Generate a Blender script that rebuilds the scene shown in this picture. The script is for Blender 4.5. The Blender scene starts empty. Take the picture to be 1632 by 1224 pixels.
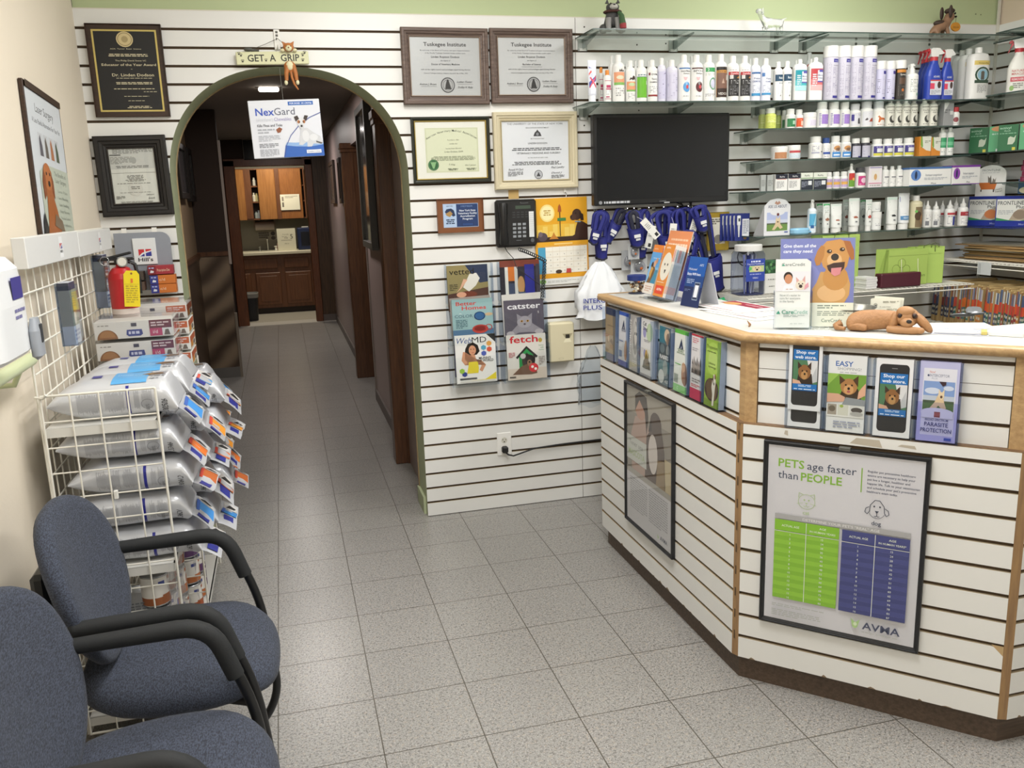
import bpy, math, random
from mathutils import Vector, Matrix
C = bpy.context.scene.collection
PI = math.pi
R = math.radians
rnd = random.Random(7)
# ------------------------------------------------------------------ camera
FPX = 1375.94
CAM = Vector((-1.459, -4.2103, 1.6013))
PITCH, ROLL, YAW = -0.2127, -0.0345, 0.2518
_d = Vector((math.sin(YAW) * math.cos(PITCH), math.cos(YAW) * math.cos(PITCH), math.sin(PITCH)))
_r0 = Vector((math.cos(YAW), -math.sin(YAW), 0))
_u0 = _r0.cross(_d)
_r = _r0 * math.cos(ROLL) + _u0 * math.sin(ROLL)
_u = _u0 * math.cos(ROLL) - _r0 * math.sin(ROLL)
cd = bpy.data.cameras.new('camera')
cam = bpy.data.objects.new('camera', cd)
C.objects.link(cam)
cd.sensor_fit = 'HORIZONTAL'
cd.sensor_width = 36
cd.lens = 36 * FPX / 1632
cd.clip_start = 0.05
cam.matrix_world = Matrix(((_r.x, _u.x, -_d.x, CAM.x), (_r.y, _u.y, -_d.y, CAM.y), (_r.z, _u.z, -_d.z, CAM.z), (0, 0, 0, 1)))
bpy.context.scene.camera = cam
def ray(u, v):
 return _d + _r * ((u - 816) / FPX) - _u * ((v - 612) / FPX)
def on_y(u, v, y=0.0):
 q = ray(u, v)
 return CAM + q * ((y - CAM.y) / q.y)
def on_z(u, v, z=0.0):
 q = ray(u, v)
 return CAM + q * ((z - CAM.z) / q.z)
def on_x(u, v, x=0.0):
 q = ray(u, v)
 return CAM + q * ((x - CAM.x) / q.x)
# --------------------------------------------------------------- materials
def lin(h):
 h = h.lstrip('#')
 c = [int(h[i:i + 2], 16) / 255 for i in (0, 2, 4)]
 return tuple((x / 12.92 if x <= .04045 else ((x + .055) / 1.055) ** 2.4) for x in c) + (1,)
_mats = {}
def mat(col, rough=.5, metal=0.0, spec=.5, bump=0, bscale=200, var=0, vscale=8, coat=0):
 key = (col, rough, metal, spec, bump, bscale, var, vscale, coat)
 if key in _mats:
  return _mats[key]
 m = bpy.data.materials.new('paint_' + col.strip('#'))
 m.use_nodes = True
 nt = m.node_tree
 b = nt.nodes['Principled BSDF']
 b.inputs['Base Color'].default_value = lin(col)
 b.inputs['Roughness'].default_value = rough
 b.inputs['Metallic'].default_value = metal
 b.inputs['Specular IOR Level'].default_value = spec
 b.inputs['Coat Weight'].default_value = coat
 if bump or var:
  tc = nt.nodes.new('ShaderNodeTexCoord')
 if var:
  n = nt.nodes.new('ShaderNodeTexNoise')
  n.inputs['Scale'].default_value = vscale
  n.inputs['Detail'].default_value = 5
  nt.links.new(tc.outputs['Object'], n.inputs['Vector'])
  x = nt.nodes.new('ShaderNodeMix')
  x.data_type = 'RGBA'
  c = lin(col)
  x.inputs['A'].default_value = tuple(v * (1 - var) for v in c[:3]) + (1,)
  x.inputs['B'].default_value = tuple(min(1, v * (1 + var)) for v in c[:3]) + (1,)
  nt.links.new(n.outputs['Fac'], x.inputs['Factor'])
  nt.links.new(x.outputs['Result'], b.inputs['Base Color'])
 if bump:
  n = nt.nodes.new('ShaderNodeTexNoise')
  n.inputs['Scale'].default_value = bscale
  n.inputs['Detail'].default_value = 3
  nt.links.new(tc.outputs['Object'], n.inputs['Vector'])
  bp = nt.nodes.new('ShaderNodeBump')
  bp.inputs['Strength'].default_value = bump
  bp.inputs['Distance'].default_value = .002
  nt.links.new(n.outputs['Fac'], bp.inputs['Height'])
  nt.links.new(bp.outputs['Normal'], b.inputs['Normal'])
 _mats[key] = m
 return m
def wood(name, c1, c2, axis='X', scale=6, rough=.45, stretch=14):
 m = bpy.data.materials.new(name)
 m.use_nodes = True
 nt = m.node_tree
 b = nt.nodes['Principled BSDF']
 tc = nt.nodes.new('ShaderNodeTexCoord')
 mp = nt.nodes.new('ShaderNodeMapping')
 s = [scale * stretch / 4] * 3
 s['XYZ'.index(axis)] = scale / 4
 mp.inputs['Scale'].default_value = s
 n = nt.nodes.new('ShaderNodeTexNoise')
 n.inputs['Scale'].default_value = 3
 n.inputs['Detail'].default_value = 7
 n.inputs['Roughness'].default_value = .65
 cr = nt.nodes.new('ShaderNodeValToRGB')
 cr.color_ramp.elements[0].position = .32
 cr.color_ramp.elements[0].color = lin(c1)
 cr.color_ramp.elements[1].position = .68
 cr.color_ramp.elements[1].color = lin(c2)
 L = nt.links.new
 L(tc.outputs['Object'], mp.inputs['Vector'])
 L(mp.outputs['Vector'], n.inputs['Vector'])
 L(n.outputs['Fac'], cr.inputs['Fac'])
 L(cr.outputs['Color'], b.inputs['Base Color'])
 b.inputs['Roughness'].default_value = rough
 return m
def glassy(name, tint, ior=1.45, rough=.02, refl=1.0):
 """thin clear sheet: tinted see-through with a Fresnel shine"""
 m = bpy.data.materials.new(name)
 m.use_nodes = True
 nt = m.node_tree
 nt.nodes.remove(nt.nodes['Principled BSDF'])
 o = nt.nodes['Material Output']
 t = nt.nodes.new('ShaderNodeBsdfTransparent')
 t.inputs['Color'].default_value = lin(tint)
 g = nt.nodes.new('ShaderNodeBsdfGlossy')
 g.inputs['Roughness'].default_value = rough
 g.inputs['Color'].default_value = (refl, refl, refl, 1)
 f = nt.nodes.new('ShaderNodeFresnel')
 # a sheet has the same Fresnel shine on both faces
 gm = nt.nodes.new('ShaderNodeNewGeometry')
 mr = nt.nodes.new('ShaderNodeMapRange')
 mr.inputs['To Min'].default_value = ior
 mr.inputs['To Max'].default_value = 1 / ior
 x = nt.nodes.new('ShaderNodeMixShader')
 L = nt.links.new
 L(gm.outputs['Backfacing'], mr.inputs['Value'])
 L(mr.outputs['Result'], f.inputs['IOR'])
 L(f.outputs['Fac'], x.inputs['Fac'])
 L(t.outputs['BSDF'], x.inputs[1])
 L(g.outputs['BSDF'], x.inputs[2])
 L(x.outputs['Shader'], o.inputs['Surface'])
 return m
def glow(name, col, strength):
 m = bpy.data.materials.new(name)
 m.use_nodes = True
 b = m.node_tree.nodes['Principled BSDF']
 b.inputs['Base Color'].default_value = lin(col)
 b.inputs['Emission Color'].default_value = lin(col)
 b.inputs['Emission Strength'].default_value = strength
 return m
ACR = glassy('clear_acrylic', '#fcfdfd', 1.22, .03)
ACRE = glassy('acrylic_edge', '#e4eaf3', 1.3, .05)
PANE = glassy('picture_glass', '#fafafa', 1.45, .02)
SHELFG = glassy('shelf_glass', '#a3b0aa', 1.5, .02)
SHELFE = mat('#3e4f4a', .15)
FILM = glassy('clear_film', '#f4f4f6', 1.5, .08)
OAK = wood('golden_oak', '#a3825a', '#c4a375', 'Y', 7, .4)
MDF = wood('raw_fibreboard', '#85684b', '#a38259', 'Z', 9, .7)
DKW = wood('dark_oak', '#452b1b', '#68432a', 'Z', 8, .35)
WAL = wood('walnut', '#2b1b12', '#412a1c', 'X', 8, .4)
GRW = wood('weathered_wood', '#4c3d36', '#6f5d54', 'X', 8, .5)
WHITE = mat('#ecebe6', .35)
STEEL = mat('#b9bcbc', .25, 1)
WIRE = mat('#e9e6dc', .35)
BLACK = mat('#1b1b1c', .4)
GAP = mat('#4d3d2b', .8)
# ------------------------------------------------------------ mesh builder
class MB:
 def __init__(s):
  s.v, s.f, s.m, s.sm, s.mats = [], [], [], [], []
  s.M = Matrix.Identity(4)
 def at(s, loc=(0, 0, 0), rx=0, ry=0, rz=0, sc=None):
  s.M = Matrix.Translation(loc) @ Matrix.Rotation(rz, 4, 'Z') @ Matrix.Rotation(ry, 4, 'Y') @ Matrix.Rotation(rx, 4, 'X')
  if sc:
   s.M = s.M @ Matrix.Diagonal(tuple(sc) + (1,))
  return s
 def mi(s, m):
  if isinstance(m, str):
   m = mat(m)
  if m not in s.mats:
   s.mats.append(m)
  return s.mats.index(m)
 def add(s, vs, fs, m, smooth=False):
  b = len(s.v)
  s.v += [tuple(s.M @ Vector(p)) for p in vs]
  k = s.mi(m)
  for f in fs:
   s.f.append(tuple(b + i for i in f))
   s.m.append(k)
   s.sm.append(smooth)
  return s
 def box(s, lo, hi, m, bev=0):
  x0, y0, z0 = lo
  x1, y1, z1 = hi
  if bev:
   b = min(bev, (x1 - x0) / 2.1, (y1 - y0) / 2.1, (z1 - z0) / 2.1)
   vs, idx = [], {}
   for ix, (X, dx) in enumerate(((x0, b), (x1, -b))):
    for iy, (Y, dy) in enumerate(((y0, b), (y1, -b))):
     for iz, (Z, dz) in enumerate(((z0, b), (z1, -b))):
      for k in range(3):
       p = [X + dx, Y + dy, Z + dz]
       p[k] = (X, Y, Z)[k]
       idx[(ix, iy, iz, k)] = len(vs)
       vs.append(p)
   fs = []
   for k in range(3):
    a, c = [j for j in range(3) if j != k]
    for side in (0, 1):
     q = []
     for (p, r) in ((0, 0), (1, 0), (1, 1), (0, 1)):
      t = [0, 0, 0]
      t[k], t[a], t[c] = side, p, r
      q.append(idx[tuple(t) + (k,)])
     fs.append(q)
    for p in (0, 1):
     for r in (0, 1):
      t0, t1 = [0, 0, 0], [0, 0, 0]
      t1[k] = 1
      for t in (t0, t1):
       t[a], t[c] = p, r
      fs.append([idx[tuple(t0) + (a,)], idx[tuple(t1) + (a,)], idx[tuple(t1) + (c,)], idx[tuple(t0) + (c,)]])
   for ix in (0, 1):
    for iy in (0, 1):
     for iz in (0, 1):
      fs.append([idx[(ix, iy, iz, k)] for k in range(3)])
   return s.add(vs, fs, m)
  vs = [(x, y, z) for x in (x0, x1) for y in (y0, y1) for z in (z0, z1)]
  fs = [(0, 1, 3, 2), (4, 6, 7, 5), (0, 4, 5, 1), (2, 3, 7, 6), (0, 2, 6, 4), (1, 5, 7, 3)]
  return s.add(vs, fs, m)
 def lathe(s, prof, m, n=20, sx=1, sy=1, smooth=True, cap=True, o=(0, 0, 0)):
  """prof: (radius, z) pairs; m: a material, or one per segment"""
  vs = []
  for r, z in prof:
   for i in range(n):
    a = 2 * PI * i / n
    vs.append((o[0] + r * sx * math.cos(a), o[1] + r * sy * math.sin(a), o[2] + z))
  for k in range(len(prof) - 1):
   mm = m[k] if isinstance(m, (list, tuple)) else m
   s.add(vs[k * n:(k + 2) * n], [(i, (i + 1) % n, n + (i + 1) % n, n + i) for i in range(n)], mm, smooth)
  if cap:
   mm = m if not isinstance(m, (list, tuple)) else None
   s.add(vs[:n], [tuple(reversed(range(n)))], mm or m[0])
   s.add(vs[-n:], [tuple(range(n))], mm or m[-1])
  return s
 def rsec(s, secs, m, n=24, p=4, smooth=True, cap=True):
  """stack of rounded-rectangle sections (rx, ry, z[, cx, cy])"""
  rings = []
  for q in secs:
   rx, ry, z = q[:3]
   cx, cy = q[3:5] if len(q) > 3 else (0, 0)
   ring = []
   for i in range(n):
    a = 2 * PI * (i + .5) / n
    c, d = math.cos(a), math.sin(a)
    k = (abs(c) ** p + abs(d) ** p) ** (-1 / p)
    ring.append((cx + rx * c * k, cy + ry * d * k, z))
   rings.append(ring)
  for k in range(len(rings) - 1):
   mm = m[k] if isinstance(m, (list, tuple)) else m
   s.add(rings[k] + rings[k + 1], [(i, (i + 1) % n, n + (i + 1) % n, n + i) for i in range(n)], mm, smooth)
  if cap:
   s.add(rings[0], [tuple(reversed(range(n)))], m[0] if isinstance(m, (list, tuple)) else m)
   s.add(rings[-1], [tuple(range(n))], m[-1] if isinstance(m, (list, tuple)) else m)
  return s
 def tube(s, pts, r, m, n=8, cap=True, closed=False, flat=None, up=None):
  P = [Vector(p) for p in pts]
  k = len(P)
  rs = r if isinstance(r, (list, tuple)) else [r] * k
  vs = []
  side = None
  for i, p in enumerate(P):
   if closed:
    t = P[(i + 1) % k] - P[i - 1]
   else:
    t = P[min(i + 1, k - 1)] - P[max(i - 1, 0)]
   t.normalize()
   if up is not None:
    side = t.cross(Vector(up))
   elif side is None:
    side = t.orthogonal()
   side = side - t * side.dot(t)
   if side.length < 1e-6:
    side = t.orthogonal()
   side.normalize()
   w = t.cross(side)
   for j in range(n):
    a = 2 * PI * j / n
    fb = flat if flat else 1
    vs.append(p + side * (math.cos(a) * rs[i]) + w * (math.sin(a) * rs[i] * fb))
  fs = []
  for i in range(k if closed else k - 1):
   a, b = i * n, ((i + 1) % k) * n
   fs += [(a + j, a + (j + 1) % n, b + (j + 1) % n, b + j) for j in range(n)]
  s.add(vs, fs, m, True)
  if cap and not closed:
   s.add(vs[:n], [tuple(reversed(range(n)))], m)
   s.add(vs[-n:], [tuple(range(n))], m)
  return s
 def bar(s, a, b, r, m, n=6):
  return s.tube([a, b], r, m, n)
 def ball(s, c, r, m, n=14, k=9):
  rx, ry, rz = r if isinstance(r, (list, tuple)) else (r, r, r)
  prof = [(math.sin(PI * i / k), -math.cos(PI * i / k)) for i in range(k + 1)]
  vs = []
  for a, z in prof:
   for i in range(n):
    t = 2 * PI * i / n
    vs.append((c[0] + rx * a * math.cos(t), c[1] + ry * a * math.sin(t), c[2] + rz * z))
  fs = [(q * n + i, q * n + (i + 1) % n, (q + 1) * n + (i + 1) % n, (q + 1) * n + i) for q in range(k) for i in range(n)]
  return s.add(vs, fs, m, True)
 def prism(s, poly, y0, y1, m, ax='xz'):
  """extrude a 2-D outline; ax names the two axes of the outline"""
  third = [a for a in 'xyz' if a not in ax][0]
  def mk(p, t):
   d = {ax[0]: p[0], ax[1]: p[1], third: t}
   return (d['x'], d['y'], d['z'])
  n = len(poly)
  vs = [mk(p, y0) for p in poly] + [mk(p, y1) for p in poly]
  fs = [tuple(range(n)), tuple(reversed(range(n, 2 * n)))] + [(i, n + i, n + (i + 1) % n, (i + 1) % n) for i in range(n)]
  return s.add(vs, fs, m)
 def sheet(s, grid, m, smooth=True, closed_u=False):
  a, b = len(grid), len(grid[0])
  vs = [p for r in grid for p in r]
  fs = [(i * b + j, i * b + (j + 1) % b, (i + 1) * b + (j + 1) % b, (i + 1) * b + j) for i in range(a - 1) for j in range(b if closed_u else b - 1)]
  return s.add(vs, fs, m, smooth)
 def build(s, name, parent=None, bevel=0, sub=0, solid=0):
  me = bpy.data.meshes.new(name)
  me.from_pydata(s.v, [], s.f)
  for m in s.mats:
   me.materials.append(m)
  me.polygons.foreach_set('material_index', s.m)
  me.polygons.foreach_set('use_smooth', s.sm)
  me.update()
  o = bpy.data.objects.new(name, me)
  C.objects.link(o)
  if parent:
   o.parent = parent
  if solid:
   md = o.modifiers.new('solid', 'SOLIDIFY')
   md.thickness = solid
  if bevel:
   md = o.modifiers.new('bevel', 'BEVEL')
   md.width = bevel
   md.segments = 2
   md.limit_method = 'ANGLE'
  if sub:
   md = o.modifiers.new('sub', 'SUBSURF')
   md.levels = md.render_levels = sub
  return o
# -------------------------------------------------------------- 2-D prints
_txt = {}
def text_polys(t, bold=0, shear=0):
 key = (t, bold, shear)
 if key not in _txt:
  cu = bpy.data.curves.new('t', 'FONT')
  cu.body = t
  cu.resolution_u = 2
  cu.offset = min(bold, .03) * .55
  cu.shear = shear
  ob = bpy.data.objects.new('t', cu)
  me = bpy.data.meshes.new_from_object(ob)
  vs = [(v.co.x, v.co.y) for v in me.vertices]
  fs = [tuple(p.vertices) for p in me.polygons]
  bpy.data.objects.remove(ob)
  bpy.data.curves.remove(cu)
  bpy.data.meshes.remove(me)
  if vs:
   x0 = min(p[0] for p in vs)
   x1 = max(p[0] for p in vs)
  else:
   x0, x1 = 0, 1
  _txt[key] = ([(p[0] - x0, p[1]) for p in vs], fs, x1 - x0)
 return _txt[key]
def clip(pts, x, sg):
 out = []
 for a, b in zip(pts, pts[1:] + pts[:1]):
  ia, ib = (a[0] - x) * sg >= 0, (b[0] - x) * sg >= 0
  if ia:
   out.append(a)
  if ia != ib:
   t = (x - a[0]) / (b[0] - a[0])
   out.append((x, a[1] + t * (b[1] - a[1])))
 return out
class Page:
 """a printed face: w x h metres, coordinates are fractions from its lower left corner"""
 def __init__(s, mb, o, ux, uz, w, h, rough=.45, step=.00012, map3=None, nz=1):
  s.mb, s.o, s.ux, s.uz = mb, Vector(o), Vector(ux).normalized(), Vector(uz).normalized()
  s.n = s.ux.cross(s.uz)
  s.w, s.h, s.r, s.k, s.step, s.map3, s.nz = w, h, rough, 0, step, map3, nz
 def pt(s, x, z):
  if s.map3:
   return s.map3(x, z, s.step * s.k)
  return s.o + s.ux * (x * s.w) + s.uz * (z * s.h) + s.n * (s.step * s.k)
 def c(s, col):
  return mat(col, s.r) if isinstance(col, str) else col
 def pg(s, pts, col):
  s.k += 1
  if s.map3:
   # follow the curve: cut the shape into upright strips
   for i in range(-1, 13):
    q = clip(clip(pts, i / 12, 1), (i + 1) / 12, -1)
    if len(q) > 2:
     s.mb.add([s.pt(*p) for p in q], [tuple(range(len(q)))], s.c(col))
   return s
  s.mb.add([s.pt(*p) for p in pts], [tuple(range(len(pts)))], s.c(col))
  return s
 def rect(s, x0, z0, x1, z1, col):
  n = 1
  if s.map3:
   n = max(1, int(abs(x1 - x0) * 14))
  s.k += 1
  k = s.nz
  vs = [s.pt(x0 + (x1 - x0) * i / n, z0 + (z1 - z0) * j / k) for i in range(n + 1) for j in range(k + 1)]
  s.mb.add(vs, [(i * (k + 1) + j, (i + 1) * (k + 1) + j, (i + 1) * (k + 1) + j + 1, i * (k + 1) + j + 1) for i in range(n) for j in range(k)], s.c(col))
  return s
 def ell(s, cx, cz, rx, rz, col, n=20, a0=0, a1=360):
  pts = [(cx + rx * math.cos(R(a0 + (a1 - a0) * i / n)), cz + rz * math.sin(R(a0 + (a1 - a0) * i / n))) for i in range(n + (a1 - a0 < 360))]
  return s.pg(pts, col)
 def ring(s, cx, cz, rx, rz, t, col, n=24, a0=0, a1=360):
  s.k += 1
  vs = []
  for i in range(n + 1):
   a = R(a0 + (a1 - a0) * i / n)
   for q in (1, 1 - t):
    vs.append(s.pt(cx + rx * q * math.cos(a), cz + rz * q * math.sin(a)))
  s.mb.add(vs, [(2 * i, 2 * i + 2, 2 * i + 3, 2 * i + 1) for i in range(n)], s.c(col))
  return s
 def line(s, pts, t, col):
  """polyline of width t (fraction of h)"""
  for a, b in zip(pts, pts[1:]):
   ax, az, bx, bz = a[0] * s.w, a[1] * s.h, b[0] * s.w, b[1] * s.h
   L = math.hypot(bx - ax, bz - az) or 1
   nx, nz = -(bz - az) / L * t * s.h / 2, (bx - ax) / L * t * s.h / 2
   s.pg([((ax + nx) / s.w, (az + nz) / s.h), ((ax - nx) / s.w, (az - nz) / s.h), ((bx - nx) / s.w, (bz - nz) / s.h), ((bx + nx) / s.w, (bz + nz) / s.h)], col)
   s.k -= .9
  s.k += 1
  return s
 def txt(s, t, x, z, h, col, al='c', w=None, bold=0, shear=0, rot=0):
  """t at (x, z) of cap height h (fraction of page height); w fits the width (fraction of page width)"""
  vs, fs, L = text_polys(t, bold, shear)
  if not vs:
   return s
  k = h * s.h / .7
  kx = k if w is None else w * s.w / L
  dx = {'l': 0, 'c': -L * kx / 2, 'r': -L * kx}[al]
  s.k += 1
  c, d = math.cos(rot), math.sin(rot)
  out = []
  for (a, b) in vs:
   X, Z = a * kx + dx, b * k
   X, Z = X * c - Z * d, X * d + Z * c
   out.append(s.pt(x + X / s.w, z + Z / s.h))
  s.mb.add(out, fs, s.c(col))
  return s
 def arc(s, t, cx, cz, rad, h, col, a0=150, a1=30, bold=0):
  """letters set one by one along an arc, rad a fraction of the page width"""
  n = len(t)
  for i, chr_ in enumerate(t):
   if chr_ == ' ':
    continue
   a = R(a0 + (a1 - a0) * i / (n - 1))
   s.txt(chr_, cx + rad * math.cos(a), cz + rad * s.w / s.h * math.sin(a), h, col, bold=bold, rot=a - PI / 2)
   s.k -= .9
  s.k += 1
  return s
 def fine(s, x0, z0, x1, z1, n, col, al='l', fill=.5, seed=1):
  """n rows of small print too fine to read: rows of word-long dashes"""
  q = random.Random(seed * 31 + n)
  s.k += 1
  vs, fs = [], []
  for i in range(n):
   zc = z1 - (z1 - z0) * (i + .5) / n
   hh = (z1 - z0) / n * fill / 2
   X = x1 - (x1 - x0) * (0 if i < n - 1 or n == 1 else q.uniform(.1, .5))
   if al == 'c':
    d = (x1 - x0) * q.uniform(0, .18)
    a, X = x0 + d, x1 - d
   else:
    a = x0
   while a < X - 1e-6:
    b = min(X, a + q.uniform(.012, .05) * .5 / s.w)
    j = len(vs)
    vs += [s.pt(a, zc - hh), s.pt(b, zc - hh), s.pt(b, zc + hh), s.pt(a, zc + hh)]
    fs.append((j, j + 1, j + 2, j + 3))
    a = b + .0035 / s.w
  s.mb.add(vs, fs, s.c(col))
  return s
# ----------------------------------------------------- things, parts, tags
def tag(o, label, cat, group=None):
 o['label'] = label
 o['category'] = cat
 if group:
  o['group'] = group
 return o
def thing(name, label, cat, loc=(0, 0, 0), rz=0, group=None):
 o = bpy.data.objects.new(name, None)
 o.empty_display_size = .05
 C.objects.link(o)
 o.location = loc
 o.rotation_euler = (0, 0, rz)
 return tag(o, label, cat, group)
def struct(o):
 o['kind'] = 'structure'
 return o
_kids = {}
def adopt(o):
 _kids.setdefault(o.parent.name, []).append(o) if o.parent else None
 return o
def dup(root, loc, rz, label, group=None):
 """a copy of a thing with copies of its parts and their sub-parts"""
 kids = {}
 for o in C.objects:
  if o.parent:
   kids.setdefault(o.parent, []).append(o)
 def cp(o, par):
  c = o.copy()
  C.objects.link(c)
  c.parent = par
  for k in kids.get(o, []):
   cp(k, c)
  return c
 r = cp(root, None)
 r.location = loc
 r.rotation_euler = (0, 0, rz)
 r['label'] = label
 if group:
  r['group'] = group
 return r
ORD = 'first second third fourth fifth sixth seventh eighth ninth tenth eleventh twelfth thirteenth fourteenth fifteenth sixteenth seventeenth eighteenth nineteenth twentieth'.split()
ORD += ['twenty-' + x for x in ORD[:9]] + ['thirtieth'] + ['thirty-' + x for x in ORD[:9]] + ['fortieth'] + ['forty-' + x for x in ORD[:9]] + ['fiftieth'] + ['fifty-' + x for x in ORD[:9]] + ['sixtieth'] + ['sixty-' + x for x in ORD[:9]]
# ==================================================================== ROOM
S3, WH = .0762, 2.4384            # slatwall pitch (3 in) and panel height (8 ft)
XL, XR = -2.2246, 2.4617
AX, AA, AB_, AZ = -1.381, .533, .50, 1.71   # arch centre, half width, rise, springing
WT = .25
SLATP = mat('#e4e4e1', .35, var=.015, vscale=3)
LIP = mat('#b9a98e', .6)
def arch_half(z):
 if z <= AZ:
  return AA
 q = (z - AZ) / AB_
 return 0 if q >= 1 else AA * (1 - q ** 2.25) ** (1 / 2.25)
def slats(mb, T, x0, x1, z0, z1, zs, hole=None, dep=.009, face=SLATP, gap=GAP, gh=.0112):
 """slatwall face: boards between grooves at heights zs; T maps (x, depth, z) to 3-D"""
 edges = sorted([z for z in zs if z0 < z < z1])
 rows, a = [], z0
 for e in edges:
  rows.append((a, e - gh / 2))
  a = e + gh / 2
 rows.append((a, z1))
 def spans(z):
  if hole:
   h = hole(z)
   return [(x0, AX - h), (AX + h, x1)]
  return [(x0, x1)]
 def quads(za, zb, d, m, n):
  for i in range(n):
   p, q = za + (zb - za) * i / n, za + (zb - za) * (i + 1) / n
   for (a0, a1), (b0, b1) in zip(spans(p), spans(q)):
    mb.add([T(a0, d, p), T(a1, d, p), T(b1, d, q), T(b0, d, q)], [(0, 1, 2, 3)], m)
 for (p, q) in rows:
  quads(p, q, 0, face, 6 if hole and q > AZ and p < AZ + AB_ else 1)
  for z in (p, q):
   for (a0, a1) in spans(z):
    mb.add([T(a0, 0, z), T(a1, 0, z), T(a1, dep, z), T(a0, dep, z)], [(0, 1, 2, 3)], LIP)
 for (p, q), (r, t) in zip(rows, rows[1:]):
  quads(q, r, dep, gap, 2 if hole else 1)
GZ = [WH - S3 * k for k in range(1, 32)]
GREEN = mat('#b7c49a', .7, var=.02, vscale=5)
OLIVE = mat('#b4bd99', .55, var=.06, vscale=12)
# ---- floor: 12 in speckled tiles
m = bpy.data.materials.new('speckled_floor_tile')
m.use_nodes = True
nt = m.node_tree
L = nt.links.new
b = nt.nodes['Principled BSDF']
tc = nt.nodes.new('ShaderNodeTexCoord')
mp = nt.nodes.new('ShaderNodeMapping')
mp.inputs['Location'].default_value = (.684 + .3055 * 20, 1.60 + .305 * 20, 0)
L(tc.outputs['Object'], mp.inputs['Vector'])
br = nt.nodes.new('ShaderNodeTexBrick')
br.offset = 0
br.squash = 1
for k, v in (('Scale', 1), ('Mortar Size', .0021), ('Mortar Smooth', .3), ('Bias', 0), ('Brick Width', .3055), ('Row Height', .305)):
 br.inputs[k].default_value = v
br.inputs['Color1'].default_value = lin('#959390')
br.inputs['Color2'].default_value = lin('#9c9a96')
br.inputs['Mortar'].default_value = lin('#57524a')
L(mp.outputs['Vector'], br.inputs['Vector'])
prev = br.outputs['Color']
for sc, lo, hi, col, fac in ((115, .53, .62, '#6f6d6a', .85), (200, .57, .64, '#52504e', .85), (90, .57, .68, '#a99d90', .7), (230, .57, .66, '#cbc9c6', .75)):
 n = nt.nodes.new('ShaderNodeTexNoise')
 n.inputs['Scale'].default_value = sc
 n.inputs['Detail'].default_value = 2
 L(tc.outputs['Object'], n.inputs['Vector'])
 mr = nt.nodes.new('ShaderNodeMapRange')
 mr.inputs['From Min'].default_value = lo
 mr.inputs['From Max'].default_value = hi
 mr.inputs['To Max'].default_value = fac
 L(n.outputs['Fac'], mr.inputs['Value'])
 mx = nt.nodes.new('ShaderNodeMix')
 mx.data_type = 'RGBA'
 L(mr.outputs['Result'], mx.inputs['Factor'])
 L(prev, mx.inputs['A'])
 mx.inputs['B'].default_value = lin(col)
 prev = mx.outputs['Result']
mx = nt.nodes.new('ShaderNodeMix')
mx.data_type = 'RGBA'
L(br.outputs['Fac'], mx.inputs['Factor'])
L(prev, mx.inputs['A'])
mx.inputs['B'].default_value = lin('#57524a')
L(mx.outputs['Result'], b.inputs['Base Color'])
b.inputs['Roughness'].default_value = .29
bp = nt.nodes.new('ShaderNodeBump')
bp.inputs['Strength'].default_value = .25
bp.inputs['Distance'].default_value = .002
bp.invert = True
L(br.outputs['Fac'], bp.inputs['Height'])
L(bp.outputs['Normal'], b.inputs['Normal'])
FLOORM = m
mb = MB()
mb.add([(-3.2, -6.2, 0), (3.2, -6.2, 0), (3.2, 8.35, 0), (-3.2, 8.35, 0)], [(0, 1, 2, 3)], FLOORM)
struct(mb.build('floor'))
mb = MB()
mb.add([(-3.2, 8.35, 0), (.2, 8.35, 0), (.2, 10.6, 0), (-3.2, 10.6, 0)], [(0, 1, 2, 3)], mat('#b9b4a6', .35, var=.05, vscale=6))
mb.box((-2.1, 8.0, 0), (-.8, 8.35, .003), mat('#c9c5bc', .4))
struct(mb.build('floor_kitchenette'))
# ---- back wall: two slatwall sheets, arch cut-out, green plaster above
mb = MB()
T = lambda x, d, z: (x, d, z)
slats(mb, T, XL, -.0012, 0.004, WH, GZ, arch_half)
slats(mb, T, .0012, XR, 0.004, WH, GZ)
mb.box((-.0012, .002, 0), (.0012, .009, WH), GAP)
mb.box((XL, .009, WH), (XR, .02, 3.0), GREEN)
mb.box((XL, -.001, WH), (XR, .012, WH + .004), mat('#d9d5c8', .6))
for (u, v) in ((931, 43), (931, 200), (1015, 71.5), (1061, 69.5), (1018, 176)):
 q = on_y(u, v)
 mb.at((q.x, -.0005, q.z), rx=PI / 2).lathe([(.0038, 0), (.0038, .001)], '#2a2622', 10).at()
for (u, v) in ((1364, 70), (1481, 71), (1472, 211), (1061, 385)):
 q = on_y(u, v)
 mb.at((q.x, -.0005, q.z), rx=PI / 2).lathe([(.008, 0), (.008, .001)], '#8b8c86', 14).lathe([(.0035, .001), (.0035, .0015)], '#2a2622', 10).at()
for u, v in ((1557, 22), (1565, 23)):
 q = on_y(u, v)
 mb.at((q.x, .0085, q.z), rx=PI / 2).lathe([(.003, 0), (.003, .001)], '#4b4a3c', 10).at()
struct(mb.build('wall_back'))
# ---- olive painted arch reveal
mb = MB()
N = 40
prof = [(AX - AA, 0)] + [(AX - arch_half(AZ * i / 4), AZ * i / 4) for i in range(1, 4)]
for i in range(N + 1):
 t = PI - PI * i / N
 c, s_ = math.cos(t), math.sin(t)
 prof.append((AX + AA * math.copysign(abs(c) ** (2 / 2.25), c), AZ + AB_ * s_ ** (2 / 2.25)))
prof += [(AX + AA, AZ * i / 4) for i in (3, 2, 1, 0)]
mb.sheet([[(x, .0, z), (x, .012, z), (x, WT, z)] for x, z in prof], OLIVE, False)
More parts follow.
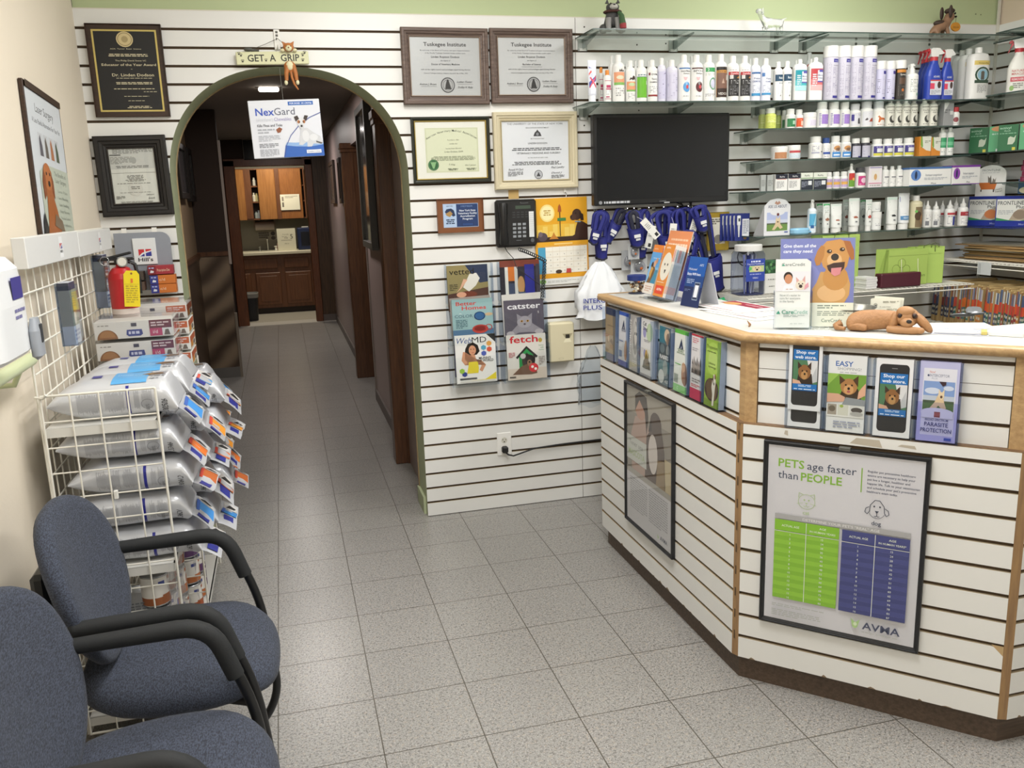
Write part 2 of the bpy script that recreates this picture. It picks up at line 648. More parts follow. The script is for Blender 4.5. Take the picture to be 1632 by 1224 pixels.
# a worn wooden edge bead round the far side and the hall face of the wall
far = [(x, WT - .004, z) for x, z in prof]
mb.tube(far, .006, mat('#a08a66', .6, var=.3, vscale=30), 6)
for k in range(len(prof) - 1):
 (xa, za), (xb, zb) = prof[k], prof[k + 1]
 if abs(xa - xb) < 1e-6:
  continue
 mb.add([(xa, WT, za), (xb, WT, zb), (xb, WT, 2.6), (xa, WT, 2.6)], [(0, 1, 2, 3)], '#6b5f50')
mb.box((XL, WT - .002, 0), (AX - AA, WT, 2.6), '#6b5f50')
mb.box((AX + AA, WT - .002, 0), (-.4, WT, 2.6), '#6b5f50')
mb.box((AX + AA - .012, .05, 0), (AX + AA, WT + .01, .09), mat('#b9c29f', .6))
struct(mb.build('trim_1'))
# ---- side walls of the reception room
PLAST = mat('#e3d8c6', .75, bump=.15, bscale=90, var=.02, vscale=4)
mb = MB()
mb.box((XL - .05, -6.2, 0), (XL, 0, 3.0), PLAST)
struct(mb.build('wall_left'))
mb = MB()
T = lambda x, d, z: (XR + d, -x, z)
slats(mb, T, 0, 6.2, 0.004, WH, GZ)
mb.box((XR + .009, -6.2, WH), (XR + .02, 0, 3.0), mat('#d9c8b4', .7))
mb.box((XR - .012, -.012, 0), (XR, 0, 2.9), mat('#d5d2c8', .5))
struct(mb.build('wall_right'))
mb = MB()
mb.box((XL, -6.25, 0), (XR, -6.2, 3.0), mat('#d8d2c4', .8))
struct(mb.build('wall_front'))
mb = MB()
mb.box((XL - .1, -6.25, 2.95), (XR + .1, .1, 3.0), mat('#e6e4de', .9))
struct(mb.build('ceiling'))
# ---- hallway beyond the arch
HALLR = mat('#a08f8b', .42, var=.03)
TAN = mat('#8f7a60', .7, bump=.2, bscale=120, var=.08, vscale=9)
BRN = mat('#35271f', .8, bump=.4, bscale=60)
WAIN = wood('wainscot', '#3c2e23', '#5d4a39', 'Z', 7, .35)
mb = MB()
mb.box((-2.5, WT, 2.472), (-.4, 8.1, 2.5), mat('#7d756d', .8))
struct(mb.build('ceiling_hall'))
mb = MB()
mb.box((XL - .05, WT, 1.19), (XL, 4.36, 2.47), TAN)
mb.box((XL - .05, WT, 0), (XL + .008, 4.36, 1.15), WAIN)
mb.box((XL - .05, WT, 1.15), (XL + .025, 4.36, 1.19), DKW)
mb.box((XL - .05, 4.5, 0), (XL + .0, 8.1, 2.47), BRN)
struct(mb.build('wall_hall_left'))
# the projecting wall end: brown paper above, diagonal planks below, pale corner bead
m = bpy.data.materials.new('diagonal_planks')
m.use_nodes = True
nt = m.node_tree
L = nt.links.new
tc = nt.nodes.new('ShaderNodeTexCoord')
mp = nt.nodes.new('ShaderNodeMapping')
mp.inputs['Rotation'].default_value = (0, R(40), 0)
w = nt.nodes.new('ShaderNodeTexWave')
w.wave_type = 'BANDS'
w.bands_direction = 'Z'
w.inputs['Scale'].default_value = 1.6
w.inputs['Distortion'].default_value = 3
w.inputs['Detail'].default_value = 3
cr = nt.nodes.new('ShaderNodeValToRGB')
cr.color_ramp.elements[0].color = lin('#473729')
cr.color_ramp.elements[1].color = lin('#8a7761')
L(tc.outputs['Object'], mp.inputs['Vector'])
L(mp.outputs['Vector'], w.inputs['Vector'])
L(w.outputs['Fac'], cr.inputs['Fac'])
L(cr.outputs['Color'], nt.nodes['Principled BSDF'].inputs['Base Color'])
nt.nodes['Principled BSDF'].inputs['Roughness'].default_value = .5
DIAG = m
mb = MB()
mb.box((XL - .05, 4.36, 1.2), (-1.95, 4.5, 2.47), BRN)
mb.box((XL - .05, 4.36, .1), (-1.95, 4.5, 1.16), DIAG)
mb.box((XL - .05, 4.35, 1.16), (-1.935, 4.51, 1.2), DKW)
mb.box((XL - .05, 4.352, 0), (-1.945, 4.5, .1), mat('#6d6a66', .5))
mb.box((-1.95, 4.345, 1.08), (-1.928, 4.38, 2.2), mat('#a99c92', .5))
mb.box((-1.95, 4.345, 0), (-1.928, 4.38, .62), mat('#857a6c', .5))
struct(mb.build('wall_hall_stub'))
mb = MB()
mb.box((-.8, WT, 0), (-.7, .97, 2.47), HALLR)
mb.box((-.8, 1.12, 0), (-.7, 2.85, 2.47), HALLR)
mb.box((-.8, 3.82, 0), (-.7, 8.1, 2.47), HALLR)
mb.box((-.8, 2.85, 2.1), (-.7, 3.82, 2.47), HALLR)
mb.box((-.8, .97, 2.1), (-.7, 1.12, 2.47), HALLR)
mb.box((-.5, 2.6, 0), (-.45, 4.0, 2.47), mat('#241913', .8))
mb.box((-.815, 1.12, 0), (-.7, 2.85, .09), mat('#6b625e', .5))
mb.box((-.815, 3.95, 0), (-.7, 8.1, .09), mat('#6b625e', .5))
struct(mb.build('wall_hall_right'))
def casing(name, lo, hi, ridge):
 mb = MB()
 mb.box(lo, hi, DKW, .004)
 x0, x1 = lo[0], hi[0]
 mb.box((x0 - .015, lo[1] - .02, hi[2]), (x1, hi[1] + .02, hi[2] + .05), DKW, .006)
 mb.box((x0 - .008, lo[1] - .012, hi[2] - .03), (x1, hi[1] + .012, hi[2]), DKW, .004)
 for q in ridge:
  mb.box((x0 + (x1 - x0) * q, lo[1] - .006, 0), (x0 + (x1 - x0) * q + .012, lo[1], hi[2] - .03), DKW)
 return struct(mb.build(name))
casing('door_1', (-.887, .97, 0), (-.71, 1.10, 2.07), (.42, .75))
casing('door_2', (-.883, 3.80, 0), (-.71, 3.93, 2.07), (.5,))
mb = MB()
mb.box((-.812, 2.83, 0), (-.7, 2.86, 2.1), mat('#9a8f88', .5))
struct(mb.build('trim_2'))
# end wall with the kitchenette doorway
mb = MB()
PAN = wood('hall_panelling', '#3b2a1c', '#5a432e', 'Z', 6, .45)
mb.box((XL, 8.1, 0), (-1.98, 8.2, 2.47), BRN)
mb.box((-1.08, 8.1, 0), (-.7, 8.2, 2.47), PAN)
mb.box((-1.98, 8.1, 2.12), (-1.08, 8.2, 2.47), BRN)
mb.box((-1.0, 8.09, 0), (-.8, 8.1, .09), mat('#6b625e', .5))
struct(mb.build('wall_hall_end'))
RDW = wood('red_oak_casing', '#56301b', '#7a4728', 'Z', 8, .35)
mb = MB()
mb.box((-2.12, 8.06, 0), (-1.98, 8.22, 2.2), RDW, .006)
mb.box((-1.08, 8.06, 0), (-.985, 8.22, 2.2), RDW, .006)
mb.box((-2.12, 8.06, 2.12), (-.985, 8.22, 2.22), RDW, .006)
struct(mb.build('door_3'))
mb = MB()
mb.box((-3.0, 9.951, 0), (.1, 10.0, 2.6), mat('#8f8b7c', .6))
mb.box((-3.0, 8.2, 0), (-2.95, 10.0, 2.6), mat('#8f8b7c', .6))
mb.box((.05, 8.2, 0), (.1, 10.0, 2.6), mat('#8f8b7c', .6))
struct(mb.build('wall_kitchenette'))
mb = MB()
mb.box((-3.0, 8.2, 2.5), (.1, 10.0, 2.55), mat('#8f8b80', .8))
struct(mb.build('ceiling_kitchenette'))
# ---- lights
def ceil_light(x, y, z, w, l, e, label, name='ceiling_light', pow_=0, colr=(1, 1, .985)):
 t = thing(name, label, 'ceiling light', (x, y, z))
 mb = MB()
 mb.box((-w / 2, -l / 2, -.05), (w / 2, l / 2, 0), '#dcdcd8', .005)
 mb.build('housing', t)
 mb = MB()
 mb.box((-w / 2 + .02, -l / 2 + .02, -.056), (w / 2 - .02, l / 2 - .02, -.0505), glow('tube_glow_%d' % e, '#fff8ec', e))
 mb.build('diffuser', t)
 if pow_:
  ld = bpy.data.lights.new('lamp', 'AREA')
  ld.shape = 'RECTANGLE'
  ld.size, ld.size_y = w * .9, l * .9
  ld.energy = pow_
  ld.color = colr
  lo = bpy.data.objects.new('lamp', ld)
  C.objects.link(lo)
  lo.location = (0, 0, -.06)
  lo.parent = t
 return t
ceil_light(-.9, -1.35, 2.95, .6, 1.2, 3, 'white fluorescent troffer over the tiled walkway near the arch', pow_=23)
ceil_light(1.1, -1.0, 2.95, .6, 1.2, 3, 'white fluorescent troffer over the reception counter', pow_=14)
ceil_light(-.9, -2.8, 2.95, .6, 1.2, 3, 'white fluorescent troffer over the waiting chairs', pow_=36)
ceil_light(1.1, -2.35, 2.95, .6, 1.2, 3, 'white fluorescent troffer over the entrance side of the counter', pow_=36)
ceil_light(-1.5, -5.4, 2.95, .6, 1.2, 3, 'white fluorescent troffer nearest the shop front', pow_=30)
t = thing('hall_lamp', 'small lit fluorescent tube on the dark hallway ceiling', 'ceiling light', (-1.455, 2.84, 2.472))
mb = MB()
mb.at(rx=PI / 2).box((-.1, -.0, -.03), (.1, .02, .03), '#8b857c')
mb.at().build('lamp_base', t)
mb = MB()
mb.box((-.075, -.035, -.03), (.075, .035, -.0005), glow('hall_tube', '#fff4e4', 9), .01)
mb.build('tube', t)
for yy in (2.84, 6.2):  # one below the hall tube, one bare light farther on with no fixture
 ld = bpy.data.lights.new('hall_light', 'AREA')
 ld.energy = 16
 ld.size = .25
 ld.color = (1, .93, .88)
 lo = bpy.data.objects.new('hall_light', ld)
 C.objects.link(lo)
 lo.location = (-1.455, yy, 2.43)
ld = bpy.data.lights.new('kitchen_lamp', 'AREA')
ld.energy = 26
ld.size = .5
ld.color = (1, .9, .72)
lo = bpy.data.objects.new('kitchen_lamp', ld)
C.objects.link(lo)
lo.location = (-1.5, 8.85, 2.48)
w = bpy.data.worlds.new('world')
bpy.context.scene.world = w
w.use_nodes = True
w.node_tree.nodes['Background'].inputs['Color'].default_value = (.9, .93, 1, 1)
w.node_tree.nodes['Background'].inputs['Strength'].default_value = .02
vs_ = bpy.context.scene.view_settings
vs_.view_transform = 'Standard'
vs_.look = 'None'
vs_.gamma = 1
vs_.use_curve_mapping = False
vs_.exposure = 0.0
bpy.context.scene.cycles.max_bounces = 10
bpy.context.scene.cycles.transparent_max_bounces = 24
# ---- hallway pictures, sign and the things in the kitchenette
def pic_x(name, label, x, y0, y1, z0, z1, t, frame, inner, sgn):
 """picture on a wall of constant x; sgn = +1 when it faces +x"""
 o = thing(name, label, 'picture', (x, (y0 + y1) / 2, z0))
 h, w = z1 - z0, y1 - y0
 mb = MB()
 f = min(.05, w * .16)
 a, b_ = sorted((sgn * .002, sgn * t))
 for lo, hi in (((a, -w / 2, 0), (b_, -w / 2 + f, h)), ((a, w / 2 - f, 0), (b_, w / 2, h)), ((a, -w / 2 + f, 0), (b_, w / 2 - f, f)), ((a, -w / 2 + f, h - f), (b_, w / 2 - f, h))):
  mb.box(lo, hi, frame, .003)
 mb.build('frame', o)
 mb = MB()
 a, b_ = sorted((sgn * .002, sgn * t * .6))
 mb.box((a, -w / 2 + f, f), (b_, w / 2 - f, h - f), inner)
 mb.build('print', o)
 return o
pic_x('framed_picture', 'large grey framed glazed picture on the pale hall wall between the two door casings', -.8, 1.95, 2.65, 1.27, 2.28, .05, mat('#4b4a46', .35), mat('#3c3a38', .1), -1)
pic_x('framed_picture', 'small dark framed picture at the far end of the pale hall wall', -.8, 6.1, 6.9, 1.6, 2.09, .03, mat('#4a3f38', .4), mat('#5a524c', .2), -1)
pic_x('framed_picture', 'thin dark framed picture on the pale hall wall just past the second door casing', -.8, 5.0, 5.3, 1.6, 2.06, .03, mat('#3a302b', .4), mat('#4e4540', .2), -1)
pic_x('framed_picture', 'black framed picture on the tan wallpapered hall wall, nearer the arch', XL, 3.1, 3.75, 1.68, 2.12, .05, mat('#15110f', .4), mat('#4e4a4c', .15), 1)
pic_x('framed_picture', 'black framed picture on the tan wallpapered hall wall, beside the brown wall end', XL, 3.95, 4.3, 1.66, 2.12, .05, mat('#15110f', .4), mat('#332d2d', .15), 1)
o = thing('black_panel', 'black framed panel hung above the kitchenette doorway', 'sign', (-1.475, 8.1, 2.2))
mb = MB().box((-.375, -.04, 0), (.375, -.002, .265), mat('#7d776c', .4), .003)
mb.build('frame', o)
mb = MB().box((-.367, -.043, .01), (.367, -.0405, .256), mat('#0d0d0e', .15))
mb.build('face', o)
CAB = wood('honey_cabinet', '#8a5a2c', '#a8733d', 'Z', 5, .4)
CABD = wood('brown_cabinet', '#5a3721', '#74492c', 'Z', 5, .4)
o = thing('wall_cabinet', 'honey oak wall cabinet with one door ajar above the kitchenette sink', 'cabinet', (-1.55, 9.95, 1.4))
mb = MB()
x0, x1, D = -.6, .5, -.4
mb.box((x0, -.02, 0), (x1, -.002, .75), CABD)
mb.box((x0, D, 0), (x0 + .02, -.02, .75), CABD)
mb.box((x1 - .02, D, 0), (x1, -.02, .75), CABD)
for z in (0, .25, .48, .73):
 mb.box((x0 + .02, D, z), (x1 - .02, -.02, z + .02), CABD)
mb.box((-.38, D - .01, .02), (-.28, D, .75), CABD)
mb.box((.06, D - .01, 0), (.13, D, .75), CABD)
mb.build('body', o)
for nm, a, b_, mm in (('door', -.62, -.38, CAB), ('door', -.185, .065, CAB), ('door', .13, .45, wood('grained_cabinet', '#7d4c25', '#9d6633', 'Z', 11, .4))):
 mb = MB().box((a, D - .035, .0), (b_, D - .0105, .735), mm, .006)
 mb.build(nm, o)
for i, (x, z, h, cc) in enumerate(((-.235, .5, .12, '#c9c6ba'), (-.255, .27, .13, '#cfcab8'), (-.215, .27, .12, '#c8c08e'), (-.245, .02, .1, '#97a09d'), (-.205, .02, .12, '#a9b0b5'))):
 mb = MB().lathe([(.022, 0), (.024, .004), (.024, h * .68), (.014, h * .76), (.014, h)], cc, 12)
 q = mb.build('medicine_bottle')
 q.location = (-1.55 + x, 9.95 - .33, 1.4 + z)
 tag(q, 'small pale bottle inside the half open honey cabinet, %s from the top' % ORD[i], 'bottle', 'bottles in the half open cabinet')
o = thing('notice_sheet', 'white printed sheet taped to the right honey cabinet door', 'notice', (-1.285, 9.5, 1.53))
mb = MB().box((-.14, -.004, 0), (.14, 0, .23), '#e6e3cf')
pg = Page(mb, (-.14, -.0042, 0), (1, 0, 0), (0, 0, 1), .28, .23)
pg.rect(.08, .58, .17, .85, '#8d857a').rect(.08, .2, .17, .5, '#6d675e').fine(.25, .75, .9, .92, 2, '#9b978a')
mb.build('sheet', o)
o = thing('base_cabinet', 'dark brown kitchenette base cabinet with two doors under the pale worktop', 'cabinet', (-1.55, 9.949, 0))
mb = MB()
mb.box((-.75, -.6, .09), (.7, 0, .885), CABD)
mb.box((-.75, -.54, 0), (.7, 0, .09), '#2a1d15')
mb.build('body', o)
for a, b_ in ((-.62, -.4), (-.33, .03), (.1, .48)):
 mb = MB().box((a, -.62, .14), (b_, -.6005, .62), CABD, .008)
 mb.box((a + .05, -.626, .19), (b_ - .05, -.6205, .57), CABD, .006)
 mb.build('door', o)
for a, b_ in ((-.6, .0), (.1, .46)):
 mb = MB().box((a, -.62, .68), (b_, -.6005, .83), CABD, .008)
 mb.build('drawer', o)
mb = MB().box((-2.35, 9.28, .8855), (-.8, 9.945, .93), mat('#cfc9b2', .4), .006)
tag(mb.build('worktop'), 'pale worktop across the kitchenette base cabinet', 'worktop')
o = thing('tap', 'small chrome tap at the kitchenette sink', 'tap', (-1.67, 9.72, .93))
mb = MB().tube([(0, 0, 0), (0, 0, .16), (0, -.02, .19), (0, -.08, .2), (0, -.11, .17)], .013, STEEL)
mb.build('spout', o)
mb = MB().lathe([(.02, 0), (.018, .05), (.024, .055), (.024, .07)], STEEL, 10, o=(-.12, 0, 0)).lathe([(.02, 0), (.018, .05), (.03, .055), (.03, .065)], mat('#e9e6da', .3), 10, o=(.12, 0, 0))
mb.build('handle', o)
o = thing('soap_dispenser', 'clear pump soap bottle beside the kitchenette sink', 'soap', (-1.5, 9.72, .93))
MB().lathe([(.035, 0), (.038, .01), (.038, .09), (.015, .12)], mat('#8d7262', .3), 12).build('bottle', o)
MB().lathe([(.014, .12), (.014, .14), (.005, .141), (.005, .18)], mat('#a59f94', .4), 8).tube([(0, 0, .18), (-.04, 0, .178)], .006, mat('#a59f94', .4)).build('pump', o)
o = thing('paper_towel_roll', 'white paper towel roll under the honey wall cabinet', 'paper towel', (-1.68, 9.84, 1.3))
MB().at((-.15, 0, 0), ry=PI / 2).lathe([(.02, 0), (.065, .0), (.065, .28), (.02, .28)], mat('#b7aaa0', .8), 18).at().build('roll', o)
MB().box((-.17, -.02, -.02), (-.152, .11, .09), '#8a7a6a').box((.135, -.02, -.02), (.153, .11, .09), '#8a7a6a').build('bracket', o)
o = thing('wall_notice', 'small faded notice on the wall behind the kitchenette tap', 'notice', (-1.67, 9.949, 1.08))
mb = MB().box((-.14, -.003, 0), (.14, 0, .14), '#9a9484')
pg = Page(mb, (-.14, -.0032, 0), (1, 0, 0), (0, 0, 1), .28, .14)
pg.fine(.05, .2, .6, .9, 3, '#4f4a40', fill=.8).ell(.82, .7, .12, .22, '#39352e').ell(.82, .22, .12, .2, '#4a453c')
mb.build('sheet', o)
o = thing('counter_sign', 'white counter sign with a big figure five on the kitchenette worktop', 'sign', (-1.385, 9.42, .93))
mb = MB().box((-.135, -.006, 0), (.135, 0, .33), '#d9d6c0')
pg = Page(mb, (-.135, -.0062, 0), (1, 0, 0), (0, 0, 1), .27, .33)
pg.txt('It can take', .47, .72, .045, '#6d685a').txt('less than', .4, .62, .045, '#6d685a').txt('FIVE', .48, .54, .06, '#3d382f').txt('5', .78, .54, .2, '#2d2a24').fine(.2, .45, .8, .5, 1, '#8d887a', 'c').txt('Ask us', .5, .3, .05, '#57523f')
mb.build('sheet', o)
MB().box((-.1, .0005, .0), (.1, .08, .01), '#d9d6c0').build('foot', o)
o = thing('water_dispenser', 'dark blue box appliance on the kitchenette worktop', 'appliance', (-1.1, 9.6, .93))
MB().box((-.12, -.15, 0), (.13, .15, .33), mat('#1c2748', .35), .012).build('case', o)
MB().box((-.07, -.156, .06), (.08, -.1505, .27), mat('#10131d', .3), .006).build('recess', o)
MB().box((-.05, -.1, .331), (.05, .05, .345), mat('#c9c9c2', .4), .004).build('lid', o)
o = thing('trash_bin', 'black waste bin with a pale liner by the kitchenette doorway', 'bin', (-1.95, 8.7, 0))
MB().rsec([(.075, .11, 0), (.095, .14, .36)], mat('#15161b', .4), 24, 6).build('body', o)
MB().rsec([(.1, .145, .33), (.102, .148, .39), (.095, .14, .395), (.085, .13, .36)], mat('#8b8a84', .5), 24, 6, cap=False).build('liner', o)
# ============================================================ BACK WALL ITEMS
UX, UZ = (1, 0, 0), (0, 0, 1)
def frame_bars(mb, w, h, f, y0, y1, m, bev=.004):
 """four mitred-looking sides, origin lower left, between depths y0 (front) and y1 (back)"""
 d = y0 - y1
 prof = [(0, y1), (0, y1 + d * .85), (f * .12, y0), (f * .38, y0), (f * .45, y1 + d * .84), (f * .68, y1 + d * .78), (f * .75, y1 + d * .62), (f * .93, y1 + d * .55), (f, y1 + d * .42), (f, y1)]
 loop = [[(q, y, q), (w - q, y, q), (w - q, y, h - q), (q, y, h - q)] for q, y in prof]
 mb.sheet(loop, m, False, True)
 mb.add([(0, y1, 0), (w, y1, 0), (w, y1, h), (0, y1, h), (f, y1, f), (w - f, y1, f), (w - f, y1, h - f), (f, y1, h - f)], [(0, 4, 5, 1), (1, 5, 6, 2), (2, 6, 7, 3), (3, 7, 4, 0)], m)
def framed(name, label, cat, X0, X1, Z0, Z1, f, t, fm, paper, draw, lip=None, glass=True, tilt=0, mat_=None):
 o = thing(name, label, cat, (X0, -.001, Z0))
 o.rotation_euler = (0, tilt, 0)
 w, h = X1 - X0, Z1 - Z0
 mb = MB()
 frame_bars(mb, w, h, f, -t, 0, fm)
 mb.build('frame', o)
 if lip:
  mb = MB()
  a = f * .97
  mb.at((a, 0, a))
  frame_bars(mb, w - 2 * a, h - 2 * a, .006, -t * .75, -.002, lip, .001)
  mb.at().build('inner_lip', o)
 mb = MB()
 y = -t * .45
 mb.box((f - .002, y, f - .002), (w - f + .002, 0, h - f + .002), paper)
 draw(Page(mb, (f, y - .0002, f), UX, UZ, w - 2 * f, h - 2 * f))
 mb.build('print', o)
 if glass:
  mb = MB().add([(f, y - .004, f), (w - f, y - .004, f), (w - f, y - .004, h - f), (f, y - .004, h - f)], [(0, 1, 2, 3)], PANE)
  mb.build('glazing', o)
 return o
GOLD = mat('#b9a25a', .3, .7)
CRM = '#d9cfae'
def d_plaque(p):
 p.rect(.06, .05, .94, .95, '#cbb766')
 p.rect(.085, .068, .915, .932, '#121214')
 p.ell(.5, .845, .115, .085, '#cdbb8c').ring(.5, .845, .098, .072, .1, '#8c7d55').ell(.5, .845, .045, .035, '#a8966a')
 p.txt('AOK  Turner  Ratio  Science', .5, .735, .012, CRM, w=.42)
 p.fine(.2, .655, .85, .69, 2, CRM, 'c')
 p.txt('The Philip David Stone VC', .55, .605, .016, CRM, w=.42)
 p.txt('Educator of the Year Award', .52, .555, .026, CRM, w=.74, bold=.012)
 p.txt('to', .55, .515, .012, CRM)
 p.txt('Dr. Linden Dodson', .56, .44, .032, CRM, w=.57, bold=.012)
 p.fine(.32, .415, .82, .425, 1, CRM, 'c')
 p.fine(.25, .35, .88, .38, 2, CRM, 'c').fine(.27, .295, .84, .31, 1, CRM, 'c').fine(.68, .265, .86, .275, 1, CRM)
 p.fine(.4, .215, .75, .225, 1, CRM, 'c').fine(.45, .165, .68, .175, 1, CRM, 'c').fine(.42, .085, .78, .115, 2, CRM, 'c')
o = framed('award_plaque', 'dark wood award plaque with a gold bordered black plate, above the wide black frame', 'plaque', -2.184, -1.882, 1.998, 2.378, .004, .022, WAL, WAL, d_plaque, glass=False)
def d_lic(p):
 p.rect(.0, .63, 1, 1, '#c6c9c4')
 p.fine(.1, .9, .95, .985, 4, '#6d6d69', seed=3).rect(.03, .87, .27, .888, '#33332f')
 p.fine(.03, .72, .5, .85, 6, '#86867f', seed=4).ell(.53, .78, .06, .06, '#a7aaa6').fine(.05, .645, .95, .69, 2, '#6d6d69', 'c')
 p.rect(0, .555, 1, .562, '#9a9a94')
 p.fine(.3, .4, .75, .52, 6, '#75756f', 'c').ell(.5, .27, .16, .13, '#cfd1c9').fine(.12, .36, .85, .38, 1, '#75756f')
 p.fine(.38, .26, .62, .32, 2, '#6f6f69', 'c').fine(.15, .2, .85, .215, 1, '#8a8a84', 'c')
 p.txt('Lamont', .8, .15, .03, '#57574f', shear=.4).txt('Smith', .82, .08, .035, '#33332f', shear=.4).fine(.06, .09, .25, .15, 3, '#75756f').fine(.05, .02, .95, .05, 2, '#8a8a84', 'c')
framed('framed_certificate', 'license in a wide stepped black frame, below the dark award plaque', 'certificate', -2.206, -1.912, 1.576, 1.919, .052, .03, mat('#15110f', .5), '#d7dad2', d_lic, mat('#2a2420', .3), tilt=R(-.6))
def d_tusk(kind):
 def f(p):
  k = '#2d2d2f'
  p.txt('Tuskegee Institute', .5, .84, .062, k, w=.6, bold=.03)
  p.txt('By authority of the Board of Trustees and upon recommendation', .5, .76, .02, k, w=.7).txt('of the Faculty Tuskegee Institute hereby confers upon', .5, .715, .02, k, w=.57)
  p.txt('Linden Royston Dodson', .5, .645, .034, k, w=.4, bold=.02)
  p.txt('the degree of', .5, .59, .022, k)
  if kind:
   p.txt('Bachelor of Science', .5, .52, .03, k, w=.27, bold=.02).txt('in Animal and Poultry Science (Honor)', .5, .485, .016, k, w=.3)
  else:
   p.txt('Doctor of Veterinary Medicine', .5, .525, .03, k, w=.4, bold=.02)
  p.txt('with all the rights honors and privileges appertaining thereto', .5, .44, .022, k, w=.7)
  p.txt('Given at Tuskegee Institute, Alabama, this tenth day of May, 1976', .5, .38, .018, k, w=.62)
  p.ell(.52, .19, .1, .13, '#3d3d40').ell(.52, .19, .088, .113, '#a6a8a9').ring(.52, .19, .07, .09, .06, k).pg([(.48, .12), (.57, .12), (.55, .2), (.535, .26), (.505, .26), (.49, .2)], '#2d2d2f').ell(.52, .265, .014, .02, k)
  p.txt('Andrew J. Brown', .24, .19, .032, k, w=.24, shear=.4).rect(.14, .165, .36, .168, k)
  p.txt('Luther Foster', .76, .23, .032, k, w=.22, shear=.4).txt('Dudley H. Ruby', .77, .14, .032, k, w=.22, shear=.4).rect(.66, .205, .88, .208, k)
 return f
SILV = mat('#b9bcbd', .42, .25)
framed('framed_diploma', 'silver doctoral diploma in a weathered grey brown wood frame, hung next to the arch', 'diploma', -.853, -.443, 2.041, 2.381, .037, .028, GRW, SILV, d_tusk(0), mat('#8d7a6b', .4), tilt=R(.3))
framed('framed_diploma', 'silver bachelor diploma in a weathered grey brown wood frame, hung nearest the glass shelves', 'diploma', -.432, -.022, 2.043, 2.382, .037, .028, GRW, mat('#c6c9ca', .42, .2), d_tusk(1), mat('#8d7a6b', .4))
def d_avma(p):
 p.rect(.14, .12, .88, .88, '#ccd1b2').rect(.16, .14, .86, .86, '#d6dbbf')
 k = '#5d6650'
 p.arc('American Veterinary Medical Association', .51, .02, .62, .035, '#3e4a38', 123, 57, .01)
 p.txt('Founded in 1863', .53, .665, .018, k, w=.16).txt('certifies that', .53, .6, .02, k).txt('having been Elected', .53, .52, .018, k, w=.22).txt('Linden Dodson, DVM', .53, .46, .026, k, w=.26)
 p.fine(.18, .32, .86, .4, 4, '#8a9277', 'c')
 p.ell(.24, .25, .075, .095, '#1f5b33').ring(.24, .25, .066, .083, .08, '#5d9a62').pg([(.2, .3), (.28, .3), (.25, .19), (.23, .19)], '#86b57e')
 p.txt('T. King', .5, .24, .028, k, shear=.4).txt('Wm F. Jackson', .76, .225, .024, k, w=.15, shear=.4).fine(.42, .15, .6, .19, 2, k, 'c').fine(.68, .15, .86, .19, 2, k, 'c')
framed('framed_certificate', 'pale green certificate with a green seal in a black and gold frame, beside the arch', 'certificate', -.827, -.448, 1.681, 1.983, .016, .02, mat('#202318', .35), '#e5e6dd', d_avma, GOLD)
def d_ny(p):
 k = '#3a3c40'
 p.txt('THE UNIVERSITY OF THE STATE OF NEW YORK', .5, .93, .03, k, w=.82).txt('EDUCATION DEPARTMENT', .53, .87, .02, k, w=.34, bold=.01)
 p.pg([(.47, .74), (.59, .74), (.57, .8), (.55, .82), (.53, .85), (.51, .82), (.49, .8)], k).ell(.53, .775, .02, .025, '#8a8d92')
 p.txt('BE IT KNOWN THAT', .53, .69, .018, k, w=.2).txt('LINDEN DODSON', .53, .61, .028, k, w=.28)
 p.fine(.08, .5, .95, .555, 2, k, 'c').txt('VETERINARY MEDICINE AND SURGERY', .54, .445, .03, k, w=.65)
 p.txt('IN THE STATE OF NEW YORK', .53, .375, .016, k, w=.3).fine(.1, .26, .92, .325, 3, k, 'c')
 p.txt('Ronald M Clark', .2, .175, .035, k, w=.22, shear=.4).fine(.08, .08, .3, .16, 4, '#6d6f74')
 p.ring(.53, .1, .06, .075, .12, k).ell(.53, .1, .045, .056, '#b9bcc2').pg([(.5, .07), (.56, .07), (.53, .14)], k)
 p.txt('Paul Landry', .82, .2, .035, k, w=.2, shear=.4).txt('David J.', .8, .11, .028, k, w=.16, shear=.4).fine(.72, .03, .92, .09, 3, '#6d6f74')
CRMF = mat('#c9bfa2', .5, bump=.5, bscale=45)
framed('framed_certificate', 'white state certificate in a wide cream carved frame, next to the glass shelves', 'certificate', -.431, -.006, 1.639, 2.003, .04, .03, CRMF, '#dfe3e8', d_ny, mat('#b9ad8c', .5))
def d_accr(p):
 p.rect(.12, .14, .9, .86, '#9bb2cf')
 p.rect(.13, .155, .41, .845, '#a9bfdc').rect(.415, .155, .89, .845, '#1c3666')
 p.pg([(.16, .62), (.2, .7), (.3, .72), (.36, .66), (.39, .5), (.34, .47), (.28, .55), (.2, .53)], '#1d2f52').pg([(.17, .56), (.28, .64), (.33, .56), (.27, .46), (.2, .5)], '#a3834f')
 p.txt('NEW YORK', .27, .77, .04, '#1d2f52', w=.14).fine(.16, .24, .39, .4, 3, '#1d2f52', 'c', .6)
 p.txt('MEMBER', .65, .75, .05, '#6f89b5', w=.26)
 for i, t in enumerate(('New York State', 'Veterinary Facility', 'Accreditation', 'Program')):
  p.txt(t, .66, .62 - i * .085, .055, '#e6ecf5', w=(.36, .42, .33, .22)[i], bold=.02)
 p.rect(.53, .18, .79, .265, '#0f2145').rect(.54, .187, .78, .258, '#22427a')
framed('accreditation_plaque', 'small walnut plaque with a blue and silver plate, beside the wall telephone', 'plaque', -.723, -.494, 1.443, 1.606, .003, .02, mat('#7a4a2a', .4, var=.12, vscale=30), mat('#7a4a2a', .4, var=.12, vscale=30), d_accr, glass=False)
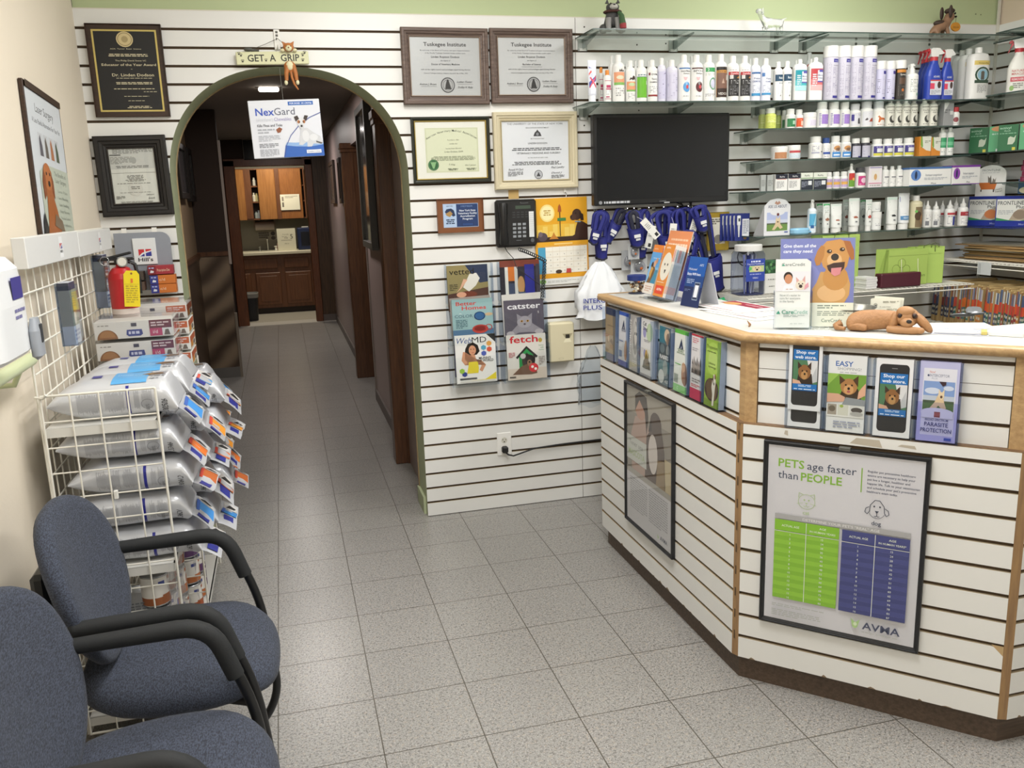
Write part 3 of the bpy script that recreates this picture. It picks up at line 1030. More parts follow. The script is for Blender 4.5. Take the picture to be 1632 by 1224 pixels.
# ---- sign with the clinging cat
o = thing('hanging_sign', 'pale wooden sign with a clinging orange cat, hung over the arch', 'sign', (-1.427, -.018, 2.214))
o.rotation_euler = (0, R(-1), 0)
mb = MB().box((-.156, -.012, 0), (.156, 0, .055), mat('#d8d8b2', .6, var=.05, vscale=40), .003)
p = Page(mb, (-.156, -.0122, 0), UX, UZ, .312, .055)
p.txt('GET', .27, .25, .52, '#2b2a1f', w=.23, bold=.03).txt('A', .5, .25, .52, '#2b2a1f', w=.085, bold=.03).txt('GRIP', .74, .25, .52, '#2b2a1f', w=.26, bold=.03)
for x, z in ((.07, .7), (.045, .82), (.085, .25), (.405, .3), (.92, .68), (.95, .86), (.915, .28)):
 p.ell(x, z, .014, .07, '#39372a', 8)
 for d in (-.018, -.006, .006, .018):
  p.ell(x + d, z + .14 - abs(d) * 2, .005, .035, '#39372a', 6)
  p.k -= .8
mb.build('board', o)
ORG, CRE = mat('#b26f3a', .6, var=.18, vscale=60), mat('#dcd6b0', .6)
mb = MB()
mb.ball((.072, -.022, .07), (.024, .014, .019), ORG).ball((.072, -.033, .064), (.014, .008, .013), CRE)
for s_ in (-1, 1):
 mb.prism([(.072 + s_ * .021, .074), (.072 + s_ * .026, .095), (.072 + s_ * .008, .086)], -.026, -.016, ORG)
 mb.ball((.072 + s_ * .026, -.02, .058), (.01, .008, .008), CRE)
 mb.ball((.072 + s_ * .009, -.0352, .072), .0028, '#2a2319', 8, 6)
 mb.tube([(.072 + s_ * .012, -.02, -.008), (.072 + s_ * .02, -.022, -.04), (.072 + s_ * .022, -.022, -.07)], [.012, .01, .008], ORG)
 mb.ball((.072 + s_ * .025, -.023, -.079), (.008, .008, .011), CRE)
mb.ball((.072, -.042, .066), .003, '#7a4a3a', 8, 6)
mb.ball((.07, -.018, -.012), (.026, .013, .026), ORG).ball((.07, -.026, -.008), (.016, .008, .02), CRE)
mb.tube([(.072, -.02, -.03), (.075, -.022, -.06), (.082, -.022, -.085), (.097, -.022, -.11)], [.006, .006, .005, .003], ORG)
mb.build('cat_figure', o)
mb = MB().ball((-.1, -.004, .065), (.02, .01, .009), '#4a4a44').tube([(-.09, -.004, .062), (-.055, -.004, .06)], [.007, .004], '#4a4a44', 6)
mb.build('mouse_figure', o)
mb = MB().tube([(-.1, -.005, .06), (-.03, -.004, .085), (.03, -.004, .11)], .0012, '#55534a', 5).tube([(.03, -.004, .11), (.06, -.004, .08)], .0012, '#55534a', 5)
mb.build('wire', o)
o = thing('slatwall_hook', 'white flat hook in the slatwall above the cat sign', 'hook', (-1.402, -.001, 2.28))
mb = MB().box((-.013, -.006, 0), (.013, 0, .085), WHITE, .002).tube([(0, -.006, .01), (0, -.02, .003), (0, -.028, .018)], .0025, WHITE, 6)
Page(mb, (-.013, -.0063, 0), UX, UZ, .026, .085).fine(.3, .45, .7, .95, 3, '#55534a', fill=.7)
mb.build('hook_plate', o)
# ---- flea tablet carton hung in the arch
o = thing('hanging_carton', 'white and blue dog medicine carton hanging in the top of the arch', 'carton', (-1.546, -.03, 1.81))
o.rotation_euler = (R(0), R(-1.6), 0)
W_, H_ = .312, .25
mb = MB().box((0, 0, 0), (W_, .035, H_), '#dfe2ea', .002)
p = Page(mb, (0, -.0003, 0), UX, UZ, W_, H_)
p.rect(.555, .9, .91, .965, '#2f66b5').txt('FOR DOGS  10.1-24.0 lbs', .735, .918, .03, '#eef3fb', w=.31, bold=.02)
p.txt('Nex', .09, .74, .125, '#2b4fb5', 'l', w=.26, bold=.03).txt('Gard', .35, .74, .125, '#5d6072', 'l', w=.29)
p.txt('(afoxolaner)', .09, .64, .06, '#c6cad2', 'l', w=.23).txt('Chewables', .34, .64, .06, '#a29bc4', 'l', w=.24, bold=.01)
p.txt('Kills Fleas and Ticks', .095, .545, .045, '#55565c', 'l', w=.35, bold=.02)
p.fine(.095, .42, .33, .52, 2, '#a9adb5').pg([(.35, .49), (.4, .53), (.44, .5), (.41, .44), (.37, .43)], '#8f5233')
p.fine(.095, .29, .4, .4, 4, '#b3b7c0').fine(.095, .18, .36, .26, 3, '#85888f').fine(.095, .03, .36, .16, 6, '#a9adb5')
p.pg([(.42, .0), (1, .0), (1, .2), (.8, .17), (.6, .185), (.46, .21)], '#2f63b8').pg([(.46, .21), (.6, .185), (.8, .17), (1, .2), (1, .27), (.8, .25), (.6, .25), (.48, .26)], '#8fb2e0')
p.line([(.43, .0), (.47, .2), (.55, .38), (.68, .55), (.84, .68), (1, .76)], .012, '#3a4f9a')
wh = '#cfd1d6'
p.pg([(.7, .5), (.79, .5), (.87, .42), (.97, .34), (1, .24), (.98, .21), (.86, .22), (.83, .17), (.77, .17), (.77, .26), (.7, .2), (.65, .21), (.68, .34)], wh)
p.pg([(.9, .27), (.99, .23), (.97, .21), (.9, .24)], '#5d5a58').ell(.715, .6, .06, .085, '#dcdee2').ell(.76, .36, .05, .1, '#dfe1e5').ell(.87, .33, .06, .06, '#dfe1e5').ell(.715, .53, .032, .05, wh)
p.pg([(.64, .62), (.62, .7), (.67, .72), (.69, .66)], '#3b302b').pg([(.75, .66), (.77, .72), (.82, .71), (.79, .62)], '#3b302b')
p.ell(.68, .61, .02, .03, '#b0703f').ell(.755, .61, .02, .03, '#b0703f').ell(.69, .605, .008, .012, '#1c1714').ell(.745, .605, .008, .012, '#1c1714').ell(.715, .535, .015, .02, '#1c1714')
p.rect(.75, .055, .96, .115, '#e6eaf2').txt('Contains 6 chews', .855, .07, .028, '#2f4f8f', w=.18)
mb.build('box', o)
MB().bar((.155, .01, H_), (.155, .012, .385), .0008, '#8f8f88', 5).build('thread', o)
# ---- telephone
o = thing('wall_telephone', 'black desk telephone mounted on the slatwall above the magazine rack', 'telephone', (-.333, -.001, 1.361))
mb = MB().box((-.104, -.035, 0), (.104, 0, .23), BLACK, .01)
p = Page(mb, (-.104, -.0353, 0), UX, UZ, .208, .23, rough=.5)
p.rect(.48, .8, .85, .87, '#3b4a3c').txt('Panasonic', .7, .91, .03, '#77797a', w=.2)
for r in range(3):
 for c in range(4):
  p.rect(.4 + c * .105, .62 + r * .05, .47 + c * .105, .64 + r * .05, '#3a3b3e')
for r in range(4):
 for c in range(3):
  p.rect(.4 + c * .12, .2 + r * .085, .48 + c * .12, .25 + r * .085, '#8d9297')
p.rect(.8, .2, .92, .74, '#d9dcdc')
for r in range(12):
 p.rect(.81, .215 + r * .043, .91, .219 + r * .043, '#8a8d8d')
p.ell(.87, .13, .045, .045, '#55575a').rect(.47, .13, .6, .15, '#55575a')
mb.build('body', o)
mb = MB().tube([(-.07, -.045, .02), (-.072, -.055, .05), (-.072, -.057, .11), (-.072, -.055, .17), (-.07, -.045, .21)], [.024, .022, .017, .022, .024], mat('#141415', .3), 12)
mb.build('handset', o)
mb = MB()
pts = []
for i in range(221):
 t = i / 220
 a = t * 2 * PI * 26
 cx = -.005 + .13 * min(1, t * 2) - (.02 * max(0, t - .5) * 2)
 cz = -.01 - .06 * min(1, t * 2) ** 1.2 - .19 * max(0, t - .5) * 2
 pts.append((cx + .008 * math.cos(a), -.085 + .006 * math.sin(a), cz + .008 * math.sin(a)))
mb.tube(pts, .0024, '#1b1b1c', 5)
mb.tube([(-.06, -.02, 0), (-.055, -.04, -.02), (-.035, -.075, -.05), (-.02, -.085, -.1), (.06, -.08, -.16), (.1, -.075, -.19)], .002, '#1b1b1c', 6)
mb.build('coiled_cord', o)
o = thing('paper_note', 'blank tan sticky note above the telephone', 'note', (-.335, -.001, 1.594))
MB().box((-.026, -.0015, 0), (.026, 0, .043), '#c2a266').build('sheet', o)
# ---- calendar
o = thing('wall_calendar', 'yellow wall calendar with a chocolate labrador picture, beside the telephone', 'calendar', (-.228, -.001, 1.16))
o.rotation_euler = (0, R(-.8), 0)
w, h = .278, .43
mb = MB().box((0, -.004, 0), (w, 0, h), '#dfa81f')
p = Page(mb, (0, -.0042, 0), UX, UZ, w, h, rough=.3)
p.rect(0, .5, 1, 1, '#dfa42a').rect(.0, .52, 1, .7, '#e0b544')
for x0, z in ((.05, .64), (.15, .68), (.27, .62), (.34, .7), (.56, .66), (.66, .69), (.8, .63)):
 p.rect(x0, .55, x0 + .09, z, '#e6c765')
p.ell(.24, .83, .14, .1, '#ecd98c').ell(.24, .83, .115, .08, '#efe4ae').fine(.16, .8, .32, .87, 3, '#b08a3a', 'c')
p.rect(.0, .5, 1, .555, '#3a2a22').rect(.47, .56, .485, .87, '#3b2d20').rect(.43, .735, .59, .77, '#3f7d46').pg([(.44, .84), (.51, .84), (.5, .9), (.475, .93), (.45, .9)], '#a2542a')
br_ = '#3f2a22'
p.pg([(.6, .52), (1, .52), (1, .68), (.9, .72), (.82, .73), (.78, .66), (.75, .57)], br_).ell(.8, .8, .09, .065, br_).ell(.73, .77, .06, .035, '#4c342a').pg([(.84, .83), (.92, .8), (.93, .73), (.87, .73)], '#2f1f19').ell(.685, .775, .015, .012, '#171010').ell(.78, .815, .012, .01, '#171010').line([(.76, .72), (.87, .715)], .012, '#7d95a8')
p.ell(.14, .56, .09, .05, '#51464e').ell(.1, .59, .04, .03, '#6d6069').pg([(.26, .53), (.44, .53), (.38, .57), (.35, .61), (.32, .57)], '#c07f35')
p.rect(0, .07, 1, .5, '#dfa02a').rect(.04, .13, .18, .46, '#4f9fc2').rect(.18, .13, .97, .45, '#ebe8dd').rect(.0, .44, 1, .5, '#e2a62f').rect(.35, .465, .7, .48, '#f0cf86')
for i in range(7):
 p.rect(.18 + i * .132, .13, .184 + i * .132, .45, '#d8cfc0')
for i in range(6):
 p.rect(.18, .13 + i * .064, .97, .132 + i * .064, '#d6c1a0')
for i in range(1, 32):
 c, r = (i + 4) % 6, (i + 4) // 6
 if r < 5:
  p.txt(str(i), .27 + c * .132, .41 - r * .064, .014, '#6b665c')
  p.k -= .8
p.ell(.42, .15, .06, .022, '#473a33').pg([(.56, .13), (.66, .13), (.65, .18), (.57, .18)], '#b84a4a')
p.rect(0, 0, 1, .075, '#dfe0dc').ell(.11, .04, .06, .028, '#8fbf5a').fine(.2, .02, .8, .05, 2, '#b4b6b2')
mb.build('sheet', o)
o = thing('slatwall_hook', 'small clear hook holding the yellow calendar', 'hook', (-.07, -.001, 1.615))
MB().box((-.006, -.006, 0), (.006, 0, .03), WHITE, .001).tube([(0, -.005, .004), (.004, -.018, -.005), (0, -.02, -.02)], .0018, STEEL, 6).build('hook_plate', o)
# ---- magazine racks and magazines
def rack(X0, X1, label):
 o = thing('magazine_rack', label, 'rack', ((X0 + X1) / 2, -.001, .69))
 w = (X1 - X0) / 2
 mb = MB()
 mb.box((-w, -.004, 0), (w, -.001, .6), ACR)
 mb.build('back_panel', o)
 for k in range(3):
  z = .0 + .205 * k
  f_ = (-.1, -.076, -.052)[k]
  mb = MB()
  mb.box((-w + .004, f_ - .002, z), (w - .004, f_, z + .15), ACR)
  for s_ in (-1, 1):
   mb.box((s_ * w - .0012, f_, z), (s_ * w + .0012, -.004, z + .19), ACRE)
  mb.box((-w + .004, f_, z), (w - .004, -.004, z + .003), ACR)
  mb.build('pocket', o)
 return o
rack(-.7, -.468, 'clear three tier magazine rack nearest the arch')
rack(-.434, -.2, 'clear three tier magazine rack beside the beige dispenser')
def magazine(x, z, h, draw, base, label, w=.205, y=-.05, tilt=0, t=.006):
 o = thing('magazine', label, 'magazine', (x, y, z), 0, 'magazines in the clear wall racks')
 o.rotation_euler = (R(-4), tilt, 0)
 mb = MB().box((-w / 2, 0, 0), (w / 2, t, h), base)
 if draw:
  draw(Page(mb, (-w / 2, -.0003, 0), UX, UZ, w, h, rough=.25))
 mb.build('cover', o)
 return o
def d_vet(p):
 p.rect(0, 0, 1, 1, '#8c8055').pg([(.45, 1), (1, 1), (1, .62), (.8, .6), (.6, .8)], '#2b3650').pg([(.0, .38), (1, .5), (1, 0), (0, 0)], '#4b2f28')
 p.pg([(.38, .52), (.55, .8), (.72, .82), (.8, .7), (.7, .55), (.52, .42)], '#dedad2').pg([(.2, .4), (.34, .5), (.5, .68), (.4, .7), (.3, .5)], '#d8a98c').ell(.5, .36, .22, .07, '#6e3324').ell(.33, .36, .12, .06, '#d39c80')
 p.txt('vetted', .06, .8, .13, '#211f17', 'l', w=.6).fine(.05, .45, .25, .6, 4, '#4a4430')
def d_dark(p):
 p.rect(0, 0, 1, 1, '#2c2a33').rect(.0, .86, 1, 1, '#7a3f33').rect(.12, .0, .2, .86, '#d7d7d2').rect(.36, 0, .44, .86, '#c7c7c4').rect(.62, 0, .86, .9, '#2b2f8f').rect(.2, .55, .36, .86, '#c9702f').ell(.52, .45, .09, .2, '#b58a5a').rect(.9, 0, 1, .9, '#46424c').rect(.2, 0, .36, .5, '#3c4660').rect(.44, 0, .62, .3, '#4b5870')
def d_bh(p):
 p.rect(0, 0, 1, 1, '#8fb0b3').rect(0, .0, 1, .3, '#4a6d8f')
 p.txt('Better', .1, .86, .085, '#c2413b', 'l', w=.5, bold=.03).txt('Homes', .24, .755, .085, '#c2413b', 'l', w=.6, bold=.03)
 p.txt('the', .2, .66, .03, '#dfe8e6').txt('COLOR', .06, .58, .07, '#3c5a6a', 'l', w=.44).fine(.08, .33, .36, .54, 6, '#41626d')
 p.ell(.67, .6, .14, .1, '#2d5f92').ring(.67, .6, .14, .1, .2, '#1e3d66').ell(.9, .63, .1, .035, '#c3a882').ell(.67, .3, .2, .1, '#b03a32').ell(.67, .31, .15, .06, '#7e201f').ring(.88, .33, .09, .07, .25, '#b03a32').pg([(.05, .05), (.5, .05), (.5, .15), (.1, .14)], '#c0483c').rect(.45, .14, .98, .18, '#2f5f92')
def d_cat(p):
 p.rect(0, 0, 1, 1, '#57535f').rect(0, 0, 1, .14, '#3b3a48')
 p.txt('catster', .5, .79, .13, '#d9dade', w=.84, bold=.04)
 g = '#8b8790'
 p.pg([(.1, .22), (.3, .4), (.42, .5), (.62, .5), (.75, .4), (.97, .26), (.9, .2), (.6, .24), (.35, .24), (.2, .18)], g).ell(.5, .48, .19, .14, '#9a969e').pg([(.32, .52), (.31, .68), (.44, .6)], g).pg([(.57, .6), (.7, .68), (.69, .52)], g)
 p.ell(.43, .5, .035, .025, '#c08f3d').ell(.58, .5, .035, .025, '#c08f3d').ell(.43, .5, .015, .02, '#1a181c').ell(.58, .5, .015, .02, '#1a181c').ell(.5, .43, .03, .02, '#4d4148').ell(.13, .22, .1, .06, '#a8a3a8').ell(.86, .24, .11, .06, '#a8a3a8').txt('S', .86, .67, .05, '#e9e9ea').fine(.05, .05, .5, .11, 2, '#b1adb8')
def d_md(p):
 p.rect(0, 0, 1, 1, '#dfdedb').pg([(.78, 1), (1, 1), (1, .82)], '#1c1c1e')
 p.txt('Web', .05, .83, .12, '#3b548f', 'l', w=.36, shear=.3).txt('MD', .42, .83, .12, '#2a2b30', 'l', w=.36)
 sk = '#c68f6f'
 p.pg([(.2, .5), (.25, .72), (.32, .82), (.45, .84), (.56, .78), (.6, .65), (.52, .58), (.3, .58)], '#1d1716').ell(.42, .68, .09, .1, sk).pg([(.36, .58), (.48, .58), (.5, .48), (.62, .47), (.74, .36), (.64, .22), (.57, .26), (.63, .35), (.55, .42), (.3, .42), (.22, .5), (.24, .65), (.19, .66), (.14, .48), (.22, .38), (.36, .48)], sk)
 p.pg([(.32, .44), (.54, .44), (.56, .3), (.54, .2), (.26, .2), (.3, .34)], '#d8c532').ell(.385, .7, .012, .01, '#2a1b18').ell(.455, .7, .012, .01, '#2a1b18').rect(.4, .625, .46, .635, '#a04a48')
 for x, z, c in ((.7, .72, '#4f98b5'), (.84, .8, '#d59a4a'), (.84, .68, '#c5553f'), (.7, .6, '#4a5aa5'), (.2, .19, '#2f3d84'), (.14, .26, '#8fb83c')):
  p.pg([(x + .07 * math.cos(R(60 * i + 30)), z + .055 * math.sin(R(60 * i + 30))) for i in range(6)], c)
 p.txt("MUNN'S", .72, .485, .045, '#26262a', w=.3, bold=.02).txt('THE WORLD', .72, .43, .05, '#26262a', w=.42, bold=.02)
 p.rect(.08, .075, .5, .11, '#4a4a4c').pg([(.75, .08), (.98, .2), (.98, .05), (.7, .02), (.3, .03), (.3, .05), (.7, .06)], '#d8c532').rect(.08, .02, .95, .05, '#cfcdc6')
def d_fetch(p):
 p.rect(0, 0, 1, 1, '#cfccc6').rect(0, 0, 1, .25, '#cbbfb2')
 p.txt('fetch', .08, .82, .15, '#c22a34', 'l', w=.72, bold=.05).ell(.86, .85, .05, .05, '#b59a4a').txt('home', .88, .72, .035, '#4f8f5f').txt('safe', .9, .67, .035, '#4f8f5f').txt('home', .88, .62, .035, '#4f8f5f')
 p.pg([(.22, .5), (.5, .74), (.78, .5), (.74, .46), (.7, .5), (.7, .2), (.3, .2), (.3, .5), (.26, .46)], '#2b2a2a').pg([(.3, .5), (.5, .68), (.7, .5), (.7, .22), (.3, .22)], '#2f8a4a').ell(.5, .4, .13, .17, '#3c3330')
 p.pg([(.12, .12), (.36, .3), (.5, .34), (.62, .4), (.72, .3), (.75, .12), (.6, .1)], '#6d5343').ell(.58, .42, .13, .12, '#2a2424').ell(.56, .36, .06, .07, '#8b6a52').ell(.56, .38, .025, .02, '#141112').pg([(.46, .5), (.5, .6), (.56, .5)], '#2a2424').pg([(.64, .5), (.72, .56), (.71, .44)], '#2a2424').ell(.66, .25, .12, .1, '#c9383f').ell(.63, .27, .035, .03, '#e7e2dc').ell(.71, .22, .035, .03, '#e7e2dc').ell(.4, .52, .07, .06, '#b5b4b2')
 p.fine(.04, .5, .2, .62, 4, '#b0646a').fine(.8, .3, .96, .5, 5, '#9a8f8a').rect(.04, .05, .2, .08, '#55504b')
xl, xr = -.582, -.318
magazine(xl - .0, 1.085, .2, None, '#d2d5d0', 'white magazine edge standing behind the olive cover in the rack nearest the arch', y=-.025, t=.004)
magazine(xl - .008, 1.06, .225, d_vet, '#8c8055', 'olive magazine with a lying woman, top pocket of the rack nearest the arch', y=-.036)
magazine(xl + .003, .915, .215, None, '#9a8f88', 'magazine behind the teal home cover, only its edge showing', y=-.05, t=.006, tilt=R(-2))
magazine(xl + .004, .905, .215, d_bh, '#8fb0b3', 'teal home decorating magazine, middle pocket of the rack nearest the arch', y=-.062)
magazine(xl + .002, .735, .215, None, '#3d3a58', 'dark magazine behind the yellow dress cover, only its edge showing', y=-.07, t=.008, tilt=R(1.5))
magazine(xl + .006, .705, .24, d_md, '#dfdedb', 'white health magazine with a woman in a yellow dress, bottom pocket', y=-.086)
magazine(xr - .004, 1.07, .225, d_dark, '#3b3a40', 'dark striped magazine partly behind the telephone cord, top pocket', y=-.036)
magazine(xr - .0, .92, .21, None, '#d7d2cd', 'white magazine behind the grey cat cover, only its edge showing', y=-.05, tilt=R(-1))
magazine(xr + .004, .885, .215, d_cat, '#57535f', 'grey magazine with a reaching cat, middle pocket beside the dispenser', y=-.062)
magazine(xr + .004, .7, .228, d_fetch, '#cfccc6', 'magazine with a dog in a green kennel, bottom pocket beside the dispenser', y=-.086)
# ---- beige dispenser, outlet, cord
BEI = mat('#cfc7a9', .45)
o = thing('air_freshener_dispenser', 'beige wall dispenser with a small square window, beside the magazine racks', 'dispenser', (-.122, -.001, .767))
mb = MB().rsec([(.066, .1, 0), (.067, .104, .0)], BEI)
mb = MB().box((-.068, -.062, 0), (.068, 0, .205), BEI, .008)
mb.box((-.062, -.066, .006), (.062, -.0615, .199), BEI, .003)
p = Page(mb, (-.068, -.0663, 0), UX, UZ, .136, .205)
p.pg([(.52, .72), (.92, .72), (.82, .62), (.62, .62)], '#a39b7d').rect(.64, .6, .8, .7, '#2a2721').pg([(.55, .5), (.88, .5), (.8, .6), (.64, .6)], '#e2dcc0').ring(.45, .1, .1, .025, .2, '#b3ab8d')
mb.build('case', o)
o = thing('wall_outlet', 'white duplex outlet low on the slatwall', 'outlet', (-.4295, -.001, .288))
mb = MB().box((-.0385, -.006, 0), (.0385, 0, .122), '#efeeea', .003)
p = Page(mb, (-.0385, -.0063, 0), UX, UZ, .077, .122)
for z in (.66, .3):
 p.ell(.5, z, .21, .13, '#d6d4c8').rect(.38, z, .42, z + .07, '#3b3933').rect(.58, z, .62, z + .06, '#3b3933').ell(.5, z - .06, .05, .03, '#3b3933', 10)
mb.build('plate', o)
o = thing('power_cord', 'black power cord plugged into the low wall outlet, running along a slatwall groove', 'cord', (-.4295, -.008, .288))
mb = MB().box((-.018, -.03, .018), (.014, -.0, .052), '#1a1a1b', .006)
mb.build('plug', o)
mb = MB().tube([(.0, -.02, .02), (.015, -.026, .008), (.04, -.026, .0), (.08, -.016, .006), (.16, -.006, .022), (.3, -.004, .028), (.42, -.004, .03), (.75, -.004, .032)], .0042, '#1a1a1b', 7)
mb.build('cable', o)
# ---- television
o = thing('television', 'black flat television on a mount, below the long bottle shelf', 'television', (.417, -.1, 1.545))
mb = MB().box((-.367, 0, 0), (.367, .045, .437), mat('#17181a', .3), .006)
mb.box((-.15, .045, .1), (.15, .075, .34), '#1b1b1c', .005)
p = Page(mb, (-.367, -.0004, 0), UX, UZ, .734, .437, rough=.25)
p.txt('SHARP', .5, .022, .016, '#7b7d80', w=.05).rect(.51, .008, .55, .018, '#c4c6c8').ell(.045, .035, .012, .02, '#8a8c90')
p.fine(.07, .02, .26, .05, 1, '#b9bbc0', fill=.8)
mb.build('housing', o)
mb = MB().box((-.349, -.001, .028), (.349, .001, .42), mat('#17191c', .12, var=.05))
mb.build('screen', o)
MB().box((-.1, .075, .14), (.1, .0985, .3), '#2a2a2b').build('wall_mount', o)
o = thing('television_cables', 'three black cables hanging from the television down to the desk', 'cable', (.6, -.03, 1.54))
mb = MB()
for dx, ph in ((0, 0), (.012, 1), (-.02, 2)):
 mb.tube([(dx - .03 * ph, -.02, .03), (dx - .01, -.03, -.04), (-.01 + dx, -.02, -.15), (.06 + dx, -.02, -.35), (.15 + dx, -.03, -.5), (.23 + dx * 2, -.05, -.64), (.27 + dx * 3, -.06, -.8)], .004, '#161617', 6)
mb.tube([(-.12, -.02, .02), (-.06, -.035, -.005), (-.02, -.03, -.05)], .003, '#161617', 6)
mb.build('cable', o)
# ---- blue muzzles on hooks
NAVY, NVD = mat('#1d2375', .65, bump=.5, bscale=260), mat('#14162f', .7)
def hook(x, z, label, y=-.0):
 o = thing('slatwall_hook', label, 'hook', (x, -.001, z), 0, 'metal hooks under the television')
 MB().box((-.01, -.004, -.008), (.01, 0, .01), STEEL, .001).tube([(0, -.004, 0), (0, -.1, -.004), (0, -.125, .012)], .0028, STEEL, 6).build('prong', o)
 return o
def muzzle(x, z, y, drop, w, lean, label, loop=.04, tagw=0, turn=0, wide=1.0, black=False):
 """z: hook height; drop: strap loop length; w: pouch width; lean: swing in the wall plane"""
 o = thing('dog_muzzle', label, 'muzzle', (x, y, z), 0, 'blue muzzles hung under the television')
 o.rotation_euler = (0, lean, turn)
 mb = MB()
 n = 10
 L_ = drop
 for k, (ly, lw) in enumerate(((0, loop), (-.012, loop * .55))):
  pts = []
  for i in range(n * 2 + 1):
   a = PI * i / (n * 2)
   pts.append((lw * math.cos(a), ly, -.002 - L_ * .25 + math.sin(a) * L_ * .25))
  pts = [(lw * .7, ly, -L_)] + pts + [(-lw * .7, ly, -L_)]
  mb.tube(pts, .011, NVD if black and k else NAVY, 6, flat=.22, up=(0, 1, 0))
 mb.build('strap', o)
 mb = MB()
 rings = []
 hh = w * 1.5 * wide
 for i, (q, s_) in enumerate(((0, 1.05), (.1, 1.12), (.5, 1.0), (1, .82))):
  rings.append([(w / 2 * s_ * math.cos(2 * PI * j / 18) + .004 * math.sin(3 * j + i), w / 2 * .72 * s_ * math.sin(2 * PI * j / 18), -L_ - q * hh + .006 * math.cos(2 * PI * j / 18 * 2)) for j in range(18)])
 mb.sheet(rings, NAVY, True, True)
 mb.tube([(p[0], p[1], p[2]) for p in rings[-1]], .005, NVD, 6, closed=True)
 mb.tube([(p[0], p[1], p[2]) for p in rings[0]], .003, NAVY, 6, closed=True)
 mb.build('pouch', o)
 mb = MB()
 zc = -L_ - hh * .5
 mb.box((-.016, -w * .36 - .009, zc), (.016, -w * .36 - .006, zc + .016), '#d7d8d9')
 mb.box((-.01, -w * .36 - .0095, zc - .014), (.012, -w * .36 - .006, zc - .004), '#bfc1c6')
 mb.build('sewn_label', o)
 if tagw:
  mb = MB().at((w * .5, -w * .36 - .02, -L_ * .55), ry=R(tagw)).box((-.019, -.001, -.115), (.019, 0, 0), '#dfdfda')
  Page(mb, (-.019, -.0013, -.115), UX, UZ, .038, .115).rect(.45, .06, .85, .22, '#2c2c2e').fine(.2, .5, .8, .8, 4, '#9a9a97')
  mb.bar((0, 0, 0), (-.01, .01, .03), .0008, '#dddddd', 4)
  mb.at().build('hang_tag', o)
 return o
for i, x in enumerate((.092, .215, .25, .33, .41, .485, .545, .62)):
 hook(x, 1.517, 'metal slatwall hook under the television, %s from the calendar' % ORD[i])
muzzle(.1, 1.518, -.06, .125, .066, R(0), 'navy muzzle hanging straight down above the white bag, black rim lowest', .036, wide=1.1)
muzzle(.085, 1.512, -.105, .085, .046, R(16), 'small navy muzzle in front, nearest the yellow calendar', .03, turn=R(-15))
muzzle(.215, 1.518, -.06, .075, .056, R(30), 'navy muzzle swinging towards the calendar from the second hook', .026, black=True, wide=1.2)
muzzle(.25, 1.51, -.105, .085, .072, R(-9), 'navy muzzle with a white label and slanting white tag, third hook', .032, tagw=-32, wide=.8, black=True, turn=R(-12))
muzzle(.33, 1.514, -.065, .13, .07, R(6), 'navy muzzle behind the orange brochure stand', .03, tagw=8, wide=1)
muzzle(.41, 1.505, -.095, .12, .075, R(-9), 'navy muzzle with an arched strap over the orange brochure stand', .062, tagw=15, wide=.8)
muzzle(.48, 1.52, -.055, .2, .1, R(5), 'large navy muzzle with long straps, sixth hook', .055, wide=.9)
muzzle(.5, 1.508, -.1, .15, .085, R(-7), 'navy muzzle with crossed long straps in front of the sixth hook', .04, wide=1.1, turn=R(14))
muzzle(.555, 1.515, -.06, .1, .08, R(-2), 'navy muzzle with a short tag over the dark blue display', .05, tagw=20)
muzzle(.565, 1.4, -.11, .12, .1, R(7), 'long navy muzzle reaching lowest behind the dark blue display', .06, wide=1.4, turn=R(10))
muzzle(.62, 1.514, -.1, .26, .115, R(-13), 'large navy muzzle with a broad pouch, last hook beside the thermometers', .045, wide=1.0, black=True)
muzzle(.6, 1.522, -.12, .05, .062, R(-14), 'small curled navy muzzle at the top of the last hook', .04, wide=.8)
# ---- blister packs of toys behind the counter jar
for i, (u, v, w, h, c, lab) in enumerate(((1003, 415, .07, .1, '#8f9296', 'grey toy pack hung beside the white bag'), (1018, 423, .09, .1, '#74787d', 'dark grey toy pack hung above the jar with a blue lid'), (1012, 445, .07, .07, '#5d4a48', 'small brown toy pack hung behind the jar'), (1005, 400, .06, .08, '#9a9da1', 'pale toy pack under the slanting white tag'))):
 q = on_y(u, v, -.05)
 o = thing('toy_pack', lab, 'toy pack', (q.x, -.03 - .02 * i, q.z - h / 2), 0, 'hanging toy packs')
 MB().box((-w / 2, -.003, 0), (w / 2, 0, h), '#b7babd').build('card', o)
 MB().ball((0, -.012, h * .42), (w * .38, .012, h * .33), FILM).ball((0, -.008, h * .4), (w * .25, .006, h * .2), mat(c, .4)).ball((w * .1, -.012, h * .35), (w * .1, .006, h * .08), mat('#c96a2c', .4)).build('blister', o)
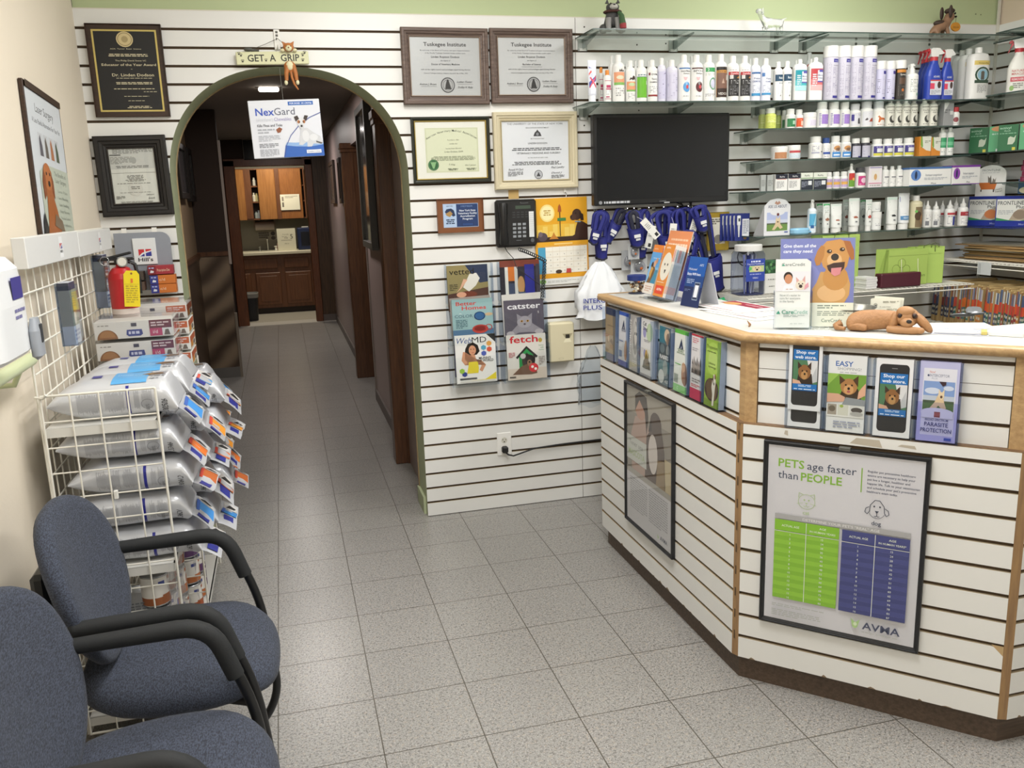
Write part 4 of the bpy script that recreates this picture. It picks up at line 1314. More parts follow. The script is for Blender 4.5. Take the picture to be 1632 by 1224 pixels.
# ---- gold pack and thermometers
q = on_y(1150, 370, -.03)
o = thing('gold_packet', 'gold edged card packet behind the digital thermometers', 'packet', (.76, -.02, 1.29))
mb = MB().box((-.06, -.012, 0), (.07, 0, .2), mat('#b59a3c', .25, .6), .004)
p = Page(mb, (-.06, -.0123, 0), UX, UZ, .13, .2)
p.rect(.12, .18, .8, .86, '#d2cfc2').fine(.18, .68, .6, .84, 3, '#6d6a60', fill=.7).ell(.5, .3, .2, .12, '#77736a')
mb.build('card', o)
for i in range(5):
 o = thing('thermometer_pack', 'blue carded digital thermometer, %s from the front on its hook' % ORD[4 - i], 'thermometer', (.83 - .012 * (4 - i) + .006 * 4, -.035 - .017 * i, 1.34), 0, 'digital thermometers on a hook')
 mb = MB().box((-.034, -.002, 0), (.05, 0, .14), '#26327c')
 p = Page(mb, (-.034, -.0023, 0), UX, UZ, .084, .14)
 p.rect(.5, .17, .97, .8, '#dcdde2').fine(.56, .25, .92, .75, 7, '#8a8da0').ell(.7, .1, .12, .06, '#8d6a4a')
 mb.build('card', o)
 mb = MB().box((-.024, -.01, .08), (-.004, -.0025, .13), '#e4e7ea', .003).box((-.019, -.0105, .1), (-.009, -.0095, .116), '#3a3f45').tube([(-.014, -.006, .08), (-.013, -.006, .02)], [.007, .003], '#e4e7ea', 8)
 mb.build('thermometer', o)
# ---- white carrier bag and the clear bag under it
def bag(name, label, x, y, ztop, zbot, w, m, seed, folds=9, dep=.05, text=None):
 o = thing(name, label, 'bag', (x, y, zbot))
 q = random.Random(seed)
 H = ztop - zbot
 g = []
 for i in range(15):
  t = i / 14
  hw = w * (.16 + .84 * min(1, (t / .55)) ** .8) / 2
  if t > .93:
   hw *= 1.02
  row = []
  for j in range(41):
   s_ = j / 40 * 2 * PI
   rr = 1 + .16 * math.sin(s_ * folds + t * 3) * (1 - t * .6) + .09 * q.uniform(-1, 1)
   row.append((hw * math.cos(s_) * rr, dep * (.25 + .75 * min(1, t * 1.6)) * math.sin(s_) * rr, H * (1 - t) + (.008 * math.sin(s_ * 4) if t > .95 else 0)))
  g.append(row[:-1])
 mb = MB()
 mb.sheet(g, m, True, True)
 mb.build('sack', o)
 if text:
  mb = MB()
  def m3(xx, zz, off):
   a = R(270 - 62 + 124 * xx)
   return Vector((w / 2 * 1.06 * math.cos(a), -.004 - off + dep * 1.06 * math.sin(a), H * (.14 + .3 * zz)))
  p = Page(mb, (0, 0, 0), UX, UZ, w, H * .3, map3=m3)
  p.txt('INTERCEPTOR', .08, .52, .26, '#2b3a8f', 'l', w=.84, bold=.03).txt('PLUS', .08, .12, .26, '#2b3a8f', 'l', w=.38, bold=.02)
  mb.build('lettering', o)
 return o
BAGW = mat('#e3e6ea', .45, bump=.5, bscale=25)
bag('carrier_bag', 'white plastic carrier bag with blue lettering, hung beside the counter end', .085, -.075, 1.27, .985, .25, BAGW, 5, text=1)
bag('clear_bag', 'clear plastic bag hung low between the dispenser and the counter end', .045, -.06, .84, .53, .16, glassy('clear_bag_film', '#eef1f4', 1.3, .12), 8, 7)
# ============================================================ GLASS SHELVES
SD = .25
SZ = [on_y(1225, 49, -SD).z, on_y(1100, 161, -SD).z, on_y(1398, 202, -SD).z, on_y(1420, 250, -SD).z, on_y(1420, 298, -SD).z, on_y(1420, 366.7, -SD).z]
BRK = glassy('bracket_acrylic', '#d0d5d3', 1.4, .08)
def shelf(X0, X1, z, label, d=SD, rz=0, org=None, brackets=()):
 o = thing('glass_shelf', label, 'shelf', org or (X0, -.001, z), rz, 'glass shelves on the slatwall')
 w = X1 - X0
 mb = MB()
 mb.add([(0, -d, 0), (w, -d, 0), (w, 0, 0), (0, 0, 0)], [(0, 1, 2, 3)], SHELFG)
 for a, b_ in (((0, -d), (w, -d)), ((w, -d), (w, 0)), ((0, 0), (0, -d))):
  mb.add([(a[0], a[1], -.006), (b_[0], b_[1], -.006), (b_[0], b_[1], 0), (a[0], a[1], 0)], [(0, 1, 2, 3)], SHELFE)
 mb.build('pane', o)
 for x in brackets:
  mb = MB().box((x - .024, -.004, -.06), (x + .024, 0, -.0065), mat('#a3a8a4', .3, .3), .001)
  mb.box((x - .016, -.008, -.06), (x + .016, -.0045, -.048), '#d9dad6')
  mb.prism([(-.004, -.0065), (-d * .9, -.0065), (-d * .9, -.012), (-.004, -.054)], x - .003, x + .003, BRK, 'yz')
  mb.build('bracket', o)
 return o
shelf(.0, 1.222, SZ[0], 'topmost glass shelf, the half carrying the schnauzer and clear figurines', brackets=(.035, .515, 1.08))
shelf(1.226, 2.44, SZ[0], 'topmost glass shelf, the half carrying the brown puppy figurine', brackets=(.0 + .02, .44, .98))
shelf(-.02, 1.07, SZ[1], 'long glass shelf of shampoo bottles, the half above the television', brackets=(.055, .535, 1.0))
shelf(1.074, 2.2, SZ[1], 'long glass shelf of shampoo bottles, the half with the blue trigger sprays', brackets=(.05, .55, 1.05))
shelf(.86, 2.12, SZ[2], 'glass shelf with purple labelled tablet bottles', brackets=(.06, .6, 1.12))
shelf(.9, 2.12, SZ[3], 'glass shelf with orange cartons and yellow banded pots', brackets=(.06, .6, 1.12))
shelf(.84, 2.14, SZ[4], 'glass shelf with long blue and purple cartons', brackets=(.08, .64, 1.14))
shelf(.86, 2.1, SZ[5], 'lowest glass shelf, with squeeze tubes and nozzle bottles', brackets=(.06, .6, 1.12))
# on the side wall: they turn the corner
shelf(0, 1.0, SZ[1] + .02, 'glass shelf on the side wall carrying the white trigger spray', rz=-PI / 2, org=(XR - .001, -.01, SZ[1] + .02), brackets=(.06, .6))
shelf(0, 1.0, 1.752, 'glass shelf on the side wall carrying the green cartons', rz=-PI / 2, org=(XR - .001, -.01, 1.752), brackets=(.06, .6))
shelf(0, 1.0, 1.592, 'glass shelf on the side wall under the maroon cartons', rz=-PI / 2, org=(XR - .001, -.3, 1.592), brackets=(.06, .6))
shelf(0, 1.0, SZ[0] + .005, 'topmost glass shelf on the side wall', rz=-PI / 2, org=(XR - .001, -.26, SZ[0] + .005), brackets=(.06, .6))
def cyl_map(r, z0, h, arc=62, sy=1.0):
 def f(x, z, off):
  a = R(270 - arc + 2 * arc * x)
  return Vector(((r + .0004 + off) * math.cos(a), (r + .0004 + off) * math.sin(a) * sy, z0 + h * z))
 return f
def ops(p, spec):
 for q in spec:
  k = q[0]
  if k == 'r':
   p.rect(*q[1:])
  elif k == 't':
   p.txt(q[1], q[2], q[3], q[4], q[5], w=q[6] if len(q) > 6 else None, bold=.02)
  elif k == 'e':
   p.ell(*q[1:], n=14)
  elif k == 'o':
   p.ring(*q[1:], n=16)
  elif k == 'f':
   p.fine(*q[1:], fill=.55)
  elif k == 'p':
   p.pg(*q[1:])
KNAME = dict(tall='shampoo_bottle', can='aerosol_can', pill='tablet_bottle', jar='jar', noz='nozzle_bottle', tube='squeeze_tube', spray='spray_bottle', pump='pump_bottle', box='carton', trig='trigger_spray', jug='bottle')
KCAT = dict(tall='bottle', can='can', pill='bottle', jar='jar', noz='bottle', tube='tube', spray='bottle', pump='bottle', box='box', trig='spray bottle', jug='bottle')
def make_item(kind, w, h, body, cap, spec, label, loc, group, dep=None, rz=0, bands=()):
 o = thing(KNAME[kind], label, KCAT[kind], loc, rz, group)
 r = w / 2 * .985
 B = mat(body, .35) if isinstance(body, str) else body
 K = mat(cap, .4) if isinstance(cap, str) else cap
 mb, mc, ml = MB(), MB(), MB()
 lab = None
 if kind in ('tall', 'pill', 'noz', 'spray', 'jug', 'jar', 'can'):
  fr = dict(tall=(.75, .85), pill=(.66, .76), noz=(.6, .7), spray=(.66, .75), jug=(.8, .9), jar=(.68, .7), can=(.79, .8))[kind]
  zs, zn = h * fr[0], h * fr[1]
  nr = r * dict(tall=.46, pill=.72, noz=.5, spray=.4, jug=.28, jar=.95, can=.95)[kind]
  sy = .62 if kind == 'jug' else 1
  if kind == 'jug':
   mb.rsec([(r * .95, r * sy * .9, 0), (r, r * sy, .006), (r, r * sy, zs), (r * .8, r * sy * .8, zs + (zn - zs) * .7), (nr, nr, zn)], B, 28, 3.2)
  else:
   mb.lathe([(r * .9, 0), (r, .004), (r, zs), (r * .93, zs + (zn - zs) * .4), (r * .75, zs + (zn - zs) * .75), (nr, zn)], B, 24)
  if kind == 'noz':
   mc.lathe([(nr * 1.15, zn), (nr * 1.15, zn + (h - zn) * .3), (nr * .6, zn + (h - zn) * .42), (nr * .25, h * .985), (nr * .15, h)], K, 14)
  elif kind == 'spray':
   mc.lathe([(nr * 1.1, zn), (nr * 1.1, zn + (h - zn) * .45), (nr * .8, zn + (h - zn) * .5), (nr * .8, h)], K, 14).box((-.003, -nr * 1.4, h * .93), (.003, -nr * .6, h * .96), K)
  else:
   cr = nr * 1.08 if kind != 'can' else r * 1.0
   mc.lathe([(cr, zn - .001), (cr, h - .002), (cr - .002, h)], K, 20)
  for (a, b_, c) in bands:
   mb.lathe([(r + .0003, h * a), (r + .0003, h * b_)], mat(c, .35), 24, cap=False) if kind != 'jug' else None
  if spec:
   lab = Page(ml, (0, 0, 0), UX, UZ, r * 2.16, zs * .92, map3=cyl_map(r, zs * .05, zs * .92, sy=1) if kind != 'jug' else None, rough=.35)
   if kind == 'jug':
    lab = Page(ml, (0, 0, 0), UX, UZ, r * 1.8, zs * .92, rough=.35, map3=lambda x, z, f: Vector((r * 1.8 * (x - .5), -r * sy * max(0, 1 - abs(1.8 * (x - .5)) ** 3.2) ** .3125 * .995 - .0006 - f, zs * (.05 + .92 * z))))
 elif kind == 'tube':
  hc = h * .16
  secs = [(r * .82, r * .8, hc), (r * .86, r * .8, hc + .004), (r * .92, r * .55, h * .6), (r, .004, h * .94), (r, .0015, h)]
  mb.rsec(secs, B, 20, 2.4)
  mc.lathe([(r * .78, 0), (r * .78, hc)], K, 18)
  def f(x, z, off):
   a = R(270 - 58 + 116 * x)
   zz = hc + .006 + (h * .98 - hc - .006) * z
   t = min(1, max(0, (zz - hc) / (h * .94 - hc)))
   rx = r * (.86 + .14 * t)
   ry = r * .8 * (1 - t) ** .9 + .0022
   return Vector((rx * math.cos(a) * 1.03, ry * math.sin(a) - .0012 - off, zz))
  if spec:
   lab = Page(ml, (0, 0, 0), UX, UZ, r * 1.9, h * .8, map3=f, rough=.3)
 elif kind == 'box':
  d = dep or w * .6
  mb.box((-w / 2 * .985, -d / 2, 0), (w / 2 * .985, d / 2, h), B, .0012)
  if spec:
   lab = Page(ml, (-w / 2 * .985, -d / 2 - .0003, 0), UX, UZ, w * .985, h, rough=.35)
  if bands:
   for (a, b_, c) in bands:
    Page(mb, (-w / 2 * .985 - .0003, d / 2, 0), (0, -1, 0), UZ, d, h).rect(0, a, 1, b_, c)
    if b_ >= 1:
     mb.box((-w / 2 * .98, -d / 2 + .001, h), (w / 2 * .98, d / 2 - .001, h + .0006), c)
 elif kind == 'trig':
  zs = h * .6
  mb.rsec([(r * .98, r * .6, 0), (r, r * .62, .006), (r, r * .62, h * .46), (r * .8, r * .52, h * .58), (r * .45, r * .42, h * .7), (r * .4, r * .4, h * .76)], B, 24, 3)
  rd = mat(cap, .35)
  mc.lathe([(r * .44, h * .755), (r * .44, h * .83)], rd, 16)
  hw = mat('#e9e9e6', .35)
  mc.prism([(-r * .5, h * .84), (-r * .62, h * .97), (-r * .4, h), (r * .5, h), (r * 1.2, h * .9), (r * .95, h * .885), (r * .42, h * .87), (r * .36, h * .83), (-r * .36, h * .83)], -r * .28, r * .28, hw)
  mc.prism([(-r * .63, h * .96), (-r * .8, h * .99), (-r * .98, h * .97), (-r * 1.02, h * .93), (-r * .66, h * .93)], -r * .2, r * .2, rd)
  mc.prism([(-r * .5, h * .93), (-r * .78, h * .93), (-r * .95, h * .78), (-r * 1.1, h * .74), (-r * .95, h * .82)], -r * .14, r * .14, rd)
  if spec:
   lab = Page(ml, (-r * .8, -r * .622, h * .05), UX, UZ, r * 1.6, h * .4, rough=.35)
 if kind == 'tall' and w > .05 and dep == 'wide':
  pass
 bo = mb.build('body', o)
 if mc.v:
  mc.build('cap', o)
 if lab:
  ops(lab, spec)
  ml.build('printed_label', bo)
 return o
# label recipes ---------------------------------------------------------------
G_, B_, K_ = '#9a9ba0', '#5d6fa8', '#2c2c30'
FINE = ('f', .12, .08, .88, .4, 6, '#a7a8ae')
L_tube = [('r', 0, 0, 1, 1, '#dfe3ee'), ('r', .1, .78, .9, .95, '#3a4fae'), ('p', [(.05, .55), (.9, .75), (.95, .6), (.1, .42)], '#c9d0e4'), ('p', [(.0, .35), (.95, .58), (.95, .42), (.0, .2)], '#3a3f9a'), ('p', [(.1, .5), (.25, .52), (.98, .22), (.85, .18)], '#d23f55'), ('p', [(.0, .2), (.1, .18), (.95, .5), (.95, .58)], '#d23f55'), ('p', [(0, .62), (.35, .72), (.4, .66), (0, .55)], '#d85a52')]
L_org = [('r', .05, .1, .95, .12, '#b03a62'), ('r', .05, .9, .95, .92, '#b03a62'), ('r', .25, .6, .8, .72, '#b83a66'), ('r', .2, .52, .9, .57, '#b83a66'), ('r', .2, .17, .6, .22, '#b83a66'), ('f', .2, .28, .9, .48, 3, '#b9bbc0')]
L_peach = [('r', .0, .55, .92, .86, '#dd9a74'), ('r', .0, .47, .92, .55, '#7eb25e'), ('e', .5, .7, .3, .06, '#d6d3b8'), ('p', [(.4, .88), (.46, .96), (.52, .9), (.6, .97), (.68, .9), (.8, .94), (.8, .88)], '#3a2a22'), ('f', .15, .12, .85, .4, 4, '#a7a8a8')]
L_dogs = [('r', .0, .38, .92, .66, '#dd9a74'), ('r', .0, .32, .92, .38, '#7eb25e'), ('e', .5, .56, .3, .06, '#b9cfa2'), ('p', [(.25, .7), (.35, .8), (.5, .78), (.6, .86), (.8, .84), (.85, .7), (.7, .75), (.6, .7), (.45, .74)], '#3a2a22'), ('f', .15, .06, .85, .26, 4, '#a7a8a8')]
L_grn = [('r', 0, .1, 1, .8, '#6ab22e'), ('r', .0, .8, 1, .815, '#2f5a7a'), ('f', .1, .84, .9, .9, 1, '#5d7a8c'), ('r', .85, .55, .98, .68, '#dfeee0')]
L_dvm = [('r', 0, .14, 1, .2, '#8d2f30'), ('r', .05, .86, .2, .95, '#7a2c33'), ('t', 'DVM', .55, .86, .06, '#3a3a44', .5), ('t', 'Tar-C', .55, .7, .06, '#4a4a50', .5), ('t', 'SHAMPOO', .5, .6, .05, '#4a4a50', .7), ('f', .15, .26, .9, .5, 4, '#a7a8ae')]
L_lav = [('r', 0, .05, 1, .95, '#c6c4dc'), ('f', .1, .5, .95, .7, 3, '#8480a4'), ('f', .1, .15, .95, .45, 5, '#a3a0be'), ('p', [(.5, .85), (.8, .92), (.9, .88)], '#8480a4')]
L_lav2 = [('r', 0, .05, 1, .95, '#cfcde0'), ('f', .25, .08, .55, .88, 16, '#8d89ab'), ('f', .0, .08, .2, .88, 16, '#a3a0be'), ('f', .7, .3, .98, .8, 8, '#8d89ab')]
def L_disc(a, b_, t1, t2, top):
 return [('r', 0, .95, 1, .99, top), ('t', t1, .5, .86, .055, '#4a4a50', .75), ('t', t2, .55, .79, .045, '#5d5d62', .5), ('e', .55, .4, .27, .16, a), ('p', [(.55, .4), (.8, .46), (.8, .34)], b_), ('p', [(.55, .4), (.4, .54), (.62, .56)], b_), ('e', .58, .4, .1, .06, '#c94a50'), ('p', [(.3, .7), (.6, .7), (.5, .6), (.4, .6)], '#e2b9bd'), ('f', .3, .1, .7, .14, 1, '#a7a8ae')]
L_oval = [('r', .1, .86, .95, .99, '#3f9a5a'), ('t', '2', .3, .88, .09, '#dfeee0'), ('f', .1, .74, .9, .82, 2, '#a7b5a7'), ('o', .68, .5, .3, .19, .2, '#5d9a7c'), ('e', .68, .5, .2, .13, '#c9cbe0'), ('f', .1, .1, .9, .2, 2, '#a7a8ae')]
L_ved = [('r', 0, .08, 1, 1, '#4d342b'), ('r', 0, .9, 1, 1, '#26201e'), ('r', 0, .82, 1, .9, '#c08a44'), ('t', 'Aloe & Oatmeal', .5, .84, .04, '#3a2a1c', .8), ('r', 0, .35, 1, .82, '#7a5a4c'), ('p', [(.4, .5), (.5, .66), (.6, .5)], '#b59a88'), ('r', 0, .08, 1, .34, '#33221d'), ('t', 'VEDCO', .5, .15, .07, '#e2ddd6', .7), ('r', .78, .6, .96, .76, '#d9d5cc'), ('r', 0, .08, .04, .9, '#c08a44')]
L_dur = [('f', .1, .92, .6, .95, 1, '#8d8d90'), ('r', 0, .12, 1, .86, '#2b2b2c'), ('r', 0, .78, 1, .88, '#b02f36'), ('t', 'DuraShield', .55, .8, .055, '#e6cfcf', .75), ('p', [(.6, .68), (.95, .78), (.95, .68)], '#c98a3a'), ('r', .1, .66, .35, .78, '#d5d3d0'), ('f', .2, .5, .95, .62, 3, '#c9c9c9'), ('f', .1, .16, .95, .45, 6, '#77777a')]
L_blue = [('r', 0, .86, 1, .92, '#4a78b0'), ('t', 'DVM', .5, .865, .045, '#24426e', .6), ('t', 'Pramox', .5, .68, .06, '#5c6688', .6), ('t', 'CREME RINSE', .5, .58, .06, '#6a76a0', .85), ('f', .1, .25, .9, .5, 5, '#a9b0c4'), ('r', 0, .13, 1, .22, '#3f8fc0')]
L_blue2 = [('r', .0, .78, .25, .9, '#4a78b0'), ('t', 'Pramox', .6, .68, .055, '#5c6688', .5), ('t', 'SHAMPOO', .6, .58, .05, '#6a76a0', .6), ('f', .1, .25, .9, .5, 5, '#a9b0c4'), ('r', 0, .16, 1, .23, '#3f8fc0')]
L_navy = [('r', 0, .68, 1, .92, '#1f4560'), ('t', 'Relief', .62, .76, .08, '#dfe7ea', .5), ('f', .4, .58, .9, .64, 1, '#7a8a90'), ('f', .3, .2, .9, .5, 6, '#b9c3c4'), ('p', [(.5, .14), (.62, .2), (.6, .12)], K_)]
def L_teal(a, b_, c):
 return [('r', 0, .62, 1, .95, a), ('r', 0, .45, 1, .62, b_), ('r', 0, .28, 1, .45, c), ('r', .5, .55, .98, .9, '#dfe5ee'), ('r', .62, .84, .98, .92, '#5a55a5'), ('t', 'Micro', .74, .72, .05, '#3a3f66', .4), ('t', 'Shampoo', .74, .64, .045, '#3a3f66', .4), ('r', .5, .53, .98, .57, '#5a55a5'), ('f', .1, .4, .45, .8, 6, '#c9d9dd')]
L_can = [('r', 0, 0, 1, 1, '#c3c1ce'), ('r', .42, .9, .85, .985, '#35318a'), ('t', 'Virbac', .63, .925, .025, '#cfd0ea', .3), ('t', 'Knockout', .63, .81, .03, '#77748c', .4), ('f', .4, .15, .9, .78, 16, '#9b98b0'), ('f', .02, .05, .3, .9, 22, '#a9a6b8'), ('r', .42, .01, .88, .07, '#35318a')]
L_can2 = [('r', 0, 0, 1, 1, '#c6c5dc'), ('r', .5, .86, .95, .97, '#35318a'), ('f', .45, .15, .9, .78, 10, '#9b98b8'), ('f', .05, .2, .3, .7, 8, '#77748c'), ('r', .5, .01, .95, .06, '#35318a')]
L_dark = [('r', 0, 0, 1, .92, '#2f2a26'), ('r', 0, .9, 1, 1, '#c5812f'), ('t', 'Synergy', .55, .8, .06, '#d9d5cc', .6), ('r', .2, .5, .85, .72, '#5a4334'), ('f', .15, .1, .85, .45, 6, '#6d665e'), ('e', .5, .3, .1, .05, '#c9702f')]
L_wspr = [('f', .15, .3, .75, .9, 8, '#a9b0ac'), ('e', .85, .6, .13, .12, '#2f5f48'), ('r', .6, .15, .95, .27, '#9fc0ae')]
L_trig = [('t', 'ADAMS', .5, .95, .09, '#dfe2ee', .5), ('r', .02, .12, .98, .82, '#d9dbe4'), ('r', .02, .78, .98, .84, '#c94a4a'), ('r', .02, .4, .38, .68, '#dd4a66'), ('e', .76, .6, .15, .17, '#4a3634'), ('f', .1, .16, .9, .36, 3, '#a3a5b0')]
L_jug = [('r', .05, .84, 1, .95, '#dcc470'), ('t', 'ShampooPlus', .55, .87, .03, '#6d5d2a', .6), ('o', .52, .59, .42, .2, .22, '#34503f'), ('e', .52, .59, .3, .145, '#8fb9cc'), ('p', [(.42, .46), (.42, .66), (.48, .68), (.56, .68), (.62, .66), (.62, .46)], '#5d564e'), ('r', .1, .37, .92, .45, '#3a4f40'), ('f', .25, .12, .8, .34, 6, '#a7a8a8')]
S2G = 'bottles on the long shampoo shelf'
def place(shelf_i, rows, group, where, y0=-.19):
 z = SZ[shelf_i]
 seen = {}
 for q in rows:
  u0, u1, vt, kind, body, cap, spec, desc = q[:8]
  y = y0 + (q[8] if len(q) > 8 else 0)
  kw = q[9] if len(q) > 9 else {}
  uc = (u0 + u1) / 2
  vb = 0
  # find the image height of the shelf top at this depth
  lo, hi = 0, 1224
  for _ in range(30):
   m_ = (lo + hi) / 2
   if on_y(uc, m_, y).z > z:
    lo = m_
   else:
    hi = m_
  vb = lo
  a, b_, t_ = on_y(u0, vb, y), on_y(u1, vb, y), on_y(uc, vt, y)
  seen[desc] = seen.get(desc, 0) + 1
  many = sum(1 for r_ in rows if r_[7] == desc) > 1
  lab = '%s, %s from the left on %s' % (desc, ORD[seen[desc] - 1], where) if many else '%s on %s' % (desc, where)
  make_item(kind, (b_.x - a.x), t_.z - z, body, cap, spec, lab, ((a.x + b_.x) / 2, y, z + .0004), group, **kw)
W_ = '#e6e6e3'
place(1, [
 (937, 951, 96, 'tube', '#dfe3ee', '#e9ecf2', L_tube, 'white tube with blue and red crossed bands', -.02),
 (954, 963, 107.5, 'tall', W_, '#dd8a35', L_org, 'small orange capped bottle standing behind another', .07),
 (962, 974, 112, 'tall', W_, '#dd8a35', L_org, 'small orange capped bottle with crimson print'),
 (970, 981, 89, 'tall', W_, W_, None, 'plain tall white bottle at the back', .1),
 (976, 995, 88, 'tall', W_, W_, L_peach, 'tall white bottle with a peach and green label'),
 (995.5, 1002, 101, 'tall', W_, W_, None, 'plain white bottle behind the dog silhouette bottle', .1),
 (996.5, 1012.3, 97, 'tall', W_, W_, L_dogs, 'short white bottle with dark dog silhouettes'),
 (1009, 1017, 96.5, 'tall', W_, W_, None, 'plain white bottle behind the bright green label', .1),
 (1012.8, 1030, 96, 'tall', W_, W_, L_grn, 'white bottle with a large bright green label'),
 (1030, 1037, 97, 'tall', W_, W_, None, 'plain white bottle behind the red striped label', .1),
 (1030.5, 1047, 96, 'tall', W_, W_, L_dvm, 'white bottle with a thin dark red stripe'),
 (1047.5, 1060.5, 93, 'tall', '#d5d4e2', W_, L_lav, 'narrow lavender bottle'),
 (1059, 1066, 98, 'tall', W_, W_, None, 'plain white bottle behind the lavender pair', .1),
 (1061, 1078.5, 96, 'tall', '#d5d4e2', W_, L_lav2, 'lavender bottle covered in small print'),
 (1079, 1098.7, 88, 'tall', W_, W_, L_disc('#5b9ad0', '#8fb9e0', 'Universal Medicated', 'Shampoo', '#4a78b0'), 'white bottle with a blue disc'),
 (1097, 1106, 90, 'tall', W_, W_, None, 'plain white bottle behind the two disc labels', .1),
 (1099, 1118.7, 88, 'tall', W_, W_, L_disc('#5d2f33', '#8d8a8c', 'BPO-3', 'Shampoo', '#5d3a3a'), 'white bottle with a brown disc'),
 (1119, 1137.5, 88, 'tall', W_, '#e9e9e2', L_oval, 'white bottle with a green ring and green top label'),
 (1138, 1156.5, 87, 'tall', W_, W_, L_ved, 'white bottle with a dark brown label'),
 (1157, 1175.7, 89.5, 'tall', W_, W_, L_dur, 'black and red labelled bottle next to the brown label'),
 (1176, 1194, 89.5, 'tall', W_, W_, L_dur, 'black and red labelled bottle next to the pale blue labels'),
 (1191, 1197, 94, 'tall', W_, W_, None, 'plain white bottle behind the black and blue labels', .1),
 (1194.6, 1210, 93, 'tall', '#dfe1ea', W_, L_blue, 'pale bottle with a blue top line and blue foot stripe'),
 (1210.6, 1226.5, 93.5, 'tall', '#dfe1ea', W_, L_blue2, 'pale bottle with a blue foot stripe and small blue patch'),
 (1232, 1245.3, 99, 'tall', W_, W_, L_navy, 'white bottle with a dark teal band, nearer the television'),
 (1245.8, 1259.5, 98, 'tall', W_, W_, L_navy, 'white bottle with a dark teal band, beside the turquoise bottles'),
 (1261.5, 1272, 96, 'jug', W_, W_, None, 'turquoise bottle standing behind', .09, dict(bands=())),
 (1262.5, 1283, 95, 'jug', W_, W_, L_teal('#1f8f9e', '#4bb0b8', '#a9d6d8'), 'white bottle with a turquoise faded label'),
 (1281, 1293, 84, 'tall', '#c9cbcb', '#c3c5c4', None, 'grey capped bottle at the back', .12),
 (1284, 1297, 94, 'jug', '#a93a40', W_, None, 'red bottle standing behind', .07),
 (1286.8, 1308, 92, 'jug', W_, W_, L_teal('#b8434a', '#cf6d70', '#e2b0b0'), 'white bottle with a red faded label'),
 (1311, 1331.5, 74, 'can', '#c3c1ce', W_, L_can, 'tall lavender grey can with a white lid'),
 (1332, 1351, 74, 'can', '#c3c1ce', W_, L_can, 'tall lavender grey can with a white lid'),
 (1351.5, 1371, 74, 'can', '#c3c1ce', W_, L_can, 'tall lavender grey can with a white lid'),
 (1371.5, 1392, 74, 'can', '#c3c1ce', W_, L_can, 'tall lavender grey can with a white lid'),
 (1392.8, 1408, 98, 'can', '#c6c5dc', W_, L_can2, 'short lavender can with a white lid'),
 (1408.6, 1423, 98, 'can', '#c6c5dc', W_, L_can2, 'short lavender can beside the dark can'),
 (1423.6, 1439.5, 97, 'can', '#2f2a26', W_, L_dark, 'dark brown can with a white lid and a green dot'),
 (1441, 1449, 103, 'spray', W_, W_, None, 'white pump spray at the back', .1),
 (1441.5, 1459.5, 102, 'spray', W_, W_, L_wspr, 'white pump spray with a small green emblem'),
 (1460, 1478, 81, 'trig', '#2a3f9a', '#b8343c', None, 'blue trigger spray farthest back', .14),
 (1466, 1488, 79, 'trig', '#2a3f9a', '#b8343c', None, 'blue trigger spray second from the back', .07),
 (1472, 1496, 77, 'trig', '#2d45a8', '#b8343c', L_trig, 'blue trigger spray with a white label, in front'),
 (1496.5, 1515, 79, 'trig', '#2d45a8', '#b8343c', L_trig, 'blue trigger spray with a white label, beside the white bottles'),
 (1516, 1540, 80, 'jug', W_, W_, L_jug, 'white flat bottle farthest back of three', .16),
 (1526, 1552, 78, 'jug', W_, W_, L_jug, 'white flat bottle, middle one of three', .08),
 (1539, 1569, 76, 'jug', W_, W_, L_jug, 'white flat bottle with a cat emblem, in front'),
], S2G, 'the shampoo shelf')
L_yg = [('f', .1, .55, .9, .9, 4, '#e6ecb0'), ('f', .1, .1, .9, .45, 4, '#b0bd5a'), ('r', 0, .48, 1, .53, '#e6ecb0')]
L_gr = [('r', 0, .1, 1, .78, '#2f7a4c'), ('r', .5, .3, .9, .6, '#a9cdb2'), ('f', .1, .15, .45, .6, 4, '#7fb08f')]
L_or = [('r', 0, .1, 1, .85, '#d5562c'), ('r', .5, .2, .85, .6, '#e2c3b0'), ('f', .1, .65, .9, .8, 2, '#efc9b5')]
L_pu = [('r', .25, .2, 1, .8, '#9a7cc4'), ('f', .4, .3, .95, .7, 4, '#c9b9e2'), ('f', .05, .1, .22, .9, 8, '#8d89ab')]
L_cat = [('r', 0, .3, .3, .75, '#4a4580'), ('r', 0, .08, 1, .95, '#cfd0d6'), ('r', 0, .4, .22, .85, '#3a3580'), ('p', [(.5, .2), (.5, .5), (.55, .6), (.65, .6), (.75, .2)], '#3d3b42'), ('f', .3, .75, .95, .9, 2, '#77747c')]
L_dc = [('r', 0, .05, 1, .95, '#d3d4d9'), ('f', .2, .65, .95, .85, 2, '#77747c'), ('p', [(.15, .4), (.3, .55), (.4, .45), (.3, .38)], '#4a4247'), ('p', [(.45, .3), (.6, .5), (.8, .55), (.9, .3)], '#a5452f')]
L_dog = [('r', 0, .05, 1, .95, '#e2e0da'), ('f', .2, .75, .95, .88, 2, '#9a5a4a'), ('p', [(.25, .25), (.3, .55), (.2, .6), (.3, .68), (.45, .55), (.8, .52), (.88, .25), (.78, .25), (.7, .4), (.45, .4), (.35, .25)], '#c06a3a'), ('f', .2, .08, .9, .15, 1, '#b0705a')]
